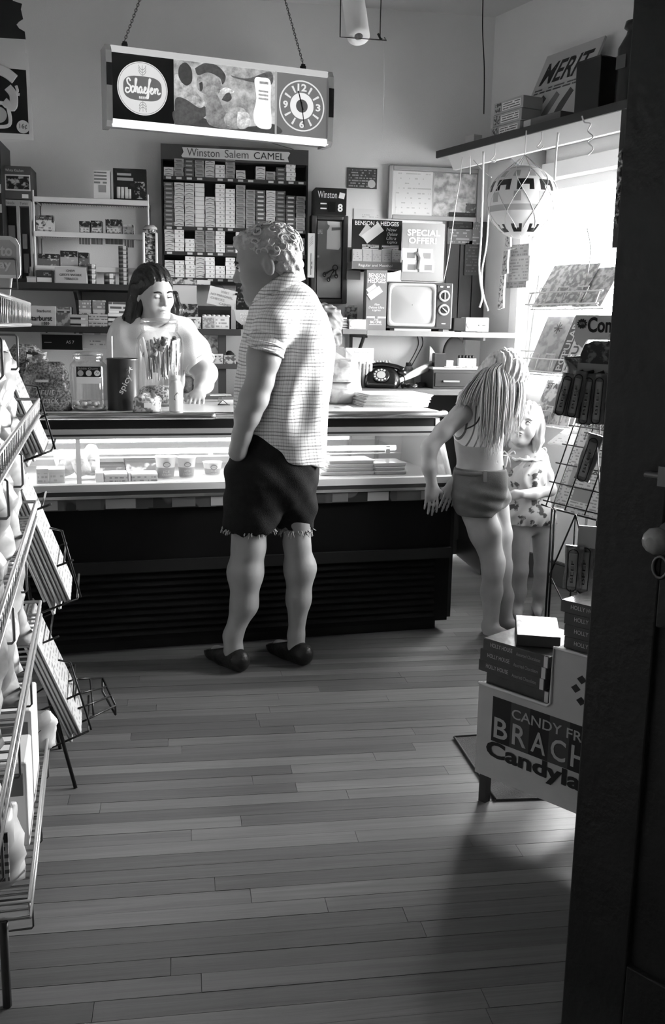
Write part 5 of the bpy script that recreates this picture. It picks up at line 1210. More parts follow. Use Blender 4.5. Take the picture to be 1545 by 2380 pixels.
# legs
k1, k2 = (MW(578, 1235, -.02), MW(690, 1228, .02))
hipL, hipR = MW(590, 1090, -.03), MW(680, 1090, .05)
for h_, kn, calf, ank, heel, r_ in ((hipL, k1, (570, 1330), (541, 1478), -.02, (.098, .068, .067, .034)), (hipR, k2, (697, 1320), (688, 1478), .03, (.085, .054, .061, .030))):
    c_ = MW(calf[0], calf[1], heel+.0); a_ = MW(ank[0], ank[1], heel)
    bv.limb([(h_, r_[0]), (kn+V((0, 0, .03)), r_[1]), (kn-V((0, 0, .06)), r_[1]*.92), (c_, r_[2]), (c_-V((.004, 0, .13)), r_[2]*.76), (a_, r_[3]), (a_-V((0, 0, .05)), r_[3]*1.02)], .03)
    f_ = V((-.50, .86, 0)).normalized()
    bv.limb([(a_-V((0, 0, .055))-f_*.012, .034), (V((a_.x, a_.y, .038))-f_*.02, .036)], .02)
    bv.limb([(V((a_.x, a_.y, .045))+f_*.0, .036), (V((a_.x, a_.y, .036))+f_*.12, .026)], .02)
# trunk under the clothes
bv.limb([(MW(638, 1080), .135), (MW(655, 960), .135), (MW(662, 820), .140), (MW(662, 745), .11)], .04, ((.3, 1, 0), .8))
# arm with the hand in the pocket
sh, el, wr = MW(640, 768, -.12), MW(604, 885, -.17), MW(562, 1012, -.14)
bv.limb([(sh, .050), (MW(616, 815, -.16), .057), (MW(612, 835, -.17), .059), (el, .049), (MW(590, 925, -.17), .052), (MW(575, 965, -.16), .046), (wr, .034), (MW(552, 1050, -.12), .036)], .02)
bv.limb([(MW(625, 780, .16), .05), (MW(610, 850, .20), .046), (MW(600, 930, .2), .04)], .02)
# neck and head in profile
hc = MW(619, 612, 0.0); HA = axes((-.96, .20, -.22), 4)
bv.limb([(MW(652, 690, .0), .075), (MW(634, 642, .0), .068)], .03)
hs = 1.14
Pm = head(bv, hc, HA, hs); 
bv.ell(hc+HA[0]*.055-HA[2]*.115, (.05, .05, .04), HA, .03)           # heavy chin
body = bv.mesh('body', skin_m, man)
face_bits(Pm, HA, hs, body, brow=.05, lip=.16, skin=skin_m)
# grey curly hair
hv = Vol(tuple(hc-V((.19, .19, .16))), tuple(hc+V((.19, .19, .22))), .0045)
hv.ell(hc-HA[0]*.026+HA[2]*.052, (.112, .090, .088), HA, .0); hv.ell(hc-HA[0]*.072-HA[2]*.005, (.062, .080, .085), HA, .03); hv.ell(hc-HA[0]*.078-HA[2]*.055, (.040, .060, .045), HA, .02)
hv.ell(hc+HA[0]*.04+HA[2]*.098, (.055, .072, .030), HA, .02); hv.ell(hc+HA[0]*.078+HA[2]*.088, (.022, .055, .022), HA, .02)
hv.ell(hc+HA[0]*.13-HA[2]*.01, (.085, .12, .062), HA, .01, '-')                 # free the face
for q in (-1, 1): hv.ell(hc+HA[0]*.03+HA[1]*(.09*q)-HA[2]*.03, (.052, .05, .052), HA, .012, '-'); hv.ell(hc-HA[0]*.008+HA[1]*(.105*q)-HA[2]*.02, (.030, .03, .042), HA, .008, '-')
def curlw(X, Y, Z):
    a = (X-hc.x)*95; b = (Y-hc.y)*95; c = (Z-hc.z)*95
    return (np.sin(a+1.7*np.sin(b*.7))*np.sin(b+1.3*np.sin(c*.8))*np.sin(c*1.1+a*.4))*.008+np.sin(a*2.3+c)*np.sin(b*2.1-a)*.0025
hv.warp(curlw); hair = hv.mesh('hair', G(.42, .55, noise=.3, ns=60, bump=.6, bs=120), body)
rnd = random.Random(4); mb = MB()
for i in range(150):
    th = rnd.uniform(-PI, PI); ph = rnd.uniform(-.15, 1.5)
    d = (HA[0]*(math.cos(th)*math.cos(ph))+HA[1]*(math.sin(th)*math.cos(ph))+HA[2]*math.sin(ph))
    if d.dot(HA[0]) > .35 and d.dot(HA[2]) < .70: continue
    p = hc-HA[0]*.022+HA[2]*.045+V(d)*.0; p = p+HA[0]*(d.dot(HA[0])*.115)+HA[1]*(d.dot(HA[1])*.095)+HA[2]*(d.dot(HA[2])*.092)
    t = d.cross(V((rnd.uniform(-1, 1), rnd.uniform(-1, 1), rnd.uniform(-1, 1)))).normalized(); s_ = d.cross(t); R = rnd.uniform(.009, .018)
    mb.tube([p+(t*math.cos(q*.75)+s_*math.sin(q*.75))*R+d*(.004+.0012*q) for q in range(6)], [.0015, .003, .0034, .0034, .003, .0012], 5)
o = mb.obj('curls', G(.5, .5), hair); o['kind'] = 'stuff'
# checked shirt
sv = Vol((-.10, 3.36, .80), (.80, 4.12, 1.66), .006)
rows_ = [(640, 1082, 566, 754, 0), (652, 1000, 552, 754, 0), (655, 930, 554, 758, 0), (662, 860, 562, 765, 0), (667, 800, 570, 768, 0), (664, 752, 580, 752, .0), (660, 712, 596, 722, 0)]
tq = [(MW((l+r)/2, y), (MW(r, y)-MW(l, y)).length/2) for (c, y, l, r, _) in rows_]
sv.limb(tq, .05, ((.35, 1, 0), .84))
sv.ell(MW(662, 700, .0), (.105, .10, .05), None, .05)
sv.ell(MW(592, 945, .02), (.055, .10, .14), None, .06)                     # belly under the shirt front
cuffm = MW(612, 812, -.165)
sv.limb([(MW(655, 738, -.09), .078), (MW(636, 766, -.145), .080)], .03)
sv.cone(MW(630, 760, .14), MW(615, 815, .17), .075, .07, .03)
# collar ring
def cutsh(X, Y, Z):
    xr = (X-MW(548, 1050).x)/(MW(752, 1050).x-MW(548, 1050).x)
    zh = MW(560, 1034).z+(MW(740, 1080).z-MW(560, 1034).z)*np.clip(xr*1.25-.12, 0, 1)**.8
    return zh-Z+0*Y
sv.cut(cutsh)
cn = V((-.10, -.10, 1.)).normalized()
ca, cb = MW(570, 800, -.22), MW(656, 828, -.14)
cd_ = (cb-ca).normalized(); cn2 = cd_.cross(V((0, -1, 0))).normalized()
if cn2.z > 0: cn2 = -cn2
def cutcuff(X, Y, Z):
    near = (Y < MY-.085-.0*X) & (X < MW(664, 815, -.15).x)
    g_ = (X-ca.x)*cn2.x+(Y-ca.y)*cn2.y+(Z-ca.z)*cn2.z
    return np.where(near & (Z > MW(600, 900).z), g_, -1.)
sv.warp(lambda X, Y, Z: .0045*np.sin((X*.8+Y*.5)*46+Z*9)*np.clip((1.42-Z)*2.2, 0, 1)+.003*np.sin(Z*34+X*30-Y*22)*np.clip((Z-1.1)*3, 0, 1)*np.clip((1.5-Z)*6, 0, 1))
# long drag folds across the back
def drag(X, Y, Z):
    u_ = (X-MW(700, 900).x)*.86+(Z-MW(700, 900).z)*-.50
    return .011*np.sin(u_*52+2*np.sin(Z*6))*np.exp(-((X-MW(672, 900).x)/.10)**2)*np.clip((1.36-Z)*5, 0, 1)*np.clip((Z-.86)*6, 0, 1)
sv.warp(drag)
shirt = sv.mesh('shirt', PLAID(), man, smooth=2)
# separate sleeve, open below, with its turned hem
def ringpts(c, ax, r, n=22, sx=1., up_=V((0, 1, 0))):
    ax = V(ax).normalized(); x = ax.cross(up_).normalized(); y = ax.cross(x); return [V(c)+x*(math.cos(2*PI*k/n)*r*sx)+y*(math.sin(2*PI*k/n)*r) for k in range(n)]
rg = []
for t in np.linspace(0, 1, 9):
    L_, R_ = MW(598, 742, -.13).lerp(MW(569, 797, -.165), t), MW(688, 752, -.12).lerp(MW(657, 828, -.165), t)
    c_ = (L_+R_)/2; A_ = (R_-L_)/2*(1-.05*math.sin(PI*t)); B_ = V((0, .070+.006*t, 0))
    rg.append([c_+A_*math.cos(2*PI*k/30)+B_*math.sin(2*PI*k/30)+V((0, 0, .0035*math.sin(6*PI*k/30+5*t))) for k in range(30)])
mb = MB(); mb.grid(rg, 0, None, True, True); mb.obj('sleeve', PLAID(), shirt, solid=.004)
mb = MB(); mb.tube(rg[-1], .0055, 6, close=True); mb.tube([p+V((.006, 0, .026)) for p in rg[-1]], .0028, 5, close=True); mb.obj('sleeve_hem', PLAID(), shirt)
# collar: standing band turned over
mb = MB(); P0 = []
for i, (dz, r_) in enumerate(((.0, .088), (.035, .084), (.045, .080), (.030, .092), (-.008, .102))):
    ring = []
    for q in range(28):
        a = 2*PI*q/28; p = MW(646, 674, 0.0)+V((math.cos(a)*r_*1.0, math.sin(a)*r_, 0)); p.z += dz+(.046*math.cos(a))*1.0+.004; ring.append(p)
    P0.append(ring)
mb.grid(P0, 0, None, True, True); mb.obj('collar', PLAID(), shirt, solid=.003)
# shorts
pv = Vol((-.10, 3.36, .42), (.76, 4.12, 1.05), .006)
pv.limb([(MW(640, 1030), .165), (MW(634, 1095), .172)], .03, ((.3, 1, 0), .86))
pv.limb([(MW(598, 1110, -.04), .128), (MW(586, 1180, -.03), .106), (MW(577, 1238, -.02), .1)], .03)
pv.limb([(MW(676, 1105, .05), .110), (MW(687, 1180, .04), .080), (MW(686, 1238, .03), .068)], .03)
pv.ell(MW(690, 1085, .06), (.08, .08, .09), None, .03)
zL = MW(580, 1229).z
pv.cut(lambda X, Y, Z: zL+.006*np.sin(X*130)+.004*np.sin(Y*170)-.02*(X-MW(600, 1200).x)-Z)
pv.warp(lambda X, Y, Z: .004*np.sin(Z*60+X*25)*np.sin(X*35+Y*20))
sh_ = pv.mesh('shorts', G(.016, .9, spec=.05, noise=.3, ns=40, bump=.3, bs=300), man)
rnd = random.Random(8); mb = MB()
for (c, r_) in ((MW(577, 1226, -.02), .099), (MW(686, 1228, .03), .067)):
    for i in range(60):
        a = rnd.uniform(0, 2*PI); p = c+V((math.cos(a)*r_, math.sin(a)*r_, .004)); q = p+V((rnd.uniform(-.012, .012)+math.cos(a)*.006, rnd.uniform(-.01, .01)+math.sin(a)*.006, -rnd.uniform(.008, .034)))
        mb.tube([p, (p+q)/2+V((rnd.uniform(-.004, .004), 0, 0)), q], [.0022, .0022, .0012], 4)
o = mb.obj('frayed_hem', G(.35, .9), sh_); o['kind'] = 'stuff'
# dark shoes
for a_, nm in ((MW(541, 1478, -.02), 0), (MW(688, 1478, .03), 1)):
    f_ = V((-.50, .86, 0)).normalized(); r_ = V((f_.y, -f_.x, 0)); b = V((a_.x, a_.y, 0)); v = Vol(tuple(b-V((.26, .12, .012))), tuple(b+V((.13, .28, .16))), .0045)
    v.limb([(b-f_*.045+V((0, 0, .045)), .046), (b+f_*.06+V((0, 0, .042)), .046), (b+f_*.14+V((0, 0, .036)), .045)], .02, (r_, .92))
    v.cut(lambda X, Y, Z: .001-Z+0*X+0*Y); v.cut(lambda X, Y, Z: Z-.092+0*X+0*Y+np.clip(((X-b.x)*f_.x+(Y-b.y)*f_.y)*.35, -.01, .06))
    v.mesh('shoe', G(.012, .45, bump=.3), man)
# ================================================================ the clerk behind the counter
YC = 4.93
def QW(px, py, dy=0.): return W(px, py, YC+dy)
clerk = thing('person', V((QW(345, 900).x, YC+.05, 0)), 'dark-haired woman in a white T-shirt looking down behind the counter', 'person')
skin_c = SKIN(.38)
bv = Vol((-.60, 4.45, -.01), (.45, 5.14, 1.75), .0055)
hc = QW(358, 681, -.06); HA = axes((.50, -.84, -.20), -4); hs = 1.04
for q in (-1, 1): bv.limb([(V((QW(345, 900).x+q*.09, YC+.06, .92)), .10), (V((QW(345, 900).x+q*.09, YC+.06, .5)), .07), (V((QW(345, 900).x+q*.09, YC+.07, .08)), .045)], .03); bv.limb([(V((QW(345, 900).x+q*.09, YC+.08, .05)), .045), (V((QW(345, 900).x+q*.10, YC-.06, .035)), .032)], .02)
bv.limb([(QW(345, 930, .04), .15), (QW(345, 850, .03), .145), (QW(345, 785, .02), .135)], .05, ((0, 1, 0), .72))
bv.limb([(QW(350, 775, .01), .062), (QW(356, 735, -.02), .056)], .03)
Pc = head(bv, hc, HA, hs, fem=True); bv.ell(hc+HA[0]*.05-HA[2]*.10, (.05, .052, .035), HA, .03)
# her left arm to the counter
bv.limb([(QW(424, 785, .02), .065), (QW(455, 838, -.05), .060), (QW(478, 868, -.10), .055), (QW(474, 893, -.20), .043), (QW(464, 908, -.27), .031)], .025)
wrc = W(463, 906, YC-.28)
hand(bv, wrc, V((-.10, -.62, -.34)), V((-.9, .15, .1)), V((0, -.2, -1)), .95, .3, tips=.22)
# her right arm hangs behind the jars
bv.limb([(QW(290, 790, .02), .055), (QW(282, 850, -.02), .050), (QW(285, 915, -.14), .044), (QW(325, 925, -.24), .032)], .025)
hand(bv, QW(330, 925, -.25), V((.7, -.5, -.1)), V((0, 0, 1)), V((.1, -.3, -1)), .9, .3, tips=.4)
body = bv.mesh('body', skin_c, clerk)
face_bits(Pc, HA, hs, body, closed=.75, brow=.02, lip=.24, skin=skin_c)
# T-shirt
tv_ = Vol((-.60, 4.55, .90), (.45, 5.14, 1.45), .006)
tv_.limb([(QW(345, 945, .04), .18), (QW(346, 850, .03), .168), (QW(347, 790, .02), .155)], .05, ((0, 1, 0), .72))
tv_.limb([(QW(292, 776, .02), .075), (QW(350, 758, .02), .078), (QW(418, 772, .02), .075)], .05)
tv_.limb([(QW(286, 782, .02), .075), (QW(280, 836, -.01), .076)], .03)
tv_.limb([(QW(420, 776, .02), .078), (QW(446, 815, -.03), .082), (QW(458, 838, -.05), .080)], .03)
tv_.ell(QW(347, 825, -.06), (.15, .085, .085), None, .06)
tv_.ell(QW(362, 738, -.03), (.075, .075, .05), None, .02, '-')                # neckline
ca = QW(475, 848, -.06); cn_ = (QW(475, 848, -.06)-QW(430, 780, .02)).normalized()
tv_.cut(lambda X, Y, Z: np.where(X > QW(425, 840).x, (X-ca.x)*cn_.x+(Y-ca.y)*cn_.y+(Z-ca.z)*cn_.z, -1.)+0*Y)
tv_.cut(lambda X, Y, Z: np.where(X < QW(300, 840).x, QW(270, 838).z-Z, -1.)+0*Y)
tv_.warp(lambda X, Y, Z: .004*np.sin(X*40+Z*26)*np.sin(Z*21-X*14))
ts = tv_.mesh('t_shirt', G(.66, .9, bump=.1, bs=200), clerk, smooth=2)
mb = MB(); cj = QW(465, 846, -.057); mb.tube(ringpts(cj, cn_, .079), .004, 6, close=True); mb.obj('sleeve_hem', G(.72, .9), ts)
# long dark hair with a centre parting
hv = Vol(tuple(hc-V((.24, .22, .26))), tuple(hc+V((.20, .22, .20))), .0045)
f, r, u = HA
hv.ell(hc-f*.022+u*.042, (.110*hs, .088*hs, .094*hs), HA, 0.); hv.ell(hc-f*.07-u*.03, (.060, .088, .10), HA, .03)
for q, L in ((-1, 1.), (1, 1.)):
    s0_ = hc-f*.045+r*(.068*q)
    hv.limb([(s0_+u*.02, .036), (s0_-u*.06-f*.01, .040), (s0_-u*.14+r*(.012*q)-f*.02, .044), (s0_-u*.20+r*(.025*q)-f*.03, .026)], .03)
hv.limb([(QW(402, 690, .05), .03), (QW(408, 722, .04), .034), (QW(409, 745, .03), .02)], .02)
hv.limb([(hc-f*.09, .05), (hc-f*.10-u*.12, .065), (hc-f*.09-u*.19, .05)], .03)
hv.ell(hc+f*.125-u*.012, (.105, .105, .092), HA, .008, '-'); hv.ell(hc+f*.05-u*.09, (.085, .058, .075), HA, .008, '-')
hv.cone(hc+f*.14+u*.075, hc-f*.02+u*.150, .004, .003, .004, op='-')           # parting
hv.warp(lambda X, Y, Z: .0028*np.sin((X*r.x+Y*r.y)*190+Z*14)+.002*np.sin((X+Y)*310+Z*25))
hair = hv.mesh('hair', G(.012, .42, spec=.4, bump=.3, bs=90), body)
rnd = random.Random(2); mb = MB()
for i in range(70):
    q = -1 if i % 4 else 1; a = rnd.uniform(-.06, .03); p = hc-f*(.055+a*.4)+r*(.092*q*rnd.uniform(.8, 1.08))+u*rnd.uniform(-.08, .03)
    mb.tube(spline([p, p-u*.07+r*(.010*q)-f*.005, p-u*.13+r*(rnd.uniform(.0, .035)*q)-f*rnd.uniform(-.01, .03)], 4), [.0035]*6+[.0028, .002, .001], 5)
o = mb.obj('loose_strands', G(.03, .4, spec=.5), hair); o['kind'] = 'stuff'
mb = MB(); mb.tube([hc-f*.03+r*(-.100*hs)+u*.055, hc-f*.036+r*(-.102*hs)+u*.018], .0045, 6); mb.obj('hair_clip', G(.75, .2), hair)
# ---------------------------------------------------------------- a second clerk, hidden but for the curls beside the customer
c2 = W(750, 757, 5.08); per2 = thing('person', V((c2.x, 5.08, 0)), 'curly-haired clerk almost hidden behind the customer in the checked shirt', 'person')
A2 = axes((.3, .9, -.1)); v = Vol(tuple(c2-V((.30, .25, .42))), tuple(c2+V((.30, .25, .22))), .008)
v.limb([(c2-V((.0, .0, .36)), .13), (c2-V((0, 0, .24)), .12)], .04, ((0, 1, 0), .75)); v.limb([(c2-V((.13, 0, .24)), .055), (c2-V((-.11, 0, .24)), .055)], .04); v.limb([(c2-V((0, 0, .22)), .05), (c2-V((0, 0, .1)), .05)], .03)
for q in (-1, 1): v.limb([(c2+V((.13*q, 0, -.25)), .048), (c2+V((.17*q, -.01, -.40)), .040)], .03)
P2 = head(v, c2, A2, .88, fem=True); b2 = v.mesh('body', SKIN(.42), per2)
v = Vol(tuple(c2-V((.20, .20, .20))), tuple(c2+V((.20, .20, .20))), .006)
v.ell(c2+V((0, .0, .02)), (.105, .10, .095)); v.ell(c2-V((0, .05, .06)), (.095, .07, .08), None, .03); v.ell(c2+A2[0]*.14-A2[2]*.02, (.09, .10, .08), A2, .01, '-')
v.warp(lambda X, Y, Z: .012*np.sin(X*85+2*np.sin(Z*50))*np.sin(Y*80+Z*30)*np.sin(Z*75+X*20)); v.mesh('hair', G(.10, .6, noise=.4, ns=50), b2)
v = Vol(tuple(c2-V((.30, .25, .55))), tuple(c2+V((.30, .25, -.12))), .008); v.limb([(c2-V((0, 0, .45)), .155), (c2-V((0, 0, .26)), .145)], .04, ((0, 1, 0), .75)); v.limb([(c2-V((.12, 0, .25)), .075), (c2-V((-.12, 0, .25)), .075)], .04)
for q in (-1, 1): v.limb([(c2+V((.13*q, 0, -.26)), .066), (c2+V((.155*q, -.005, -.34)), .060)], .03)
v.mesh('blouse', G(.3, .9), per2)
for q in (-1, 1):
    mb = MB(); mb.tube([V((c2.x+q*.07, 5.08, .0)), V((c2.x+q*.08, 5.08, .45)), V((c2.x+q*.06, 5.08, c2.z-.44))], [.06, .07, .085], 12); mb.obj('trousers', G(.03, .9), per2)
# ================================================================ the older girl bending her head, holding on to the case
YG = 4.03
def GW(px, py, dy=0.): return W(px, py, YG+dy)
girl = thing('person', V((GW(1150, 1480).x, YG, 0)), 'girl with long fair hair in striped top and tight shorts beside the case', 'person')
skin_g = SKIN(.35)
bv = Vol((.98, 3.70, -.01), (1.68, 4.40, 1.34), .005)
zf = .0
# legs
for hip, kn, cf, an, rr in (((1102, 1165, -.02), (1146, 1306, -.03), (1142, 1375, .0), (1140, 1478, .0), (.078, .049, .046, .028)), ((1148, 1165, .05), (1166, 1316, .05), (1171, 1385, .07), (1175, 1476, .07), (.064, .044, .041, .026))):
    h_, k_, c_, a_ = GW(*hip), GW(*kn), GW(*cf), GW(*an)
    bv.limb([(h_, rr[0]), ((h_+k_)/2+V((.002, -.01, 0)), rr[0]*.86), (k_, rr[1]), (k_-V((0, 0, .04)), rr[1]*.92), (c_, rr[2]), (a_, rr[3])], .025)
    b = V((a_.x, a_.y, 0)); bv.limb([(a_, rr[3]), (b+V((0, .01, .04)), .030)], .02); bv.limb([(b+V((-.01, .02, .03)), .028), (b+V((.05, -.11, .022)), .020)], .02)
# hips, waist, chest: leaning towards the case
hipc, wst, chs, nk = GW(1114, 1140, .0), GW(1116, 1068, .01), GW(1112, 1005, .0), GW(1122, 950, .0)
bv.limb([(hipc, .098), (GW(1114, 1105, .0), .094), (wst, .083), (GW(1112, 1035, .0), .088), (chs, .092), (GW(1112, 970, .0), .080)], .04, ((.35, 1, 0), .74))
bv.ell(GW(1150, 1075, -.058), (.005, .006, .007), None, .004, '-')          # navel
# arms: one in front, one behind, both hands on the case corner
bv.limb([(GW(1072, 962, -.05), .045), (GW(1030, 1003, -.055), .037), (GW(998, 1040, -.05), .034), (GW(997, 1085, -.05), .031), (GW(1002, 1122, -.04), .023)], .02)
hand(bv, GW(1004, 1122, -.04), V((.02, .0, -1)), V((1, 0, 0)), V((.0, .6, -.3)), .82, .3, tips=.30, thumb=.8)
bv.limb([(GW(1125, 965, .09), .04), (GW(1095, 1030, .11), .034), (GW(1078, 1085, .08), .030), (GW(1057, 1118, .03), .022)], .02)
hand(bv, GW(1056, 1118, .02), V((-.30, -.05, -1)), V((-1, 0, .1)), V((.0, .6, -.3)), .80, .3, tips=.28, thumb=.6)
hc = GW(1172, 884, -.03); HA = axes((.62, -.50, -.62), -8)
bv.limb([(GW(1112, 962, .0), .052), (GW(1140, 925, -.01), .042), (hc-HA[0]*.03-HA[2]*.05, .042)], .03)
hs = .92
Pg = head(bv, hc, HA, hs, child=True)
body = bv.mesh('body', skin_g, girl); face_bits(Pg, HA, hs, body, closed=.6, brow=.2, lip=.3, skin=skin_g)
# striped bandeau top
def STRIPE(): 
    def f_(nt, b):
        tc = N(nt, 'ShaderNodeTexCoord'); sp = N(nt, 'ShaderNodeSeparateXYZ'); nt.links.new(tc.outputs['Object'], sp.inputs[0])
        a = math_(nt, 'LESS_THAN', math_(nt, 'FRACT', math_(nt, 'MULTIPLY', math_(nt, 'MULTIPLY_ADD', sp.outputs[2], -.18, math_(nt, 'MULTIPLY_ADD', sp.outputs[1], .4, sp.outputs[0])), 46.)), .22)
        setv(nt, b, mixc(nt, a, .76, .16)); b.inputs['Roughness'].default_value = .9
    return _mat(('striped_cotton',), f_)
tp = Vol((1.0, 3.75, .85), (1.6, 4.3, 1.20), .005)
tp.limb([(GW(1112, 1040, .0), .096), (GW(1112, 1000, .0), .101), (GW(1114, 962, .0), .090)], .03, ((.35, 1, 0), .78))
tp.ell(GW(1140, 1000, -.06), (.045, .035, .04), None, .03)
tp.cut(lambda X, Y, Z: GW(1100, 1040).z-Z+(X-GW(1100, 1040).x)*.12+0*Y)
tp.ell(GW(1070, 958, -.07), (.055, .06, .062), None, .004, '-')
tp.mesh('striped_top', STRIPE(), girl)
mb = MB(); mb.tube(spline([GW(1080, 998, -.085), GW(1105, 985, -.095), GW(1118, 960, -.09), GW(1122, 935, -.06)], 4), .0032, 5); mb.obj('neck_strap', G(.03, .8), girl)
# shorts
ps_ = Vol((1.0, 3.75, .55), (1.68, 4.35, .98), .005)
ps_.limb([(GW(1115, 1085, .0), .106), (GW(1115, 1115, .0), .113), (GW(1114, 1140, .0), .118)], .03, ((.35, 1, 0), .78)); ps_.limb([(GW(1102, 1155, -.02), .094), (GW(1112, 1205, -.022), .090)], .03); ps_.limb([(GW(1148, 1155, .05), .074), (GW(1152, 1200, .05), .076)], .02)
ps_.cut(lambda X, Y, Z: Z-GW(1115, 1088).z+0*X+0*Y); ps_.cut(lambda X, Y, Z: GW(1100, 1201).z-Z+(X-GW(1100, 1195).x)*.32+0*Y)
ps_.warp(lambda X, Y, Z: .0025*np.sin(Z*120+X*30)*np.clip((GW(1100, 1110).z-Z)*12, 0, 1))
so_ = ps_.mesh('shorts', G(.10, .85, noise=.15, ns=30, bump=.15, bs=300), girl)
mb = MB(); c_ = GW(1115, 1096, .0); mb.tube([c_+V((math.cos(a*PI/14)*.107-.003, math.sin(a*PI/14)*.086, 0)) for a in range(28)], .0055, 6, close=True, flat=((0, 0, 1), 1.9)); mb.obj('waistband', G(.11, .8), so_)
mb = MB(); mb.box(Fr(GW(1123, 1120, -.098)), 0, .014, 0, .048, -.006, .004); mb.obj('belt_loop', G(.16, .8), so_)
mb = MB(); mb.tube([GW(1169, 1082, -.045), GW(1174, 1104, -.05)], .0022, 5); mb.obj('drawstring', G(.02, .8), so_)
# long straight fair hair falling forward
f, r, u = HA
hv = Vol(tuple(hc-V((.22, .22, .32))), tuple(hc+V((.22, .22, .20))), .0045)
hv.ell(hc-f*.018*hs+u*.040*hs, (.108*hs, .086*hs, .092*hs), HA, 0.); hv.ell(hc-f*.065-u*.03, (.055, .080, .09), HA, .03)
dn = V((0, 0, -1))
for (px, py, dy, L, r_, sx_) in ((1132, 892, -.085, .20, .020, .0), (1150, 900, -.09, .24, .022, .0), (1176, 905, -.09, .20, .024, .01), (1197, 895, -.075, .15, .022, .012)):
    a = GW(px, py, dy); hv.limb([(hc+(a-hc)*.55+u*.03, .034), (a, r_), (a+dn*L*.55+V((sx_*.5, -.005, 0)), r_*.85), (a+dn*L+V((sx_, -.005, 0)), .010)], .02)
hv.limb([(GW(1110, 895, -.02), .035), (GW(1080, 925, -.05), .026), (GW(1062, 942, -.06), .010)], .02)
hv.warp(lambda X, Y, Z: .0030*np.sin((X-.35*Z)*260+Y*90)+.0018*np.sin((X-.2*Z)*510-Y*120))
hm = _mat(('fair_hair',), lambda nt, b: None)
def HAIRM(a_, c_, key):
    def f_(nt, b):
        tc = N(nt, 'ShaderNodeTexCoord'); mp = N(nt, 'ShaderNodeMapping'); mp.inputs['Scale'].default_value = (120, 60, 9); mp.inputs['Rotation'].default_value = (0, .25, 0)
        nt.links.new(tc.outputs['Object'], mp.inputs[0]); t = N(nt, 'ShaderNodeTexNoise', Scale=1.0, Detail=3.0); nt.links.new(mp.outputs[0], t.inputs['Vector'])
        setv(nt, b, mixc(nt, t.outputs[0], a_, c_)); b.inputs['Roughness'].default_value = .42; _in(b, 'Specular IOR Level', .45)
    return _mat(('hair', key), f_)
fair = HAIRM(.16, .72, 'fair')
hair = hv.mesh('hair', fair, body)
rnd = random.Random(11); mb = MB()
crown = hc-f*.02+u*.11
for i in range(200):
    if i % 10 < 6:                                  # hanging in front of the chest
        t = rnd.random(); px = 1116+98*t; e = 1062-85*max(t-.35, 0)-55*max(.25-t, 0)*2+rnd.uniform(-26, 10); dy = -.095-.03*math.sin(PI*t)+rnd.uniform(-.02, .01)
        b = GW(px+4, 895+rnd.uniform(-8, 8), dy); c_ = GW(px+rnd.uniform(-3, 3), (905+e)/2, dy-.004); d_ = GW(px-6+rnd.uniform(-7, 7), e, dy+.004)
        a = GW(px*.55+1166*.45, 852, dy*.75)
    else:                                           # drawn over the shoulder
        t = rnd.random(); px = 1052+72*t; e = 948-16*t+rnd.uniform(-8, 12); dy = -.06-.03*t+rnd.uniform(-.02, .02)
        a = GW(px*.35+1166*.65, 850+6*(1-t), dy*.7); b = GW(px*.62+1166*.38, 872+10*(1-t), dy); c_ = GW(px*.85+1166*.15, 905+8*(1-t), dy); d_ = GW(px, e, dy)
    mb.tube(spline([crown+V((rnd.uniform(-.02, .02), rnd.uniform(-.03, .01), -.004)), a, b, c_, d_], 4), [.0020]+[.0027]*11+[.0022, .0018, .0014, .0009, .0005], 4)
o = mb.obj('hair_strands', fair, hair); o['kind'] = 'stuff'
# ================================================================ the small girl beside her
YS = 4.28
def LW(px, py, dy=0.): return W(px, py, YS+dy)
tod = thing('person', V((LW(1230, 1430).x, YS, 0)), 'small fair girl in a printed playsuit looking up at the older girl', 'person')
skin_s = SKIN(.36)
bv = Vol((1.32, 4.0, -.01), (1.95, 4.58, 1.16), .005)
for hip, kn, cf, an, rr in (((1208, 1215, .0), (1209, 1325, -.01), (1206, 1375, .01), (1203, 1436, .02), (.054, .036, .034, .022)), ((1260, 1215, .03), (1259, 1325, .02), (1253, 1375, .04), (1248, 1430, .05), (.054, .036, .034, .022))):
    h_, k_, c_, a_ = LW(*hip), LW(*kn), LW(*cf), LW(*an); a_.z = max(a_.z, .05)
    bv.limb([(h_, rr[0]), (k_, rr[1]), (c_, rr[2]), (a_, rr[3])], .02); b = V((a_.x, a_.y, 0)); bv.limb([(a_, rr[3]), (b+V((0, 0, .03)), .026)], .02); bv.limb([(b+V((0, .01, .025)), .024), (b+V((-.03, -.09, .020)), .018)], .02)
bv.limb([(LW(1228, 1200, .01), .088), (LW(1226, 1130, .0), .082), (LW(1224, 1075, .0), .080), (LW(1222, 1050, .0), .065)], .03, ((.2, 1, 0), .78))
bv.limb([(LW(1222, 1058, .0), .042), (LW(1219, 1025, -.005), .036)], .02)
bv.limb([(LW(1196, 1062, .0), .034), (LW(1250, 1060, .0), .034)], .02)
bv.limb([(LW(1256, 1066, -.01), .036), (LW(1270, 1105, -.03), .030), (LW(1278, 1138, -.05), .028), (LW(1240, 1148, -.10), .026), (LW(1213, 1148, -.13), .020)], .018)
hand(bv, LW(1213, 1148, -.13), V((-1, -.12, -.12)), V((0, -.3, 1)), V((-.3, .3, -1)), .66, .3, tips=.45, thumb=.5)
bv.limb([(LW(1188, 1068, .0), .034), (LW(1178, 1110, .02), .028), (LW(1180, 1150, .0), .024)], .018)
hc = LW(1217, 990, -.02); HA = axes((-.42, -.88, .34), 10); hs = .86
Ps = head(bv, hc, HA, hs, child=True)
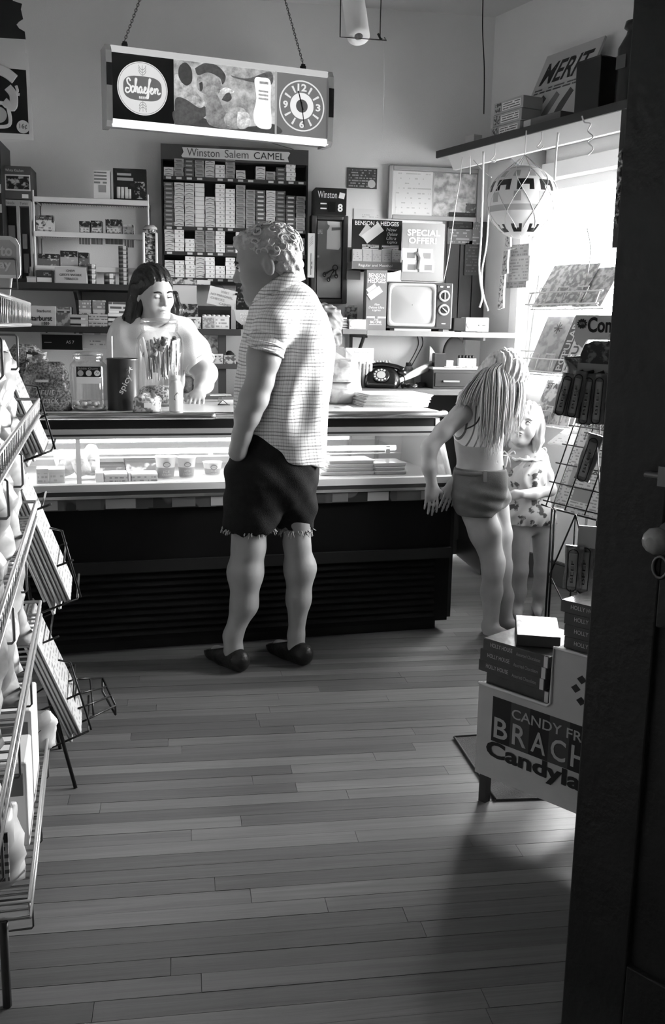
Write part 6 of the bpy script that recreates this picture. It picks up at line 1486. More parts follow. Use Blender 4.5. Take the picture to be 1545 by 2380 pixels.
for q in (-1, 1): bv.ell(hc+(HA[0]*.055+HA[1]*.042*q-HA[2]*.045)*hs, (.024, .024, .022), HA, .02)
body = bv.mesh('body', skin_s, tod); face_bits(Ps, HA, hs, body, brow=.35, iris=.02, lip=.25, look=(.15, .25), skin=skin_s)
f, r, u = HA
hv = Vol(tuple(hc-V((.18, .18, .18))), tuple(hc+V((.18, .18, .17))), .004)
hv.ell(hc-f*.018+u*.038, (.102*hs*1.06, .086*hs*1.08, .094*hs*1.06), HA, 0.); hv.ell(hc-f*.062-u*.035, (.050, .080, .080), HA, .03)
for q in (-1, 1): hv.limb([(hc-f*.02+r*(.075*q)+u*.02, .022), (hc-f*.02+r*(.080*q)-u*.05, .024), (hc-f*.03+r*(.074*q)-u*.098, .012)], .02)
hv.ell(hc+f*.115-u*.035, (.085, .078, .078), HA, .006, '-'); hv.ell(hc+f*.04-u*.11, (.075, .055, .06), HA, .006, '-')
for q in (1,): hv.ell(hc-f*.004+r*(.09*q)-u*.022, (.022, .03, .026), HA, .006, '-')
hv.warp(lambda X, Y, Z: .0024*np.sin((X*r.x+Y*r.y)*230+Z*20)+.0014*np.sin(X*420-Z*40))
pale = HAIRM(.36, .66, 'pale')
hv.mesh('hair', pale, body)
# gathered printed playsuit
pl_ = Vol((1.32, 4.0, .45), (1.95, 4.58, .98), .005)
pl_.limb([(LW(1226, 1072, .0), .086), (LW(1226, 1115, .0), .098), (LW(1228, 1150, .0), .090), (LW(1231, 1188, .0), .112)], .03, ((.2, 1, 0), .80))
pl_.limb([(LW(1210, 1195, .0), .066), (LW(1206, 1238, .0), .064), (LW(1206, 1262, .0), .058)], .012); pl_.limb([(LW(1258, 1195, .02), .066), (LW(1264, 1228, .02), .063), (LW(1264, 1252, .02), .056)], .012)
pl_.cut(lambda X, Y, Z: Z-LW(1220, 1056).z+0*X+0*Y); pl_.cut(lambda X, Y, Z: np.where(X < LW(1236, 1240).x, LW(1214, 1252).z, LW(1257, 1240).z)-Z+0*Y)
pl_.warp(lambda X, Y, Z: .004*np.sin(X*130+4*np.sin(Z*30))*np.clip(np.abs(Z-LW(1226, 1155).z)*9, .25, 1))
print_m = BLOTCH(.52, .07, 26, .57, 2., soft=.03, uv=False, det=4.)
pp_ = pl_.mesh('playsuit', print_m, tod)
mb = MB(); c_ = LW(1224, 1064, .0); mb.tube([c_+V((math.cos(a*PI/14)*.088, math.sin(a*PI/14)*.072, .004*math.sin(a*2.5))) for a in range(28)], .007, 6, close=True); mb.obj('neck_ruffle', G(.78, .9), pp_)
for (px, py) in ((1252, 1050), (1180, 1058)):
    c_ = LW(px, py, -.02); mb = MB()
    for sgn_ in (-1, 1):
        mb.tube(spline([c_, c_+V((.022*sgn_, -.01, .020)), c_+V((.030*sgn_, -.01, .002)), c_], 5), .0035, 5)
        mb.tube(spline([c_, c_+V((.008*sgn_, -.015, -.03)), c_+V((.012*sgn_, -.012, -.055))], 4), .003, 5)
    mb.obj('shoulder_bow', G(.8, .9), pp_)
# ================================================================ things on the counter
def on(px, py, z=CTZ): return Hz(px, py, z)
# cellophane bag of nut snacks
def crumple(p, w, d, h, seed, nx=20, nz=14, pinch=.45, px_=cxv, top=.25):
    """a filled film bag standing at p: a lumpy pillow gathered at the top"""
    r_ = random.Random(seed); ph = [r_.uniform(0, 6) for _ in range(8)]; yv = V((-px_.y, px_.x, 0)); rows_ = []
    for i in range(nz+1):
        t = i/nz; ww = w/2*(1-(1-pinch)*max(0, (t-1+top)/top)**1.3); dd = d/2*(1-.9*max(0, (t-1+top)/top)**1.1)*(1 if t > .06 else .75)
        row = []
        for k in range(nx):
            a = 2*PI*k/nx; lump = 1+.07*math.sin(3*a+ph[0]+5*t)+.06*math.sin(7*a+ph[1]-9*t)+.04*math.sin(11*a+ph[2]+17*t)
            row.append(V(p)+px_*(math.copysign(abs(math.cos(a))**.7, math.cos(a))*ww*lump)+yv*(math.sin(a)*dd*lump)+V((0, 0, h*t+.006*math.sin(5*a+ph[3])*t)))
        rows_.append(row)
    uv = [[(k/nx*2*(w+d)*.5, h*i/nz) for k in range(nx+1)] for i in range(nz+1)]
    mb = MB(); mb.grid(rows_, 0, [[u for u in r__] for r__ in uv], True, True); mb.face(list(range(nx))[::-1], 0); mb.face([nz*nx+k for k in range(nx)], 0); return mb
p = on(112, 957); o = crumple(p+cvv*.06, .175, .12, .195, 3, pinch=.75, top=.2).obj('snack_bag', BLOTCH(.06, .32, 130, .54, 1., r=.2, spec=.6, uv=False, soft=.15), None, 'crinkled clear bag of nut snack on the counter', 'bag')
f = Fr(p-cvv*.012+V((-.045, 0, .045)), cxv)
text('Fruit', f.at(0, .025), .07, .028, G(.5, .4), o, z=.004, slant=.2); text('Snack', f.at(.01, -.01), .075, .028, G(.5, .4), o, z=.004, slant=.2); plate(f, .0, .05, .075, .085, G(.55), o, 'label', z=.004)
mb = MB(); mb.tube([p+cvv*.06+V((-.03, 0, .195)), p+cvv*.06+V((-.04, .0, .225))], [.03, .045], 9, flat=(cvv, .3)); mb.obj('tied_top', BLOTCH(.15, .6, 60, .5, 2., r=.2, uv=False), o)
p = on(60, 950)+cvv*.12; o = crumple(p, .18, .12, .26, 9).obj('snack_bag', BLOTCH(.05, .3, 110, .55, 5., r=.2, spec=.6, uv=False, soft=.15), None, 'tall dark snack bag with big black letters at the rack end of the counter', 'bag')
plate(Fr(p-cvv*.07+V((.0, 0, .17)), cxv).turn(-8), 0, .075, 0, .07, LINES(.02, .6, 30, 60, .5, .7, 5.), o, 'label', z=.004)
# glass jar with label
def jar(px, py, wpx, hpx, lb, wall=1.):
    p = on(px, py); sc = (p-CAM).dot(fw)/FPX; r = wpx*sc/2; h = hpx*sc/.985; c = p+cvv*r
    t = thing('glass_jar', c, lb, 'jar')
    mb = MB(); mb.lathe(c, [(r*.9, .0), (r*.99, .012), (r, .03), (r, h*.76), (r*.97, h*.82), (r*.80, h*.88), (r*.76, h*.90), (r*.80, h*.93), (r*.80, h*.985), (r*.74, h)], 36, capt=False); mb.obj('glass', CLEAR(.10, .93, .03), t)
    mb = MB(); mb.lathe(c+V((0, 0, .004)), [(r*.80, 0), (r*.90, .012)], 32); mb.obj('thick_base', CLEAR(.2, .8, .05, .15), t)
    return t, c, r, h
t, c, r, h = jar(209, 957, 86, 128, 'clear glass jar with a dark picture label and few sweets left')
f = Fr(c-cvv*(r*1.0)+V((0, 0, 0))-cxv*(r*.66), cxv)
plate(f, 0, r*1.3, h*.62, h*.80, G(.015, .4), t, 'label', z=.006, th=.003); plate(f, 0, r*1.3, h*.50, h*.615, G(.6), t, 'price_label', z=.006, th=.003)
for k in range(3): disc(f, r*(.22+.43*k), h*.685, r*.155, G((.3, .4, .6)[k]), t, 'round_mark', z=.0085)
text('7¢', f.at(r*.98, h*.665), r*.2, h*.045, G(.02), t, z=.0095); text('Bubble', f.at(r*.1, h*.75), r*.45, h*.035, G(.25), t, z=.008); text('Gum', f.at(r*.62, h*.75), r*.5, h*.035, G(.3), t, z=.008)
rnd = random.Random(6)
for k in range(16):
    a = rnd.uniform(0, 2*PI); rr = rnd.uniform(.2, .75)*r; q = c+V((math.cos(a)*rr, math.sin(a)*rr, .018+.012*(k % 2)))
    mb = MB(); mb.lathe(q-V((0, 0, .010)), [(.006, 0), (.013, .005), (.014, .011), (.008, .019)], 8); o = mb.obj('wrapped_sweet', G(rnd.choice((.7, .5, .6)), .3), t)
mb = MB(); mb.lathe(c+V((0, 0, h*.985)), [(r*.80, 0), (r*.82, .006), (r*.6, .014), (r*.15, .016)], 28); mb.obj('lid', CLEAR(.2, .8, .05, .1), t)
# dark tin of spicy sausages
p = on(289, 955); sc = (p-CAM).dot(fw)/FPX; r = 73*sc/2; h = 120*sc; c = p+cvv*r
t = thing('spicy_tin', c, 'dark cylindrical tin with slanting spicy lettering on the counter', 'tin')
mb = MB(); mb.lathe(c, [(r*.99, 0), (r*1.01, .003), (r*.985, .008), (r*.985, h-.008), (r*1.01, h-.003), (r*.97, h), (r*.95, h-.004)], 36); mb.obj('can', G(.035, .35), t)
text('spicy', Fr(c-cvv*(r*.985)+cxv*(.0)+V((0, 0, h*.30)), cxv).turn(62), .085, .03, G(.45), t, z=.004, bold=.01)
f = Fr(c-cvv*(r*.99)+cxv*(.01)+V((0, 0, h*.72)), cxv)
strokes([[(0, .5), (1, .6)], [(.5, 0), (.55, 1)], [(.2, .2), (.8, .9)]], f, .026, .028, .0016, G(.35), t, 'printed_star', z=.004)
mb = MB(); mb.lathe(c+V((0, 0, h-.003)), [(r*.9, 0), (r*.2, .001)], 24); mb.obj('lid', G(.05, .3), t)
# white stick in a small cup behind the tin
p = on(262, 928); mb = MB(); mb.lathe(p, [(.024, 0), (.026, .10), (.024, .102), (.022, .01)], 16); o = mb.obj('stick_holder', G(.55, .4), None, 'small pale cup holding one white stick behind the spicy tin', 'cup')
mb = MB(); mb.tube([p+V((0, 0, .01)), p+V((.001, 0, .30))], .0045, 8); mb.obj('white_stick', G(.75, .5), o)
# big jar full of long sweets
t, c, r, h = jar(378, 946, 110, 190, 'big clear glass jar packed with long thin sweet sticks')
rnd = random.Random(12)
for k in range(46):
    a = rnd.uniform(0, 2*PI); rr = rnd.uniform(.1, .8)*r; b_ = c+V((math.cos(a)*rr*.8, math.sin(a)*rr*.8, .16+rnd.uniform(-.05, .05))); top_ = c+V((math.cos(a+.5)*rr*.95-.02, math.sin(a+.5)*rr*.9, h*.80+rnd.uniform(-.03, .01)))
    mb = MB(); mb.tube([b_, (b_+top_)/2+V((.004, 0, 0)), top_], .0045, 6); mb.obj('sweet_stick', G(rnd.choice((.75, .65, .4, .7, .15)), .3), t)
for k in range(9):
    a = k*2.4; q = c+V((math.cos(a)*r*.6, math.sin(a)*r*.6, h*.50+.03*(k % 3))); mb = MB(); mb.tube([q, q+V((.02, -.01, .06))], .016, 7, flat=(V((0, 1, 0)), .5)); mb.obj('wrapped_bar', BLOTCH(.08, .5, 60, .5, k*1., r=.2, uv=False), t)
mb = MB(); mb.lathe(c+V((0, 0, .012)), [(r*.85, 0), (r*.9, .02), (r*.9, .055), (r*.7, .072), (r*.1, .078)], 18); mb.obj('loose_sweets', BLOTCH(.5, .10, 110, .5, 3., uv=False), t)
mb = MB(); mb.lathe(c+V((0, 0, h*.985)), [(r*.79, 0), (r*.80, .016), (r*.70, .022), (r*.2, .024)], 28); mb.obj('lid', CLEAR(.25, .85, .08, .15), t)
# small things around the big jar
p = on(345, 958); o = crumple(p+cvv*.02, .11, .06, .075, 5).obj('sweet_bag', BLOTCH(.2, .7, 60, .5, 2., r=.25, spec=.6, uv=False), None, 'small crumpled bag of sweets in front of the big jar', 'bag'); plate(Fr(p-cvv*.02+V((-.02, 0, .02)), cxv), 0, .03, 0, .02, G(.75), o, 'label', z=.004)
p = on(410, 957); mb = MB(); mb.lathe(p+cvv*.02, [(.026, 0), (.028, .004), (.028, .10), (.022, .118), (.019, .13)], 20); o = mb.obj('lotion_bottle', G(.72, .3), None, 'white plastic bottle with a curved mark beside the big jar', 'bottle')
mb = MB(); mb.lathe(p+cvv*.02+V((0, 0, .13)), [(.019, 0), (.02, .018), (.006, .022)], 14); mb.obj('cap', G(.75, .3), o)
f = Fr(p-cvv*.0085+V((-.01, 0, .05)), cxv); strokes([[(0, .1), (.2, .6), (.7, 1), (1, .8)], [(0, .1), (.5, 0)]], f, .018, .03, .002, G(.15), o, 'printed_curve', z=.003)
# basket, papers and ash tray where the clerk works
p = on(455, 908); p.z = CTZ
mb = MB(); pp = on(432, 912); pp.z = CTZ; mb.lathe(pp+V((0, .0, 0)), [(.030, 0), (.040, .02), (.042, .07), (.030, .085), (.012, .09)], 14); o = mb.obj('woven_pouch', G(.20, .8, noise=.4, ns=60, bump=.6, bs=90), None, 'dark woven pouch on the counter beside the clerk hand', 'pouch'); mb = MB(); mb.tube([pp+V((.03, -.01, .06)), pp+V((.045, -.01, .03)), pp+V((.035, -.01, .005))], .003, 5); mb.obj('strap', G(.05), o)
fr_ = Fr(on(488, 920), (cxv*.97+cvv*.2), cvv); mb = MB(); mb.box(fr_, 0, .12, 0, .10, 0, .002); o = mb.obj('receipt_pad', G(.66), None, 'white receipt pad lying on the counter', 'paper'); mb = MB(); mb.box(fr_, .002, .118, .002, .098, .002, .005); mb.obj('top_sheet', G(.7), o)
fr_ = Fr(on(515, 935), (cxv*.98+cvv*.15), cvv); mb = MB(); mb.box(fr_, 0, .075, 0, .06, 0, .012); o = mb.obj('card_box', G(.45, .4), None, 'small pale box with a dark lid beside the receipt pad', 'box'); mb = MB(); mb.box(fr_.lean(0), .002, .073, .002, .058, .012, .024); mb.obj('lid', G(.10, .4), o)
fr_ = Fr(on(506, 943), (cxv), cvv); mb = MB()
for a_, b2 in (((0, 0), (.055, 0)), ((.055, 0), (.05, .02)), ((.05, .02), (.005, .02)), ((.005, .02), (0, 0))): mb.tube([fr_.p(a_[0], a_[1], .004), fr_.p(b2[0], b2[1], .004)], .0018, 4)
mb.tube([fr_.p(.005, .02, .004), fr_.p(.027, .025, .024), fr_.p(.05, .02, .004)], .0018, 4); mb.obj('wire_stand', G(.03), None, 'tiny bent wire card stand on the counter', 'stand')
# bread in plastic bags, one on the other
pb = on(790, 940)+cvv*.06
for k, (zz, v_) in enumerate(((0, .46), (.105, .55))):
    q = V((pb.x, pb.y, CTZ+zz)); o = crumple(q, .165, .12, .104, 20+k, pinch=.9, top=.2).obj('bread_loaf', BLOTCH(v_, .24, 14, .5, k*3., uv=False), None, ('wrapped loaf of bread lying under another on the counter', 'wrapped loaf of bread on top of another on the counter')[k], 'bread')
    mb2 = crumple(q-V((0, 0, .0)), .185, .14, .112 if k == 0 else .16, 30+k, pinch=.35 if k else .9, top=.35); mb2.obj('plastic_bag', CLEAR(.12, .93, .12, .10), o)
# newspapers
pn = on(838, 946); fN = Fr(pn+cxv*.0, (cxv*.995+cvv*.06), cvv)
zq = CTZ
for k in range(9):
    dx, dy = rnd.uniform(-.006, .012)-.004*(8-k)*.6, rnd.uniform(-.005, .006); tl = rnd.uniform(-1.2, 1.2)
    f2 = Fr(V((pn.x, pn.y, zq))+cxv*(.03+dx)+cvv*dy, cxv*math.cos(math.radians(tl))+cvv*math.sin(math.radians(tl)), cvv)
    P0 = [[f2.p(.32*i/8, .30*j/5, .0055*(1 if 0 < j else .7)+.010*math.exp(-((i/8-.0)/.12)**2)*(k > 4)*-.2) for i in range(9)] for j in range(6)]
    mb = MB(); mb.box(f2, 0, .32, 0, .28, 0, .0062); o = mb.obj('newspaper', [LINES(.62, .42, 90, 60, .55, .5, k*1.)], None, 'folded newspaper, '+('topmost' if k == 8 else 'lowest' if k == 0 else ordn[k]+' up')+' in the counter stack', 'newspaper', 'newspapers stacked on the counter', bev=.002)
    mb = MB(); mb.tube([f2.p(0, .002, .0031), f2.p(.32, .002, .0031)], .0031, 5); mb.obj('fold', G(.66), o); zq += .0064
fr_ = Fr(on(789, 949), cxv*.97+cvv*.24, cvv*.97-cxv*.24); mb = MB(); mb.grid([[fr_.p(.07*i/4, .05*j/3, .001+.006*(i/4)**2*(j/3)) for i in range(5)] for j in range(4)]); mb.obj('paper_slip', G(.6), None, 'loose curled paper slip in front of the bread', 'paper', solid=.0012)
# ---------------------------------------------------------------- desk behind the counter, under the television
DZ = 1.03
dx0, dx1 = W(822, 915, 5.05).x, 1.70
mb = MB(); mb.box(FL, dx0, dx1, 5.06, 5.58, DZ-.03, DZ); dsk = thing('back_desk', V(((dx0+dx1)/2, 5.3, 0)), 'dark desk against the back wall under the television shelf', 'desk'); mb.obj('top', G(.10, .4, noise=.2), dsk, bev=.003)
for x in (dx0+.03, dx1-.03): mb = MB(); mb.box(FL, x-.02, x+.02, 5.08, 5.56, 0, DZ-.03); mb.obj('side_panel', G(.04, .5), dsk)
mb = MB(); mb.box(FL, dx0+.05, dx1-.05, 5.54, 5.56, .1, DZ-.03); mb.obj('back_panel', G(.04, .5), dsk)
def od(px, py, z=DZ): return Hz(px, py, z)
# telephone
pt = W(884, 912, 5.11); pt.z = DZ; fT = Fr(pt, (.97, -.24, 0)); ph = thing('telephone', pt, 'black rotary dial telephone on the desk behind the counter', 'telephone')
v = Vol(tuple(pt-V((.14, .06, .005))), tuple(pt+V((.14, .22, .16))), .004)
v.cone(fT.p(-.065, .022, -.03), fT.p(.065, .022, -.03), .020, .020, .02); v.cone(fT.p(-.070, .022, -.13), fT.p(.070, .022, -.13), .022, .022, .03); v.cone(fT.p(-.055, .06, -.08), fT.p(.055, .06, -.08), .04, .04, .04); v.cone(fT.p(-.035, .085, -.10), fT.p(.035, .085, -.10), .03, .03, .03); v.cone(fT.p(-.055, .03, -.08), fT.p(.055, .03, -.08), .045, .045, .03)
v.cut(lambda X, Y, Z: DZ+.001-Z+0*X+0*Y); v.mesh('base', G(.006, .2, spec=.6), ph)
nD = (fT.n*.80+V((0, 0, 1))*.62).normalized(); cD = fT.p(0, .062, -.032)+nD*.012; xD = fT.x; yD = nD.cross(xD); fD = Fr(cD, xD, yD)
mb = MB(); mb.lathe(cD, [(.044, -.004), (.044, .003), (.041, .005)], 28, axis=fD.n); mb.obj('dial_plate', G(.02, .2), ph)
mb = MB(); mb.lathe(cD+fD.n*.004, [(.024, 0), (.023, .003)], 24, axis=fD.n); mb.obj('dial_label', G(.4, .4), ph)
for k in range(10): a = math.radians(60+k*28); mb = MB(); mb.lathe(cD+fD.x*(.0335*math.cos(a))+fD.y*(.0335*math.sin(a))+fD.n*.004, [(.0062, 0), (.0062, .0015)], 12, axis=fD.n); mb.obj('finger_hole', G(.45, .4), ph)
mb = MB(); mb.tube(spline([fT.p(-.11, .094, -.085), fT.p(-.085, .112, -.085), fT.p(0, .124, -.085), fT.p(.085, .112, -.085), fT.p(.11, .094, -.085)], 5), [.020, .022, .020, .016, .0135, .013, .013, .013, .013, .013, .013, .013, .013, .013, .013, .013, .0135, .016, .020, .022, .020], 12)
mb.lathe(fT.p(-.108, .086, -.085), [(.027, -.016), (.029, 0), (.024, .014)], 16); mb.lathe(fT.p(.108, .086, -.085), [(.027, -.016), (.029, 0), (.024, .014)], 16); mb.obj('handset', G(.006, .18, spec=.6), ph)
mb = MB(); q0 = fT.p(-.108, .07, -.085); q1 = fT.p(-.08, .01, -.09); mb.tube([q0+(q1-q0)*(k/40)+V((.008*math.cos(k*1.3), .008*math.sin(k*1.3), -.01*math.sin(PI*k/40))) for k in range(41)], .0022, 4); mb.obj('coiled_cord', G(.006, .3), ph)
# candy bar box: white back card with three lines
pq = W(836, 868, 5.22); bx = thing('candy_bar_box', V((pq.x, 5.25, DZ)), 'white candy bar box with its name printed three times, on the desk', 'box')
fr, w, h = wallrect(803, 809, 868, 850, 5.20); 
mb = MB(); mb.box(fr, 0, w, 0, h, -.003, 0); mb.box(fr, 0, w, DZ-fr.o.z, 0, -.10, -.0); bc = mb.obj('box', G(.74), bx)
for k in range(3): text('Baby Ruth', fr.at(w*.30, h*(.68-.27*k)), w*.56, h*.15, G(.5), bc, z=.0014, bold=.01)
for k in range(7): q = fr.p(w*(.1+.13*k), 0, .02); mb = MB(); mb.tube([V((q.x, q.y, DZ+.0)), V((q.x, q.y, fr.o.z+.012+.01*(k % 2)))], .009, 7); mb.obj('candy_bar', G((.6, .25, .7)[k % 3], .3), bx)
for k in range(6):
    q = W(868+k*7, 862, 5.3); z1_ = W(868+k*7, 838, 5.3).z; mb = MB(); mb.lathe(V((q.x, 5.3, DZ)), [(.0115, 0), (.012, .002), (.012, z1_-DZ-.008), (.006, z1_-DZ-.006), (.005, z1_-DZ)], 12, ms=[0, 0, 0, 1]); mb.obj('battery', [G((.5, .15)[k % 2], .3), G(.7, .3, metal=.5)], None, ('pale' if k % 2 == 0 else 'dark')+f' upright battery, {ordn[k]} of the row beside the candy bar box', 'battery', 'batteries in a row behind the telephone')
# glass ink jar with plug wires above
q = W(948, 885, 5.35); mb = MB(); mb.lathe(V((q.x, 5.35, DZ)), [(.032, 0), (.034, .004), (.034, .07), (.026, .085), (.027, .10), (.018, .112)], 20, ms=[0, 0, 0, 1, 1]); o = mb.obj('ink_jar', [G(.5, .25), G(.3, .3)], None, 'small pale jar with dark stopper on the desk', 'jar'); mb = MB(); mb.lathe(V((q.x, 5.35, DZ+.11)), [(.017, 0), (.015, .022)], 14); mb.obj('stopper', G(.04), o)
for k, (a_, b2) in enumerate((((970, 776), (948, 842)), ((980, 776), (955, 846)))):
    string('electric_cord', [V((W(a_[0], 776, 5.56).x, 5.56, SHZ-.027)), W(a_[0]+2, 800, 5.57), W((a_[0]+b2[0])/2+4, 822, 5.56), W(b2[0], b2[1]+6, 5.52)], .003, .02, ('electric cord nearer the batteries, hanging below the television shelf', 'electric cord nearer the dark disc, hanging below the television shelf')[k])
# lamp arm / rolled papers
a_, b2 = W(926, 885, 5.15), W(1004, 848, 5.3); mb = MB(); mb.tube([a_, a_.lerp(b2, .5), b2], [.013, .020, .024], 14); o = mb.obj('paper_roll', G(.70), None, 'white rolled paper propped up on the desk', 'paper roll'); mb = MB(); c_ = a_.lerp(b2, .12); mb.tube(ringpts(c_, b2-a_, .0165), .0025, 5, close=True); mb.tube([V((c_.x, c_.y, DZ)), c_], .006, 6); mb.tube([V((b2.x, b2.y, DZ)), b2], .008, 6); mb.obj('band', G(.02), o)
for i, (px, py, r_, v_) in enumerate(((960, 905, .03, .01), (978, 900, .024, .03), (942, 903, .02, .02))):
    q = Hz(px, py, DZ); q.y = min(max(q.y, 5.12), 5.4); mb = MB(); mb.tube(spline([V((q.x+r_*math.cos(a), q.y+r_*.8*math.sin(a), DZ+.01+.006*(k % 3))) for k, a in enumerate(np.linspace(0, 4*PI, 16))], 3), .006, 6); mb.obj('coiled_cable', G(v_, .3), None, ('coil of black cable nearest the telephone', 'coil of black cable beside the metal box', 'small black coil of cable under the rolled paper')[(0, 1, 2)[i]], 'cable')
# metal cash box with tray on top
fr, w, h = wallrect(1006, 852, 1110, 905, 5.16); fr = Fr((fr.o.x, 5.16, DZ)); h = W(1055, 852, 5.16).z-DZ
cb_ = thing('cash_register', fr.p(w/2, 0, -.12), 'dark cash drawer with a tray of papers on the desk', 'cash register')
mb = MB(); mb.box(fr, 0, w, 0, h*.86, -.28, 0); mb.obj('drawer_case', G(.03, .4), cb_, bev=.004); mb = MB(); mb.box(fr, .01, w-.01, .012, h*.72, 0, .006); dw = mb.obj('drawer', G(.02, .4), cb_, bev=.003); mb = MB(); mb.box(fr, w*.22, w*.58, h*.30, h*.38, .006, .016); mb.obj('handle', G(.25, .3, metal=.5), dw)
mb = MB(); mb.box(fr, -.006, w+.01, h*.86, h*.96, -.29, .008); mb.obj('lid', G(.32, .4), cb_, bev=.003)
for k in range(14): q = fr.p(w*(.30+.05*k), h*.965, -.05-.08*((k*37) % 10)/10); f2 = Fr(q, (1, .2*math.sin(k), 0), (0, 1, 0)); mb = MB(); mb.box(f2, 0, .03, 0, .04, 0, .002+.001*(k % 3)); mb.obj('paper_scrap', G((.55, .3, .65)[k % 3]), cb_)
o, f2, w2, h2 = panel(1010, 823, 1036, 852, 5.22, .06, G(.02, .4), 'upright black box standing on the cash drawer', 'box', 'black_box', zbase=DZ+h*.965); mb = MB(); mb.box(f2, .002, w2-.002, h2, h2+.004, -.058, -.002); mb.obj('lid', G(.06), o)
mb = MB(); q = W(1002, 850, 5.33); mb.prism(Fr((q.x-.012, 5.33, DZ+h*.96)), [(0, 0), (.06, 0), (.05, .045), (.012, .10), (.0, .11)], -.004, 0); mb.obj('paper_cone', G(.42), None, 'upright folded paper behind the black box', 'paper')
o, f2, w2, h2 = panel(1037, 838, 1053, 852, 5.24, .05, G(.5), 'small pale box on the cash drawer', 'box', 'pale_box', zbase=DZ+h*.965); mb = MB(); mb.box(f2, 0, w2, h2*.8, h2+.001, -.051, .001); mb.obj('lid', G(.6), o)
o, f2, w2, h2 = panel(1066, 833, 1106, 856, 5.26, .06, G(.62), 'small white box with a row of dark bottle tops on the cash drawer', 'box', 'bottle_top_box', zbase=DZ+h*.965)
for k in range(5): mb = MB(); mb.lathe(f2.p(w2*(.12+.19*k), h2, -.03), [(.008, -.003), (.009, .012), (.007, .016)], 10); mb.obj('bottle_top', G(.02), o)
# dark round chair back against the wall
fr, w, h = wallrect(1030, 782, 1082, 860, 5.45); chb = thing('desk_chair', V((fr.p(w/2).x, 5.5, DZ)), 'dark round-topped chair back against the wall behind the cash drawer', 'chair')
mb = MB(); pts = [(0, 0)]+[(w/2-w/2*math.cos(PI*k/14), h*.45+h*.55*math.sin(PI*k/14)) for k in range(15)]+[(w, 0)]; mb.prism(fr, [(x, y) for x, y in pts], -.03, 0); mb.obj('backrest', G(.05, .6), chb, bev=.008)
mb = MB(); mb.box(fr, w*.4, w*.6, DZ-fr.o.z, .02, -.03, -.005); mb.obj('support', G(.04), chb)
# ================================================================ right wall: high shelf, hanging toys, magazine racks
RFr = Fr(V((KX, KY, 0)), RE)                       # x towards the street, y up, n into the room
ZS = 2.30; SOF = .36
hs_ = thing('high_shelf', RFr.p(1.3, ZS, SOF/2), 'high wooden shelf with a white front board over the window', 'shelf')
mb = MB(); mb.box(RFr, .01, 2.75, ZS-.02, ZS, .004, SOF); mb.obj('board', G(.45, .5), hs_)
mb = MB(); mb.box(RFr, .02, 2.75, ZS-.025, ZS+.012, SOF, SOF+.012); mb.obj('dark_edge', G(.03, .5), hs_)
mb = MB(); mb.prism(Fr(RFr.p(.12, 0, 0), RFr.n*-1, RFr.y), [(-SOF, ZS-.024), (-SOF+.02, ZS-.024), (-SOF+.06, ZS-.095), (-SOF+.04, ZS-.095)], 0, 2.6); mb.obj('white_valance', G(.78, .4), hs_)
for s in (.5, 1.5, 2.5): mb = MB(); mb.prism(Fr(RFr.p(s, 0, 0), RFr.n*-1, RFr.y), [(-.004, ZS-.02), (-.30, ZS-.02), (-.30, ZS-.035), (-.02, ZS-.20), (-.004, ZS-.20)], -.01, .01); mb.obj('bracket', G(.2, .5), hs_)
def RP(px, py, off, z=None):
    """point above/below the shelf seen at a pixel, at a given distance from the right wall"""
    p = RW(px, py, off); 
    return p
def rs(p): return (p-V((KX, KY, 0))).dot(RE)
def sbox(nm, px0, px1, off, depth, z0, h, mat, lb, cat, side=None, lidv=None, bev=.002, py=300):
    s_0, s_1 = rs(RW(px0, py, off)), rs(RW(px1, py, off)); f = Fr(RFr.p(s_0, z0, off), RE); w = s_1-s_0
    mb = MB(); mb.box(f, 0, w, 0, h, -depth, 0, 1 if side else 0, 0); o = mb.obj(nm, [mat, side] if side else [mat], None, lb, cat, bev=bev)
    if lidv is not None: mb = MB(); mb.box(f, -.001, w+.001, h*.8, h+.001, -depth-.001, .001); mb.obj('lid', G(lidv), o)
    return o, f, w, h
zq = ZS+.001
for k, c_ in enumerate(('lowest', 'middle', 'topmost')):
    sA = rs(RW(1140, 325, SOF-.01)); f = Fr(RFr.p(sA+.008*k, zq, SOF-.01), RE); w, h, d = .235, .056, .12
    mb = MB(); mb.box(f, 0, w, 0, h, -d, 0); o = mb.obj('tape_carton', G(.30, .5), None, f'{c_} of three flat cartons with white labels stacked on the high shelf', 'carton', 'flat cartons stacked on the high shelf', bev=.002)
    plate(f, w*.30, w*.92, h*.18, h*.82, G(.7), o, 'label'); plate(f, w*.33, w*.90, h*.25, h*.75, LINES(.7, .12, 90, 70, .6, .5, k*2.), o, 'small_print', z=.0022); plate(f, w*.05, w*.26, h*.15, h*.9, BLOTCH(.04, .35, 70, .5, k*1.), o, 'picture')
    mb = MB(); mb.box(Fr(f.o, f.n*-1, f.y), .0, d, .004, h-.004, 0, .001); mb.obj('end_label', LINES(.5, .25, 70, 50, .5, .5, k+4.), o); zq += h+.001
o, f, w, h = sbox('flat_box', 1216, 1300, SOF-.03, .12, ZS+.001, .055, G(.10), 'flat dark box beside the stacked cartons on the high shelf', 'box'); mb = MB(); mb.box(f, 0, w*.2, 0, h*.95, 0, .001); mb.obj('pale_end', G(.5), o)
o, f, w, h = sbox('small_carton', 1079, 1100, SOF-.04, .05, ZS+.001, .06, G(.5), 'little pale carton on the high shelf near the corner', 'carton', lidv=.45, py=350)
o, f, w, h = sbox('candle_box', 1016, 1036, SOF-.05, .06, ZS+.001, .025, G(.4), 'tiny flat box at the corner end of the high shelf', 'box', lidv=.5, py=370)
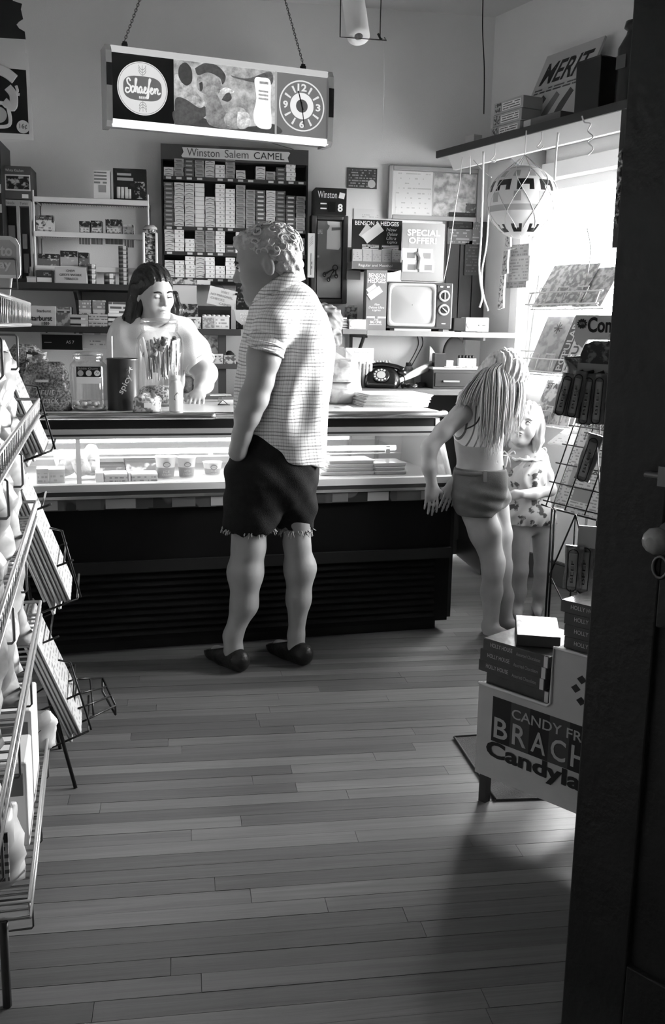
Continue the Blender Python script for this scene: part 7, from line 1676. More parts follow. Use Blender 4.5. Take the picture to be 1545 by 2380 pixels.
# leaning cigarette sign
f = Fr(RFr.p(rs(RW(1205, 262, SOF-.13)), ZS+.058, SOF-.13), RE).lean(24); w, h = .42, .40
mb = MB(); mb.prism(f, [(0, 0), (w, 0), (w, h), (0, h)], -.012, 0); o = mb.obj('merit_sign', G(.42, .5), None, 'slanting pale cigarette sign leaning on the high shelf', 'sign')
text('MERIT', f.at(w*.08, h*.56), w*.80, h*.30, G(.02), o, bold=.02, slant=.15); plate(f, w*.05, w*.85, h*.44, h*.52, LINES(.4, .08, 60, 40, .55), o, 'small_print')
for k, x in enumerate((.12, .36, .6)): mb = MB(); mb.prism(f, [(w*x, h*.02), (w*(x+.12), h*.05), (w*(x+.22), h*.34), (w*(x+.14), h*.40), (w*(x+.04), h*.2)], 0, .002); mb.obj('printed_leaf', G((.05, .15, .07)[k]), o)
# dark bundles at the street end of the shelf
for k, (s_, w_, h_, lb) in enumerate(((sA+.60, .16, .24, 'black shiny box nearest the cigarette sign on the high shelf'), (sA+.80, .14, .36, 'tall black bottle shaped display on the high shelf'), (sA+.96, .50, .42, 'large black carton with a small lettered plate on the high shelf'))):
    f = Fr(RFr.p(s_, ZS+.001, SOF-.03), RE)
    if k == 1:
        mb = MB(); mb.lathe(f.p(w_/2, 0, -.08), [(.06, 0), (.065, .02), (.065, h_*.7), (.035, h_*.85), (.03, h_*.9), (.045, h_*.93), (.04, h_)], 18); o = mb.obj('bottle_display', G(.012, .3), None, lb, 'bottle'); mb = MB(); mb.box(f, w_*.3, w_*.7, h_*.45, h_*.6, -.016, -.012); mb.obj('label', G(.06), o)
    else:
        mb = MB(); mb.box(f, 0, w_, 0, h_, -.22, 0); o = mb.obj('dark_carton', G(.010, .3), None, lb, 'carton', bev=.004); mb = MB(); mb.box(f, w_*.02, w_*.98, h_*.97, h_+.002, -.221, .001); mb.obj('lid', G(.02), o)
        if k == 2: text('MART', f.at(w_*.10, h_*.84), .075, .035, G(.35), plate(f, w_*.08, w_*.32, h_*.78, h_*.95, G(.07), o, 'label'), z=.003); plate(f, w_*.22, w_*.26, h_*.25, h_*.62, G(.2), o, 'label')
# ---------------------------------------------------------------- netted ball hanging from the shelf edge
sb = .98; bc = RFr.p(sb, 0, SOF+.02); bc = D(1214, 470, (RFr.p(.95, 1.9, SOF+.02)-CAM).dot(fw)); rb = 82*((bc-CAM).dot(fw))/FPX
ball = thing('beach_ball', bc-V((0, 0, rb)), 'big patterned ball in a white string net hanging below the shelf', 'ball')
def BALLM():
    def f_(nt, b):
        tc = N(nt, 'ShaderNodeTexCoord'); sp = N(nt, 'ShaderNodeSeparateXYZ'); nt.links.new(tc.outputs['Object'], sp.inputs[0])
        z = math_(nt, 'DIVIDE', math_(nt, 'SUBTRACT', sp.outputs[2], rb), rb)       # -1..1
        ang = math_(nt, 'DIVIDE', math_(nt, 'ARCTAN2', sp.outputs[1], sp.outputs[0]), 2*PI)
        def band(a, b2): return math_(nt, 'MULTIPLY', math_(nt, 'GREATER_THAN', z, a), math_(nt, 'LESS_THAN', z, b2))
        def teeth(n_, wd, ph=0.): return math_(nt, 'LESS_THAN', math_(nt, 'FRACT', math_(nt, 'MULTIPLY_ADD', ang, n_, ph)), wd)
        dark = math_(nt, 'MAXIMUM', math_(nt, 'MULTIPLY', band(.22, .52), math_(nt, 'MULTIPLY', teeth(9., .72), math_(nt, 'SUBTRACT', 1., math_(nt, 'MULTIPLY', band(.20, .36), teeth(9., .30, -.22))))), math_(nt, 'MULTIPLY', band(-.86, -.66), math_(nt, 'MULTIPLY', teeth(9., .6, .3), math_(nt, 'SUBTRACT', 1., math_(nt, 'MULTIPLY', band(-.76, -.6), teeth(9., .25, .12))))))
        mid_ = math_(nt, 'MAXIMUM', math_(nt, 'MAXIMUM', band(.86, .90), band(-.32, -.16)), math_(nt, 'MULTIPLY', band(.60, .78), teeth(11., .42)))
        mid_ = math_(nt, 'MAXIMUM', mid_, math_(nt, 'MULTIPLY', band(-.08, .18), teeth(9., .3, .1)))
        setv(nt, b, mixc(nt, dark, mixc(nt, mid_, .66, .34), .008)); b.inputs['Roughness'].default_value = .3; _in(b, 'Specular IOR Level', .4)
    return _mat(('ball_pattern',), f_)
mb = MB(); ax_ = V((.22, -.12, 1)).normalized()
mb.lathe(bc, [(rb*math.sin(PI*k/28), -rb*math.cos(PI*k/28)) for k in range(1, 28)], 48); bo = mb.obj('ball', BALLM(), ball); 
bo.rotation_euler = (0, 0, 0)
top = bc+V((0, 0, rb*1.28)); mb = MB(); nn = 8
def bp(th, z): return bc+V((math.cos(th)*math.sqrt(max(0, 1-z*z)), math.sin(th)*math.sqrt(max(0, 1-z*z)), z))*(rb*1.008)
for k in range(nn):
    for sg_ in (-1, 1):
        pts = [top]+[bp(2*PI*k/nn+sg_*t*PI/nn*1.0*3, z) for t, z in ((0, .86), (.17, .60), (.34, .30), (.5, 0), (.67, -.35), (.84, -.68), (1., -.95))]
        mb.tube([pts[0]]+spline(pts[1:], 4), .0016, 4)
mb.tube([top, V((top.x, top.y, ZS-.03))], .003, 5); o = mb.obj('string_net', G(.78, .6), ball); o['kind'] = 'stuff'
# white cords, hooks and toys hanging from the shelf
def hang(nm, pxs, off, r, v, lb, cat='cord'):
    pts = [RW(x, y, off) for x, y in pxs]; return string(nm, pts, r, v, lb, cat)
hang('skipping_rope', [(1123, 352), (1121, 450), (1117, 560), (1113, 612), (1115, 650), (1120, 690), (1114, 714)], .40, .0055, .72, 'thick white skipping rope hanging nearest the notice board', 'rope')
hang('skipping_rope', [(1136, 455), (1131, 560), (1121, 620), (1119, 655), (1124, 690), (1134, 722)], .38, .0045, .70, 'second white skipping rope hanging beside the ball', 'rope')
hang('cord', [(1074, 365), (1068, 420), (1058, 480), (1043, 590), (1030, 655)], .36, .0028, .5, 'thin pale cord slanting down to the television')
hang('cord', [(1092, 362), (1092, 405)], .37, .003, .6, 'short pale cord hanging near the notice board')
hang('white_strap', [(1297, 308), (1292, 350), (1288, 420)], .40, .006, .75, 'white strap hanging from the shelf beside the ball')
hang('cord', [(1100, 372), (1122, 396), (1142, 412)], .37, .0025, .6, 'pale cord slanting behind the ball')
hang('ribbon', [(1352, 270), (1358, 285), (1372, 288), (1366, 305), (1378, 318), (1366, 330), (1378, 345), (1366, 360)], .40, .0035, .6, 'curly ribbon dangling from the shelf in front of the window', 'ribbon')
hang('window_cord', [(1364, 530), (1372, 580), (1364, 640), (1352, 680), (1336, 702)], .30, .003, .35, 'thin cord hanging down in front of the bright window')
for i, (px, py) in enumerate(((1150, 385), (1258, 352))):
    p = RW(px, py-35, .37); mb = MB(); mb.tube(spline([V((p.x, p.y, ZS-.03)), p-V((0, 0, .02)), p-V((.015, -.01, .045)), p-V((.0, 0, .055)), p-V((-.012, 0, .04))], 4), .003, 5); mb.obj('shelf_hook', G(.6, .3), None, ('small white hook under the shelf, left of the ball net', 'small white hook under the shelf, right of the ball net')[i].replace(', left of', ' behind').replace(', right of', ' in front of'), 'hook')
# pale carded toys behind the ropes
for i, (a, b, c, d, v) in enumerate(((1143, 520, 1151, 580, .55), (1139, 585, 1155, 640, .4), (1134, 640, 1152, 720, .6))):
    p0, p1 = RW(a, d, .10), RW(b, c, .10); f = Fr(RFr.p(rs(RW(a, c, .10)), RW(a, d, .10).z, .10), RE); w = max(rs(RW(c, c, .10))-rs(RW(a, c, .10)), .02) if False else .05; h = RW(a, b, .10).z-RW(a, d, .10).z
    mb = MB(); mb.prism(f, [(0, 0), (w, h*.05), (w*.9, h*.5), (w, h), (w*.2, h*.95), (w*.1, h*.4)], -.012, 0); o = mb.obj('carded_toy', BLOTCH(v, .1, 60, .55, i*1.), None, ('topmost pale toy card hanging on the wall beside the window', 'middle pale toy card hanging on the wall beside the window', 'lowest pale toy card hanging on the wall beside the window')[i], 'toy'); mb = MB(); mb.tube([f.p(w*.5, h, -.005), f.p(w*.5, h+.02, -.1)], .002, 4); mb.obj('peg', G(.5), o)
# calendar and cards beside the window
for i, (a, b, c, d, v, lb) in enumerate(((1186, 570, 1228, 598, .34, 'grey upper sheet of the calendar hanging at the window edge'), (1180, 598, 1228, 655, .44, 'pale lower calendar sheet hanging at the window edge'), (1176, 656, 1222, 670, .30, 'strip of small pictures under the calendar'))):
    oo = .03; p0 = RW(a, d, oo); f = Fr(p0, RE); w = (RW(c, d, oo)-p0).dot(RE); h = RW(a, b, oo).z-p0.z
    mb = MB(); mb.box(f, 0, w, 0, h, -.028, 0); o = mb.obj('calendar_sheet', G(v), None, lb, 'calendar'); plate(f, w*.06, w*.94, h*.08, h*.92, LINES(v, v*.6, 60, 40, .5, .5, i*3.), o, 'printed_text')
# ---------------------------------------------------------------- wire magazine rack against the window
mr = thing('magazine_rack', RFr.p(.95, 0, .40), 'white wire magazine rack with three tiers in front of the window', 'rack')
wirem = G(.62, .3, metal=.3)
tiers = []
for k, (px0, py0, px1, off, hh, ln) in enumerate(((1236, 716, 1392, .34, .20, 32), (1222, 866, 1350, .42, .26, 24), (1236, 985, 1330, .46, .24, 22))):
    b0 = RW(px0, py0, off); s_0 = rs(b0); s_1 = rs(RW(px1, py0, off)); w = s_1-s_0; f = Fr(RFr.p(s_0, b0.z, off), RE).lean(ln); tiers.append((f, w, hh))
    mb = MB(); mb.tube([f.p(-.02, 0, .03), f.p(w+.02, 0, .03)], .0038, 5); mb.tube([f.p(-.02, .06, .04), f.p(w+.02, .06, .04)], .0038, 5); mb.tube([f.p(-.02, 0, -.012), f.p(w+.02, 0, -.012)], .0038, 5)
    for q in range(5): x = w*q/4; mb.tube([f.p(x, hh, -.012), f.p(x, 0, -.012), f.p(x, 0, .03), f.p(x, .06, .04)], .003, 5)
    mb.tube([f.p(-.02, hh, -.012), f.p(w+.02, hh, -.012)], .0038, 5)
    for q in range(3): x = w*(.1+.28*q); mb.tube([f.p(x, .06, .04), f.p(x, .085, .042), f.p(x+w*.16, .085, .042), f.p(x+w*.16, .02, .036)], .003, 5)
    mb.obj('wire_tier', wirem, mr)
s_a, s_b = rs(RW(1200, 800, .36)), rs(RW(1385, 720, .36))
for s_ in (s_a, s_b):
    mb = MB(); mb.tube([RFr.p(s_, 0, .36), RFr.p(s_, 1.02, .30), RFr.p(s_, RW(1210, 640, .3).z, .24)], .006, 6); mb.obj('upright', wirem, mr)
for zz in (.5, .95, 1.25): mb = MB(); mb.tube([RFr.p(s_a, zz, .33), RFr.p(s_b, zz, .33)], .004, 5); mb.obj('cross_bar', wirem, mr)
def mag(t, x, w, h, mat, lb, z=.0, lean=0., title=None, tv=.05, cat='magazine'):
    f, W_, hh = tiers[t]; f2 = f.at(x, .004, z); mb = MB()
    mb.box(f2, 0, w, 0, h, -.006, 0); o = mb.obj('magazine', mat, None, lb, cat)
    mb = MB(); mb.tube([f2.p(0, 0, -.003), f2.p(0, h, -.003)], .0032, 5); mb.obj('spine', G(.5), o)
    if title: text(title, f2.at(w*.08, h*.80), w*.84, h*.13, G(tv), o, bold=.01)
    return o, f2
mag(0, .00, .19, .24, BLOTCH(.30, .62, 30, .5, 1.), 'magazine with dark sunburst cover on the top tier', .004)
mag(0, .15, .19, .23, BLOTCH(.25, .55, 40, .52, 2.), 'grainy picture magazine in the middle of the top tier', .012)
mag(0, .29, .19, .21, BLOTCH(.3, .6, 35, .5, 3.), 'striped magazine at the street end of the top tier', .002)
o, f2 = mag(1, .00, .21, .29, BLOTCH(.28, .42, 16, .5, 4.), 'large grey magazine with a star on the second tier', .004); strokes([[(0, .5), (1, .5)], [(.5, 0), (.5, 1)], [(.2, .2), (.8, .8)], [(.2, .8), (.8, .2)]], f2.at(.08, .20), .06, .06, .003, G(.08), o, 'printed_star')
for i, (x, lb, ttl, v) in enumerate(((.20, 'dark edged magazine with upright lettering on the second tier', 'POPULAR', .1), (.27, 'pale magazine with tall upright lettering on the second tier', 'TRUCKS', .5))):
    o, f2 = mag(1, x, .09, .29, G(v), lb, .010+.006*i); f3 = Fr(f2.p(.055, .015), f2.y, f2.x*-1); text(ttl, f3, .24, .04, G(.5 if v < .3 else .1), o, z=.002, bold=.02)
mag(2, .00, .15, .22, BLOTCH(.5, .18, 24, .5, 5.), 'light magazine with a photograph on the lowest tier', .004, title='STARS'); mag(2, .14, .15, .22, BLOTCH(.30, .6, 24, .5, 6.), 'grey magazine beside it on the lowest tier', .012, title='HOME')
# round pale bundle above the older girl
p = RW(1184, 838, .46); v = Vol(tuple(p-V((.07, .07, .02))), tuple(p+V((.07, .07, .09))), .004); v.ell(p+V((0, 0, .03)), (.036, .036, .03)); v.ell(p+V((-.03, 0, .045)), (.014, .014, .02), None, .01)
v.warp(lambda X, Y, Z: .003*np.sin(X*160)*np.sin(Z*150)); o = v.mesh('paper_bundle', G(.6, .8), None, 'small pale crumpled bundle on the rack wire above the girl hair', 'bundle')
mb = MB(); mb.tube([p+V((0, 0, .005)), RFr.p(s_a, p.z, .34)], .003, 5); mb.obj('wire_arm', wirem, o)
# ---------------------------------------------------------------- newspaper stand nearer the door
ns = RW(1279, 1180, .70); s_0 = rs(ns); f = Fr(RFr.p(s_0, ns.z, .70), RE).lean(20)
nst = thing('newspaper_stand', RFr.p(s_0+.2, 0, .66), 'black wire newspaper stand on thin crossed legs', 'newspaper stand')
bw = G(.012, .35, metal=.3); w, hh = .40, .40
mb = MB()
for q in range(5): mb.tube([f.p(-.01, .02+.085*q, .045), f.p(w, .02+.085*q, .045)], .003, 5)
for q in range(4): mb.tube([f.p(.02+.12*q, 0, .045), f.p(.02+.12*q, .36, .045)], .003, 5)
mb.tube([f.p(-.01, 0, .045), f.p(-.01, 0, -.02), f.p(-.01, hh, -.02)], .004, 5); mb.tube([f.p(w, 0, .045), f.p(w, 0, -.02), f.p(w, hh, -.02)], .004, 5); mb.tube([f.p(-.01, 0, -.02), f.p(w, 0, -.02)], .004, 5); mb.tube([f.p(-.01, hh, -.02), f.p(w, hh, -.02)], .004, 5)
mb.obj('wire_pocket', bw, nst)
for x in (.0, .02, .28, .30):
    b_ = f.p(x, 0, -.01); mb = MB(); mb.tube([b_, V((b_.x, b_.y, 0))], .005, 6); mb.obj('leg', bw, nst)
b1, b2, m_ = f.p(.01, 0, -.01), f.p(.29, 0, -.01), f.p(.15, 0, -.01)
mb = MB()
for q_, zz in ((b1, .30), (b2, .30)): mb.tube([m_, V((q_.x, q_.y, zz))], .004, 5)
mb.tube([m_, V((m_.x, m_.y, .16))], .004, 5); mb.tube([V((b1.x, b1.y, .36)), V((b2.x, b2.y, .36))], .004, 5); mb.tube([V((b1.x, b1.y, .3)), V((m_.x, m_.y, .16)), V((b2.x, b2.y, .3))], .004, 5); mb.obj('crossed_braces', bw, nst)
for k, (x, y_, ww, h2, v_, lb) in enumerate(((0, .01, .36, .42, .40, 'newspaper with grey photograph at the back of the stand'), (.03, .0, .34, .36, .5, 'newspaper with big headline at the front of the stand'), (.10, -.01, .30, .20, .58, 'folded paper with small pictures low in the stand'))):
    f2 = f.at(x, y_+.012, -.012+.014*k); mb = MB(); mb.box(f2, 0, ww, 0, h2, -.010, 0); o = mb.obj('newspaper', LINES(v_, v_*.5, 75, 45, .5, .45, k*2.), None, lb, 'newspaper', bev=.003)
    text(('SUNDAY NEWS', 'TV LISTINGS', 'DAILY')[k], f2.at(.02, h2*.84), ww*.8, h2*.10, G(.08), o, bold=.01)
    plate(f2, ww*.08, ww*.42, h2*.25, h2*.55, G(.25), o, 'photograph', z=.0015)
# white papers lying over the stand
for k, (px, py, lb) in enumerate(((1290, 1030, 'white folded paper lying above the newspaper stand, nearest the girl'), (1345, 1005, 'white folded paper lying above the newspaper stand beside the snack bags'))):
    q = RW(px, py, .55); f2 = Fr(q, RE, (RN*-1*.8+V((0, 0, .5)))); mb = MB(); mb.box(f2, -.05, .12, 0, .14, -.012, 0); o = mb.obj('folded_paper', LINES(.68, .45, 60, 40, .45, .4, k+1.), None, lb, 'paper', bev=.003); mb = MB(); mb.tube([f2.p(-.05, 0, -.006), f2.p(.12, 0, -.006)], .006, 6); mb.obj('fold', G(.72), o)
    mb = MB(); mb.tube([f2.p(.03, .07, -.012), RFr.p(s_b, q.z, .36)], .004, 5); mb.obj('wire_arm', bw, o)
# ================================================================ snack bags on a clip strip by the door, candy stand, door
DB = 2.95
fr = Fr(D(1337, 785, DB), (rt*.93+fw*-.36), up)
w = (D(1470, 785, DB)-D(1337, 785, DB)).length*1.02; h = (D(1337, 733, DB)-D(1337, 785, DB)).length
fr = Fr(fr.o, V((fr.x.x, fr.x.y, 0)))
strip = thing('snack_strip', fr.p(w*.6, -.42, 0), 'hanging strip of dark snack bags under a pale lettered header card', 'snack display')
mb = MB(); mb.prism(fr, [(-.002, -.01), (w*.12, -.03), (w*.2, -.005), (w, -.005), (w, h), (-.004, h)], -.004, 0); hc_ = mb.obj('header_card', G(.6, .5), strip)
text('Combos', fr.at(w*.19, h*.24), w*.80, h*.68, G(.02), hc_, bold=.03); text('Pretzel Snacks', fr.at(w*.55, h*.06), w*.4, h*.12, G(.2), hc_)
mb = MB(); c = (w*.095, h*.62); mb.prism(fr, [(c[0]+(.016 if k % 2 else .012)*math.cos(PI*k/12), c[1]+(.016 if k % 2 else .012)*math.sin(PI*k/12)) for k in range(24)], 0, .0015); st_ = mb.obj('starburst', G(.02), hc_); text('NEW', fr.at(c[0]-.009, c[1]-.004), .018, .009, G(.4), st_, z=.003)
mb = MB(); mb.tube([fr.p(w*.7, h, -.002), V((fr.p(w*.7).x, fr.p(w*.7).y, CEIL))], .002, 5); mb.obj('hanging_wire', G(.05), strip)
mb = MB(); mb.prism(fr, [(w*.10, -.075), (w*.98, -.08), (w*.98, -.008), (w*.30, -.008), (w*.16, -.02), (w*.10, -.05)], -.012, -.004); mb.obj('card_window', BLOTCH(.03, .14, 50, .55, 3.), strip)
mb = MB(); mb.box(fr, w*.06, w*.98, -.11, -.075, -.014, -.006); mb.obj('clear_band', G(.25, .3), strip)
def pouch(p, w_, h_, tilt, seed, v, nm='snack_bag', par=None, capsule=True):
    f = Fr(p, fr.x).turn(tilt); r_ = random.Random(seed); nx, nz = 12, 12; P0 = []
    for i in range(nz+1):
        t = i/nz; e = math.sin(PI*min(max(t, .02), .98))**.35; row = []
        for k in range(2*nx):
            a = 2*PI*k/(2*nx); row.append(f.p(math.copysign(abs(math.cos(a))**.6, math.cos(a))*w_/2*(1+.06*math.sin(9*t+seed)), -h_*t, math.sin(a)*.020*e*(1+.25*math.sin(5*a+7*t+seed))))
        P0.append(row)
    mb = MB(); mb.grid(P0, 0, None, True, True); mb.face(list(range(2*nx)), 0); mb.face([nz*2*nx+k for k in range(2*nx)][::-1], 0)
    o = mb.obj(nm, G(v, .28, spec=.5, noise=.35, ns=30, bump=.6, bs=45), par)
    if capsule:
        mb = MB(); mb.tube([f.p(0, -h_*.16, .020), f.p(0, -h_*.90, .018)], w_*.24, 12, flat=(f.n, .35)); mb.obj('sausage_print', G(v*2.2, .35), o)
        n = 22; L = h_*.37; cy = -h_*.53; pts = []
        for k in range(n): a = 2*PI*k/n; pts.append(f.p(math.cos(a)*w_*.27, cy+math.copysign(L, math.sin(a))*(1 if abs(math.sin(a)) > .01 else 0)+math.sin(a)*w_*.27, .025))
        mb = MB(); mb.tube(pts, .0016, 5, close=True); mb.obj('outline', G(.004), o)
        text('BEEF', Fr(f.p(w_*.08, -h_*.8, .0285), f.y, f.x*-1), h_*.5, w_*.16, G(.012), o, z=0)
    return o
mb = MB(); q = [D(x, y, DB+.06) for x, y in ((1345, 830), (1440, 822))]
pouch(D(1375, 825, DB+.05), .16, .09, 6, 1, .012, 'dark_bundle', strip, False)
for k, (x0, y0, x1, y1) in enumerate(((1325, 868, 1297, 962), (1350, 862, 1325, 968), (1372, 868, 1352, 985), (1396, 868, 1382, 985), (1420, 868, 1412, 985))):
    a, b = D(x0, y0, DB-.01*(k % 2)), D(x1, y1, DB-.01*(k % 2)); L = (b-a).length; tl = math.degrees(math.atan2((b-a).dot(fr.x), -(b-a).z)); pouch(a, .046, L, tl, k+3, .11, 'snack_bag', strip)
    mb = MB(); mb.tube([a+V((0, 0, -.012)), fr.p(w*(.15+.18*k), -.10, -.008)], .006, 6); mb.obj('bag_neck', G(.02, .3), strip)
# second strip lower down
fr_s = fr
s2 = thing('snack_strip', D(1345, 1400, DB-.1), 'lower hanging snack bags under a film header beside the door', 'snack display')
for k, (x0, y0, x1, y1, v_) in enumerate(((1336, 1268, 1326, 1372, .11), (1364, 1262, 1352, 1380, .11), (1388, 1262, 1376, 1385, .11))):
    a, b = D(x0, y0, DB-.15+.012*k), D(x1, y1, DB-.15+.012*k); L = (b-a).length; tl = math.degrees(math.atan2((b-a).dot(fr.x), -(b-a).z)); pouch(a, .052, L, tl, k+13, v_, 'snack_bag', s2)
mb = MB(); f2 = Fr(D(1341, 1268, DB-.14), fr.x); mb.box(f2, 0, .09, -.005, .06, -.004, 0); mb.obj('film_header', G(.30, .3, noise=.2), s2)
a = D(1386, 1010, DB-.05); p = pouch(a, .05, .145, -14, 22, .11, 'snack_bag', s2); mb = MB(); mb.tube([f2.p(.06, .06, -.002), D(1392, 1120, DB-.1), a], .002, 5); mb.tube([a, fr.p(w*.5, -.3, -.02), fr.p(w*.5, -.10, -.02)], .002, 5); mb.obj('strip_wire', G(.1), s2)
# ---------------------------------------------------------------- candy stand with lettered front
za, zb_ = .095, .365
A_ = Hz(1103, 1793, za); B_ = Hz(1335, 1890, za); dv = (B_-A_); dv.z = 0; dv.normalize()
CFm = Fr(A_, dv)                                           # x to the right along the front, n towards the room
cst = thing('candy_stand', CFm.p(.3, -za, -.2), 'low stepped candy stand with big lettered pale front panel', 'stand')
pan = G(.42, .5, noise=.12, ns=14); Wc = .62
def st(px, py): p = PL(px, py, A_, CFm.n)-A_; return p.dot(CFm.x), p.dot(CFm.y)
xs_ = st(1287, 1520)[0]; ht = zb_-za; htop = st(1290, 1505)[1]
poly = [(0, 0), (Wc, 0), (Wc, htop), (xs_, htop), (xs_, ht-.055), (xs_-.012, ht-.065), (0, ht)]
ys_l = st(1112, 1585)[1]; ys_r = st(1277, 1642)[1]
poly = [(0, 0), (Wc, 0), (Wc, htop), (xs_, htop), (xs_, ys_r+.008), (xs_-.010, ys_r), (0, ys_l)]
mb = MB(); mb.prism(CFm, poly, -.012, 0); fp = mb.obj('front_panel', pan, cst)
mb = MB(); mb.tube([CFm.p(0, ys_l, .002), CFm.p(xs_-.01, ys_r, .002), CFm.p(xs_, ys_r+.01, .002), CFm.p(xs_, htop, .002), CFm.p(Wc, htop, .002)], .004, 6); mb.obj('folded_edge', G(.55, .5), cst)
mb = MB(); mb.box(CFm, 0, xs_, ys_l-.012, ys_l-.004, -.40, -.012); mb.obj('lower_tray', pan, cst); mb = MB(); mb.box(CFm, xs_, Wc, htop-.012, htop-.002, -.40, -.012); mb.obj('upper_tray', pan, cst)
for x in (0, xs_-.006): mb = MB(); mb.box(CFm, x, x+.006, 0, ys_l-.012 if x == 0 else htop-.012, -.40, -.012); mb.obj('side_panel', pan, cst)
for x, d in ((.015, .02), (.015, .38), (Wc-.03, .02), (Wc-.03, .38)): mb = MB(); mb.box(CFm, x-.012, x+.012, -za, .0, -d-.024, -d); mb.obj('leg', G(.03, .4), cst)
# lettering
x0 = st(1142, 1700)[0]
for k in range(7):
    xa = x0+k*.062; xb = xa+.062
    y0_, y1_ = st(1142, 1720)[1], st(1142, 1616)[1]
    if xa > Wc-.01: break
    mb = MB(); mb.prism(CFm, [(xa, y0_), (min(xb, Wc), y0_), (min(xb, Wc), y1_), (xa, y1_)], 0, .0012); mb.obj('dark_field', G((.012, .05)[k % 2], .5), fp)
H_ = y1_-y0_
for k, ch in enumerate("BRACH'S"): text(ch, CFm.at(x0+.009+k*.062, y0_+H_*.10), .046 if ch != "'" else .012, H_*.46, G(.36), fp, z=.0026, bold=.012)
text('CANDY FROM', CFm.at(x0+.066, y0_+H_*.66), .29, H_*.22, G(.34), fp, z=.0026, bold=.01)
text('Candyland', CFm.at(st(1128, 1780)[0], y0_-.062), .40, .062, G(.012), fp, z=.0022, bold=.035)
for k, (x, y_) in enumerate(((st(1338, 1600)), (st(1350, 1630)), (st(1352, 1580)))): mb = MB(); mb.prism(CFm, [(x, y_-.012), (x+.014, y_), (x, y_+.012), (x-.014, y_)], 0, .0012); mb.obj('printed_diamond', G(.02), fp)
# boxes of chocolates on the stand
def choc(fr_, w_, d_, h_, lb, v=.05, top=.72, name='chocolate_box', grp='chocolate boxes on the candy stand', txt=True, tape=True):
    mb = MB(); mb.box(fr_, 0, w_, 0, h_, -d_, 0, 0, None, 0); o = mb.obj(name, G(v, .45, noise=.25, ns=40), None, lb, 'box', grp, bev=.0015)
    mb = MB(); mb.box(fr_, .002, w_-.002, h_-.0005, h_+.0008, -d_+.002, -.002); mb.obj('top_film', G(v, .14, spec=.6, bump=.08, bs=25), o)
    if txt: text('HOLLY HOUSE', fr_.at(w_*.12, h_*.42), w_*.34, h_*.36, G(.42), o); text('Assorted Chocolates', fr_.at(w_*.52, h_*.34), w_*.36, h_*.30, G(.28), o)
    if tape: mb = MB(); mb.box(fr_, w_*.93, w_*.985, .001, h_-.001, 0, .0012); mb.obj('tape', G(.55), o)
    return o
zq = ys_l-.003; wB = xs_-.004; hB = .0325
base = CFm.at(0, 0, -.014)
for k, (dx, lb) in enumerate(((.012, 'lowest chocolate box of the open stack on the lower tray'), (-.014, 'second chocolate box of the open stack on the lower tray'), (-.008, 'third chocolate box of the open stack on the lower tray'), (.004, 'topmost chocolate box of the open stack on the lower tray'))):
    choc(CFm.at(dx, zq, -.016+.004*k), wB-.012-(max(dx, 0)), .24, hB, lb, txt=k > 0); zq += hB+.0012
f3 = Fr(Hz(1199, 1500, za+zq+.001), V((rt.x, rt.y, 0))*.985-V((fw.x, fw.y, 0))*.17); choc(f3, .118, .19, .030, 'chocolate box with shiny wrapped top lying askew on the open stack', .06, .8, txt=False, tape=False)
zq = htop+.0
for k in range(4):
    choc(CFm.at(xs_+.004+(.012, .010, .008, -.002, -.004)[k], zq, -.018+.004*(k == 3)), .26, .24, .031, ('lowest', 'second', 'third', 'topmost')[k]+' chocolate box of the stack on the upper step', grp='chocolate boxes on the upper step', tape=False); 
    zq += .0322
# ---------------------------------------------------------------- the open door at the right edge
e0 = D(1470, 20, 1.52); ex = e0.x; ey = e0.y
dvx = V((.55, -.835, 0)).normalized()
DF = Fr(V((ex, ey, .012)), dvx)
dr_ = thing('door_1', DF.p(.4, 0, 0), None, None); struct(dr_)
dm = G(.018, .45, noise=.5, ns=9, bump=.25, bs=50)
DW, DH = .86, 2.12
for (a, b, c, d) in ((0, .125, 0, DH), (DW-.125, DW, 0, DH), (.125, DW-.125, 0, .22), (.125, DW-.125, .85, 1.0), (.125, DW-.125, DH-.13, DH)):
    mb = MB(); mb.box(DF, a, b, c, d, -.042, 0); mb.obj('rail', dm, dr_, bev=.003)
for (c, d) in ((.22, .85), (1.0, DH-.13)): mb = MB(); mb.box(DF, .125, DW-.125, c, d, -.030, -.012); mb.obj('panel', dm, dr_)
zk = 0.
def dpt(px, py): p = PL(px, py, DF.o, DF.n)-DF.o; return p.dot(DF.x), p.dot(DF.y)
kx, kz = dpt(1562, 1248); 
kc = DF.p(kx, kz, 0)
mb = MB(); mb.lathe(kc, [(.026, 0), (.026, .004), (.012, .008), (.011, .03), (.014, .034)], 18, axis=DF.n); kn = mb.obj('knob_shank', G(.25, .3, metal=.8), dr_)
mb = MB(); mb.lathe(kc+DF.n*.034, [(.010, 0), (.018, .005), (.022, .013), (.022, .022), (.017, .031), (.008, .035)], 12, axis=DF.n); mb.obj('glass_knob', G(.30, .08, spec=.8, noise=.5, ns=60), kn)
lx, lz = dpt(1545, 1106)
mb = MB(); mb.tube([DF.p(lx-.03, lz, .008), DF.p(lx+.09, lz, .008)], .006, 8); mb.box(DF, lx-.005, lx+.02, lz-.016, lz+.016, 0, .014); mb.obj('slide_bolt', G(.15, .35, metal=.7), dr_)
lx, lz = dpt(1536, 1318); mb = MB(); mb.tube([DF.p(lx+.013*math.cos(k*PI/8), lz+.018*math.sin(k*PI/8), .003) for k in range(16)], .003, 6, close=True); mb.obj('keyhole_plate', G(.15, .35, metal=.7), dr_)
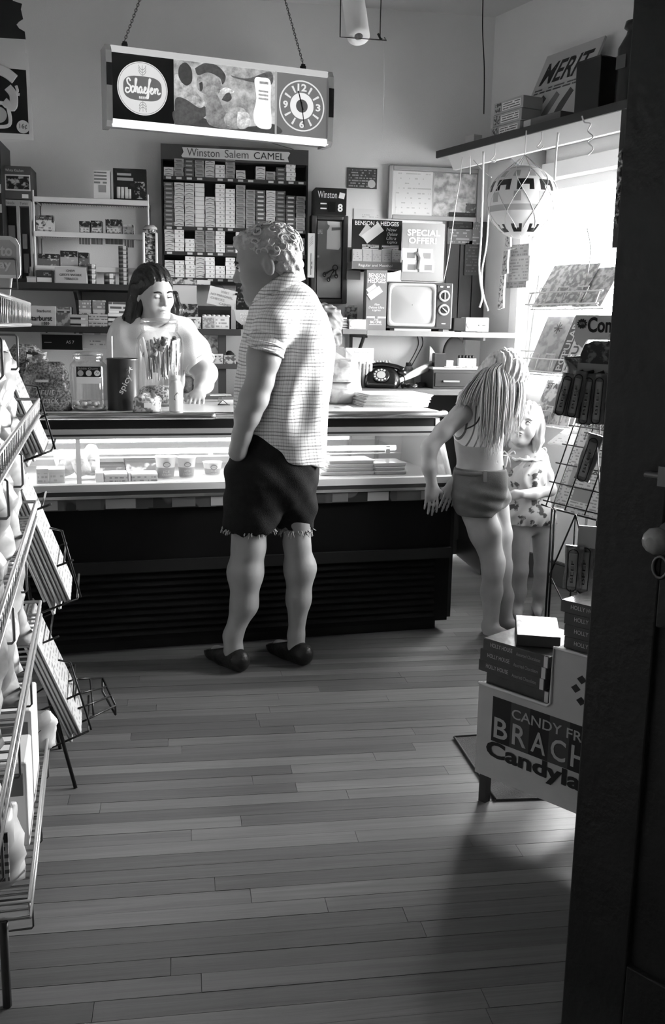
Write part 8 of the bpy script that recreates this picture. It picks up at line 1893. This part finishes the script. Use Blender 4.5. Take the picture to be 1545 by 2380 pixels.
# posters and trinkets taped beside the door's inner edge: bracelets on a card
f = Fr(D(1424, 540, 2.6), fr.x); tri = thing('trinket_card', f.p(.03, 0, 0), 'narrow card of shiny trinkets hanging beside the door edge', 'card')
hh_ = (D(1424, 270, 2.6)-D(1424, 540, 2.6)).length; mb = MB(); mb.box(f, 0, .07, -.04, hh_, -.004, 0); mb.obj('card', G(.10), tri); mb = MB(); mb.tube([f.p(.035, hh_, -.002), V((f.p(.035).x, f.p(.035).y, CEIL))], .002, 4); mb.obj('hanging_wire', G(.05), tri)
for k in range(5): q = f.p(.045, hh_*(.12+.13*k), .004); mb = MB(); mb.lathe(q, [(.010, 0), (.011, .006), (.004, .012)], 9, axis=f.n, sy=1.5); mb.obj('bead', G(.7, .2), tri); mb = MB(); q = f.p(.018, hh_*(.10+.13*k), .004); mb.tube([q+f.x*(.014*math.cos(a*PI/6))+f.y*(.018*math.sin(a*PI/6)) for a in range(12)], .005, 6, close=True); mb.obj('bracelet', BLOTCH(.1, .6, 90, .5, k*1., uv=False), tri)
mb = MB(); mb.prism(f, [(.02, hh_*.80), (.05, hh_*.72), (.06, hh_*.84), (.045, hh_*.90)], 0, .003); mb.obj('paper_scrap', G(.35), tri)
# dark mat under the candy stand
_q = [Hz(1055, 1717), Hz(1150, 1862), Hz(1520, 1850), Hz(1420, 1690)]
mb = MB(); mb.prism(FL, [(p.x, p.y) for p in _q], .0005, .006); o = mb.obj('floor_mat', G(.05, .8, noise=.3, ns=30, bump=.4, bs=200), None, 'dark thin floor mat under the candy stand', 'mat')
for a_, b2 in ((0, 1), (3, 0)): mb = MB(); mb.tube([_q[a_]+V((0, 0, .006)), _q[b2]+V((0, 0, .006))], .004, 5); mb.obj('bound_edge', G(.03, .7), o)
# ================================================================ snack rack and newspaper rack on the left
la = math.radians(4.8); LE = V((-math.sin(la), math.cos(la), 0)); LN = V((math.cos(la), math.sin(la), 0))     # along the rack, away; towards the aisle
def LP(t, z, d=0.): return V((-.153, -.0, 0))+LE*t+V((0, 0, z))-LN*d        # d = depth into the rack
gw = G(.42, .3, metal=.6)
lr = thing('snack_rack', LP(1.9, 0, .18), 'wire shelf rack of snack bags along the left side of the aisle', 'rack')
T0, T1 = 1.30, 2.62; DP = .36
for t in (T0+.02, T1-.1): mb = MB(); mb.tube([LP(t, 0, DP+.012), LP(t, 1.42, DP+.012)], .010, 8); mb.obj('post', G(.05, .4), lr)
for t, d in ((1.80, .05), (2.70, .1)): mb = MB(); mb.tube([LP(t, 0, d), LP(t, .19, d)], .009, 8); mb.obj('front_foot', G(.03, .4), lr)
shz = [(.19, 1.80, T1+.12, .034), (.60, T0, T1-.12, .035), (.86, T0, T1-.14, .04), (1.09, T0, T1+.14, .045), (1.335, T0, T1-.10, .05)]
for z, a, b, lip in shz:
    mb = MB(); n = 34
    for k in range(n):
        t = a+(b-a)*k/(n-1); mb.tube([LP(t, z+lip, 0), LP(t, z, 0), LP(t, z, DP)], .0028, 4)
    o = mb.obj('shelf_wires', gw, lr); o['kind'] = 'stuff'
    for y_ in (z, z+lip): mb = MB(); mb.tube([LP(a, y_, DP), LP(a, y_, 0), LP(b, y_, 0), LP(b, y_, DP)], .0045, 6); mb.obj('edge_rod', gw, lr)
    for t in (a+.1, a+.45, a+.8): mb = MB(); mb.tube([LP(t, z-.02, .10), LP(t, z-.02, .006), LP(t, z-.024, .002), LP(t, z-.085, .002), LP(t, z-.09, .006), LP(t, z-.09, .10)], .0026, 5, close=True); mb.obj('card_holder', G(.12, .3), lr)
# bags and boxes standing on the shelves, their broad sides towards the door
def nearface(t, z, d): return Fr(LP(t, z, d), LN)          # x towards the aisle, n towards the door
chip = [BLOTCH(.6, .25, 16, .5, 1., r=.25, spec=.6, uv=False, soft=.2), BLOTCH(.3, .7, 18, .5, 2., r=.25, spec=.6, uv=False, soft=.2), BLOTCH(.5, .12, 16, .55, 3., r=.25, spec=.6, uv=False, soft=.2)]
names = ('bottom', 'second', 'third', 'fourth')
for si in (1, 2, 3):
    z = shz[si][0]
    for k, t in enumerate((1.50, 1.69, 1.88, 2.07, 2.26)):
        h_ = (.24, .23, .20, .19)[si]-.02*((k+si) % 2); i = (k+si) % 3; p = LP(t, z+.004, .150)
        o = crumple(p, .26, .12, h_, 40+si*7+k, 18, 12, .9, LN, .12).obj('snack_bag', chip[i], None, f'{("pale", "bright", "dark")[i]} snack bag, {ordn[k]} from the door on the {names[si]} rack shelf', 'bag')
        f = nearface(t-.066, z+h_*.3, .25); plate(f, 0, .15, 0, h_*.32, LINES(.6, .1, 40, 30, .5, .6, si+k*2.), o, 'label', z=.004, th=.004)
# small bag with jagged lettering at the far end of the bottom shelf
p = LP(2.60, .195, .04); o = crumple(p, .12, .07, .10, 77, 16, 10, .8, LN*1.0, .2).obj('crisp_bag', G(.5, .35, noise=.15), None, 'small pale crisp bag with jagged lettering at the far end of the bottom shelf', 'bag')
f = Fr(p-LE*.040-LN*.045+V((0, 0, .03)), LN*1.); f = f if f.n.dot(LE) < 0 else Fr(p-LE*.04+LN*.045, LN*-1)
text('CRISPY', f.at(0, .03).turn(-8), .07, .016, G(.03), o, z=.006); text('MAN', f.at(.015, .008).turn(-8), .045, .016, G(.03), o, z=.006)
# boxes and packets on the bottom shelf
for k, (t, L_, h_, lb) in enumerate(((2.06, .16, .20, 'white box with a printed buckle on the bottom rack shelf'), (2.26, .20, .24, 'tall plain white box behind the buckle box on the bottom rack shelf'))):
    f = nearface(t, .196, .280); mb = MB(); mb.box(f, 0, .265, 0, h_, -L_, 0); o = mb.obj('boxed_goods', G(.66, .4), None, lb, 'box', bev=.006)
    mb = MB(); mb.box(f, .06, .255, h_*.62, h_*.88, 0, .002); mb.obj('dark_label', G(.10), o)
    if k == 0: mb = MB(); mb.tube([f.p(.19, .02, .004), f.p(.185, .06, .004), f.p(.225, .06, .004), f.p(.22, .02, .004)], .004, 6); mb.obj('printed_buckle', G(.02), o); mb = MB(); mb.box(f, .195, .215, .06, h_*.6, 0, .003); mb.obj('printed_strap', G(.3), o)
p = LP(1.93, .198, .148); o = crumple(p, .25, .13, .17, 91, 18, 12, .95, LN, .1).obj('printed_packet', G(.5, .3, noise=.15), None, 'closely printed packet nearest the door on the bottom rack shelf', 'packet')
f = nearface(1.858, .21, .25); plate(f, 0, .21, .03, .13, LINES(.5, .10, 60, 40, .55, .5, 4.), o, 'label', z=.004, th=.004); plate(f, 0, .21, .115, .135, G(.03), o, 'dark_band', z=.006, th=.004)
# sign on a rod above the rack
f = Fr(D(-62, 645, 2.35), rt); f = Fr(f.o, V((f.x.x, f.x.y, 0))); sc = 2.35/FPX
sg2 = thing('rack_sign', f.p(.06, 0, 0), 'pale rounded sign on a rod above the snack rack', 'sign')
mb = MB(); w, h = 110*sc, 95*sc; mb.prism(f, [(0, 0), (w*.95, 0), (w, h*.1), (w, h*.78), (w*.93, h*.94), (w*.8, h), (0, h)], -.004, 0); c_ = mb.obj('plate', G(.85, .4), sg2)
mb = MB(); mb.prism(f, [(.0, h*.08), (w*.92, h*.08), (w*.93, h*.75), (w*.8, h*.90), (0, h*.9)], 0, .001); mb.obj('grey_field', G(.5), c_)
text('Pronto', f.at(w*.05, h*.52), w*.80, h*.28, G(.75), c_, z=.002, bold=.03); text('Today', f.at(w*.08, h*.16), w*.74, h*.28, G(.75), c_, z=.002, bold=.03)
mb = MB(); mb.tube([f.p(w*.62, 0, -.006), f.p(w*.62, -.08, -.006)], [.022, .008], 12, flat=(f.n, .3)); b0 = f.p(w*.62, -.05, -.006); mb.tube([b0, V((b0.x, b0.y, 1.336))], .008, 8); mb.obj('rod', G(.68, .4), sg2)
mb = MB(); mb.tube([f.p(-.02, h*.45, .004), f.p(w*.88, h*.45, .004), f.p(w*.92, h*.42, .004), f.p(w*.94, -h*.25, .004), f.p(-.02, -h*.25, .004)], .0022, 5); mb.obj('wire_loop', G(.15, .3), sg2)
# ---------------------------------------------------------------- stepped newspaper rack beyond it
nr = thing('newspaper_rack', D(130, 1700, 2.95), 'black wire rack of leaning newspapers beyond the snack rack', 'newspaper rack')
kk = 2.9/FPX
def DQ(px, py, d=2.95): return D(px, py, d)
bun = [((105, 1052), (2, 800), 2.80, 6, 'upper'), ((165, 1395), (58, 1125), 2.86, 7, 'middle'), ((190, 1703), (75, 1432), 2.90, 4, 'lower')]
dep = V((LE.x, LE.y, 0)).normalized()
for bi, (b_, t_, d_, n_, nm) in enumerate(bun):
    A0, T_ = D(b_[0], b_[1], d_), D(t_[0], t_[1], d_); u_ = T_-A0; L = u_.length; u_.normalize(); th = dep.cross(u_).normalized()
    if th.dot(rt) > 0: th = -th                     # stack grows to the left, away from the aisle
    for k in range(n_):
        o0 = A0+th*(.011*k)+u_*(-.004*k*((k % 2)*2-1))
        f = Fr(o0, dep, u_); sgn_ = 1 if f.n.dot(th) > 0 else -1
        mb = MB(); mb.box(f, 0, .26, 0, L*(1-.02*(k % 3)), *( (0, .0095) if sgn_ > 0 else (-.0095, 0)))
        v_ = (.55, .45, .38, .5, .55, .4, .5)[(k+bi) % 7]
        o = mb.obj('newspaper', LINES(.42, .22, 60, 40, .5, .4, k+bi*3.) if k == 0 else G(v_), None, f'newspaper, {ordn[k]} from the aisle in the {nm} leaning bundle', 'newspaper', f'newspapers in the {nm} bundle of the wire rack', bev=.002)
        mb = MB(); mb.tube([f.p(0, 0, .005*sgn_), f.p(0, L*.96, .005*sgn_)], .0046, 5); mb.obj('folded_edge', G(min(.7, v_*1.2+.05)), o)
    # wire pocket
    q0 = A0-th*.012-u_*.004; mb = MB()
    for s_ in (.30, .78): p0 = A0+u_*(L*s_)-th*.02-dep*.01; mb.tube([p0+th*.11, p0, p0-th*.03], .0035, 5); mb.tube([p0-th*.0, p0+dep*.28, p0+dep*.28+th*.1], .0035, 5)
    mb.tube([A0-th*.03-dep*.01, A0-th*.05+u_*L*.55-dep*.01, A0-th*.02+u_*L*.6], .0035, 5); mb.tube([A0+th*.11-dep*.01, A0-th*.02-dep*.01, A0-th*.02+dep*.28], .0035, 5)
    mb.obj('wire_pocket', G(.012, .35), nr)
fo = Hz(176, 1832); mb = MB(); mb.tube([D(60, 1440, 2.92), D(112, 1600, 2.92), fo], .006, 6); mb.obj('leg', G(.012, .35), nr); mb = MB(); mb.tube([D(20, 1100, 3.1), D(100, 1560, 3.0), Hz(140, 1740)], .006, 6); mb.obj('leg', G(.012, .35), nr); mb = MB(); mb.tube([D(-30, 900, 3.0), Hz(-20, 1700)], .006, 6); mb.obj('leg', G(.012, .35), nr)
# empty wire tray at its foot
g0, g1, g2, g3 = D(180, 1578, 3.05), D(238, 1575, 3.25), D(268, 1640, 3.1), D(165, 1690, 2.95); mb = MB()
for t in (0, .33, .66, 1): mb.tube([g0.lerp(g3, t), g1.lerp(g2, t)], .0035, 5); 
for t in (0, .5, 1): mb.tube([g0.lerp(g1, t), g3.lerp(g2, t)], .0035, 5)
mb.tube([g1, g1+V((0, 0, -.05)), g2+V((0, 0, -.03)), g2], .004, 5); mb.tube([g0, D(100, 1600, 3.0), D(20, 1650, 2.9)], .0035, 5); mb.obj('empty_tray', G(.012, .35), nr)
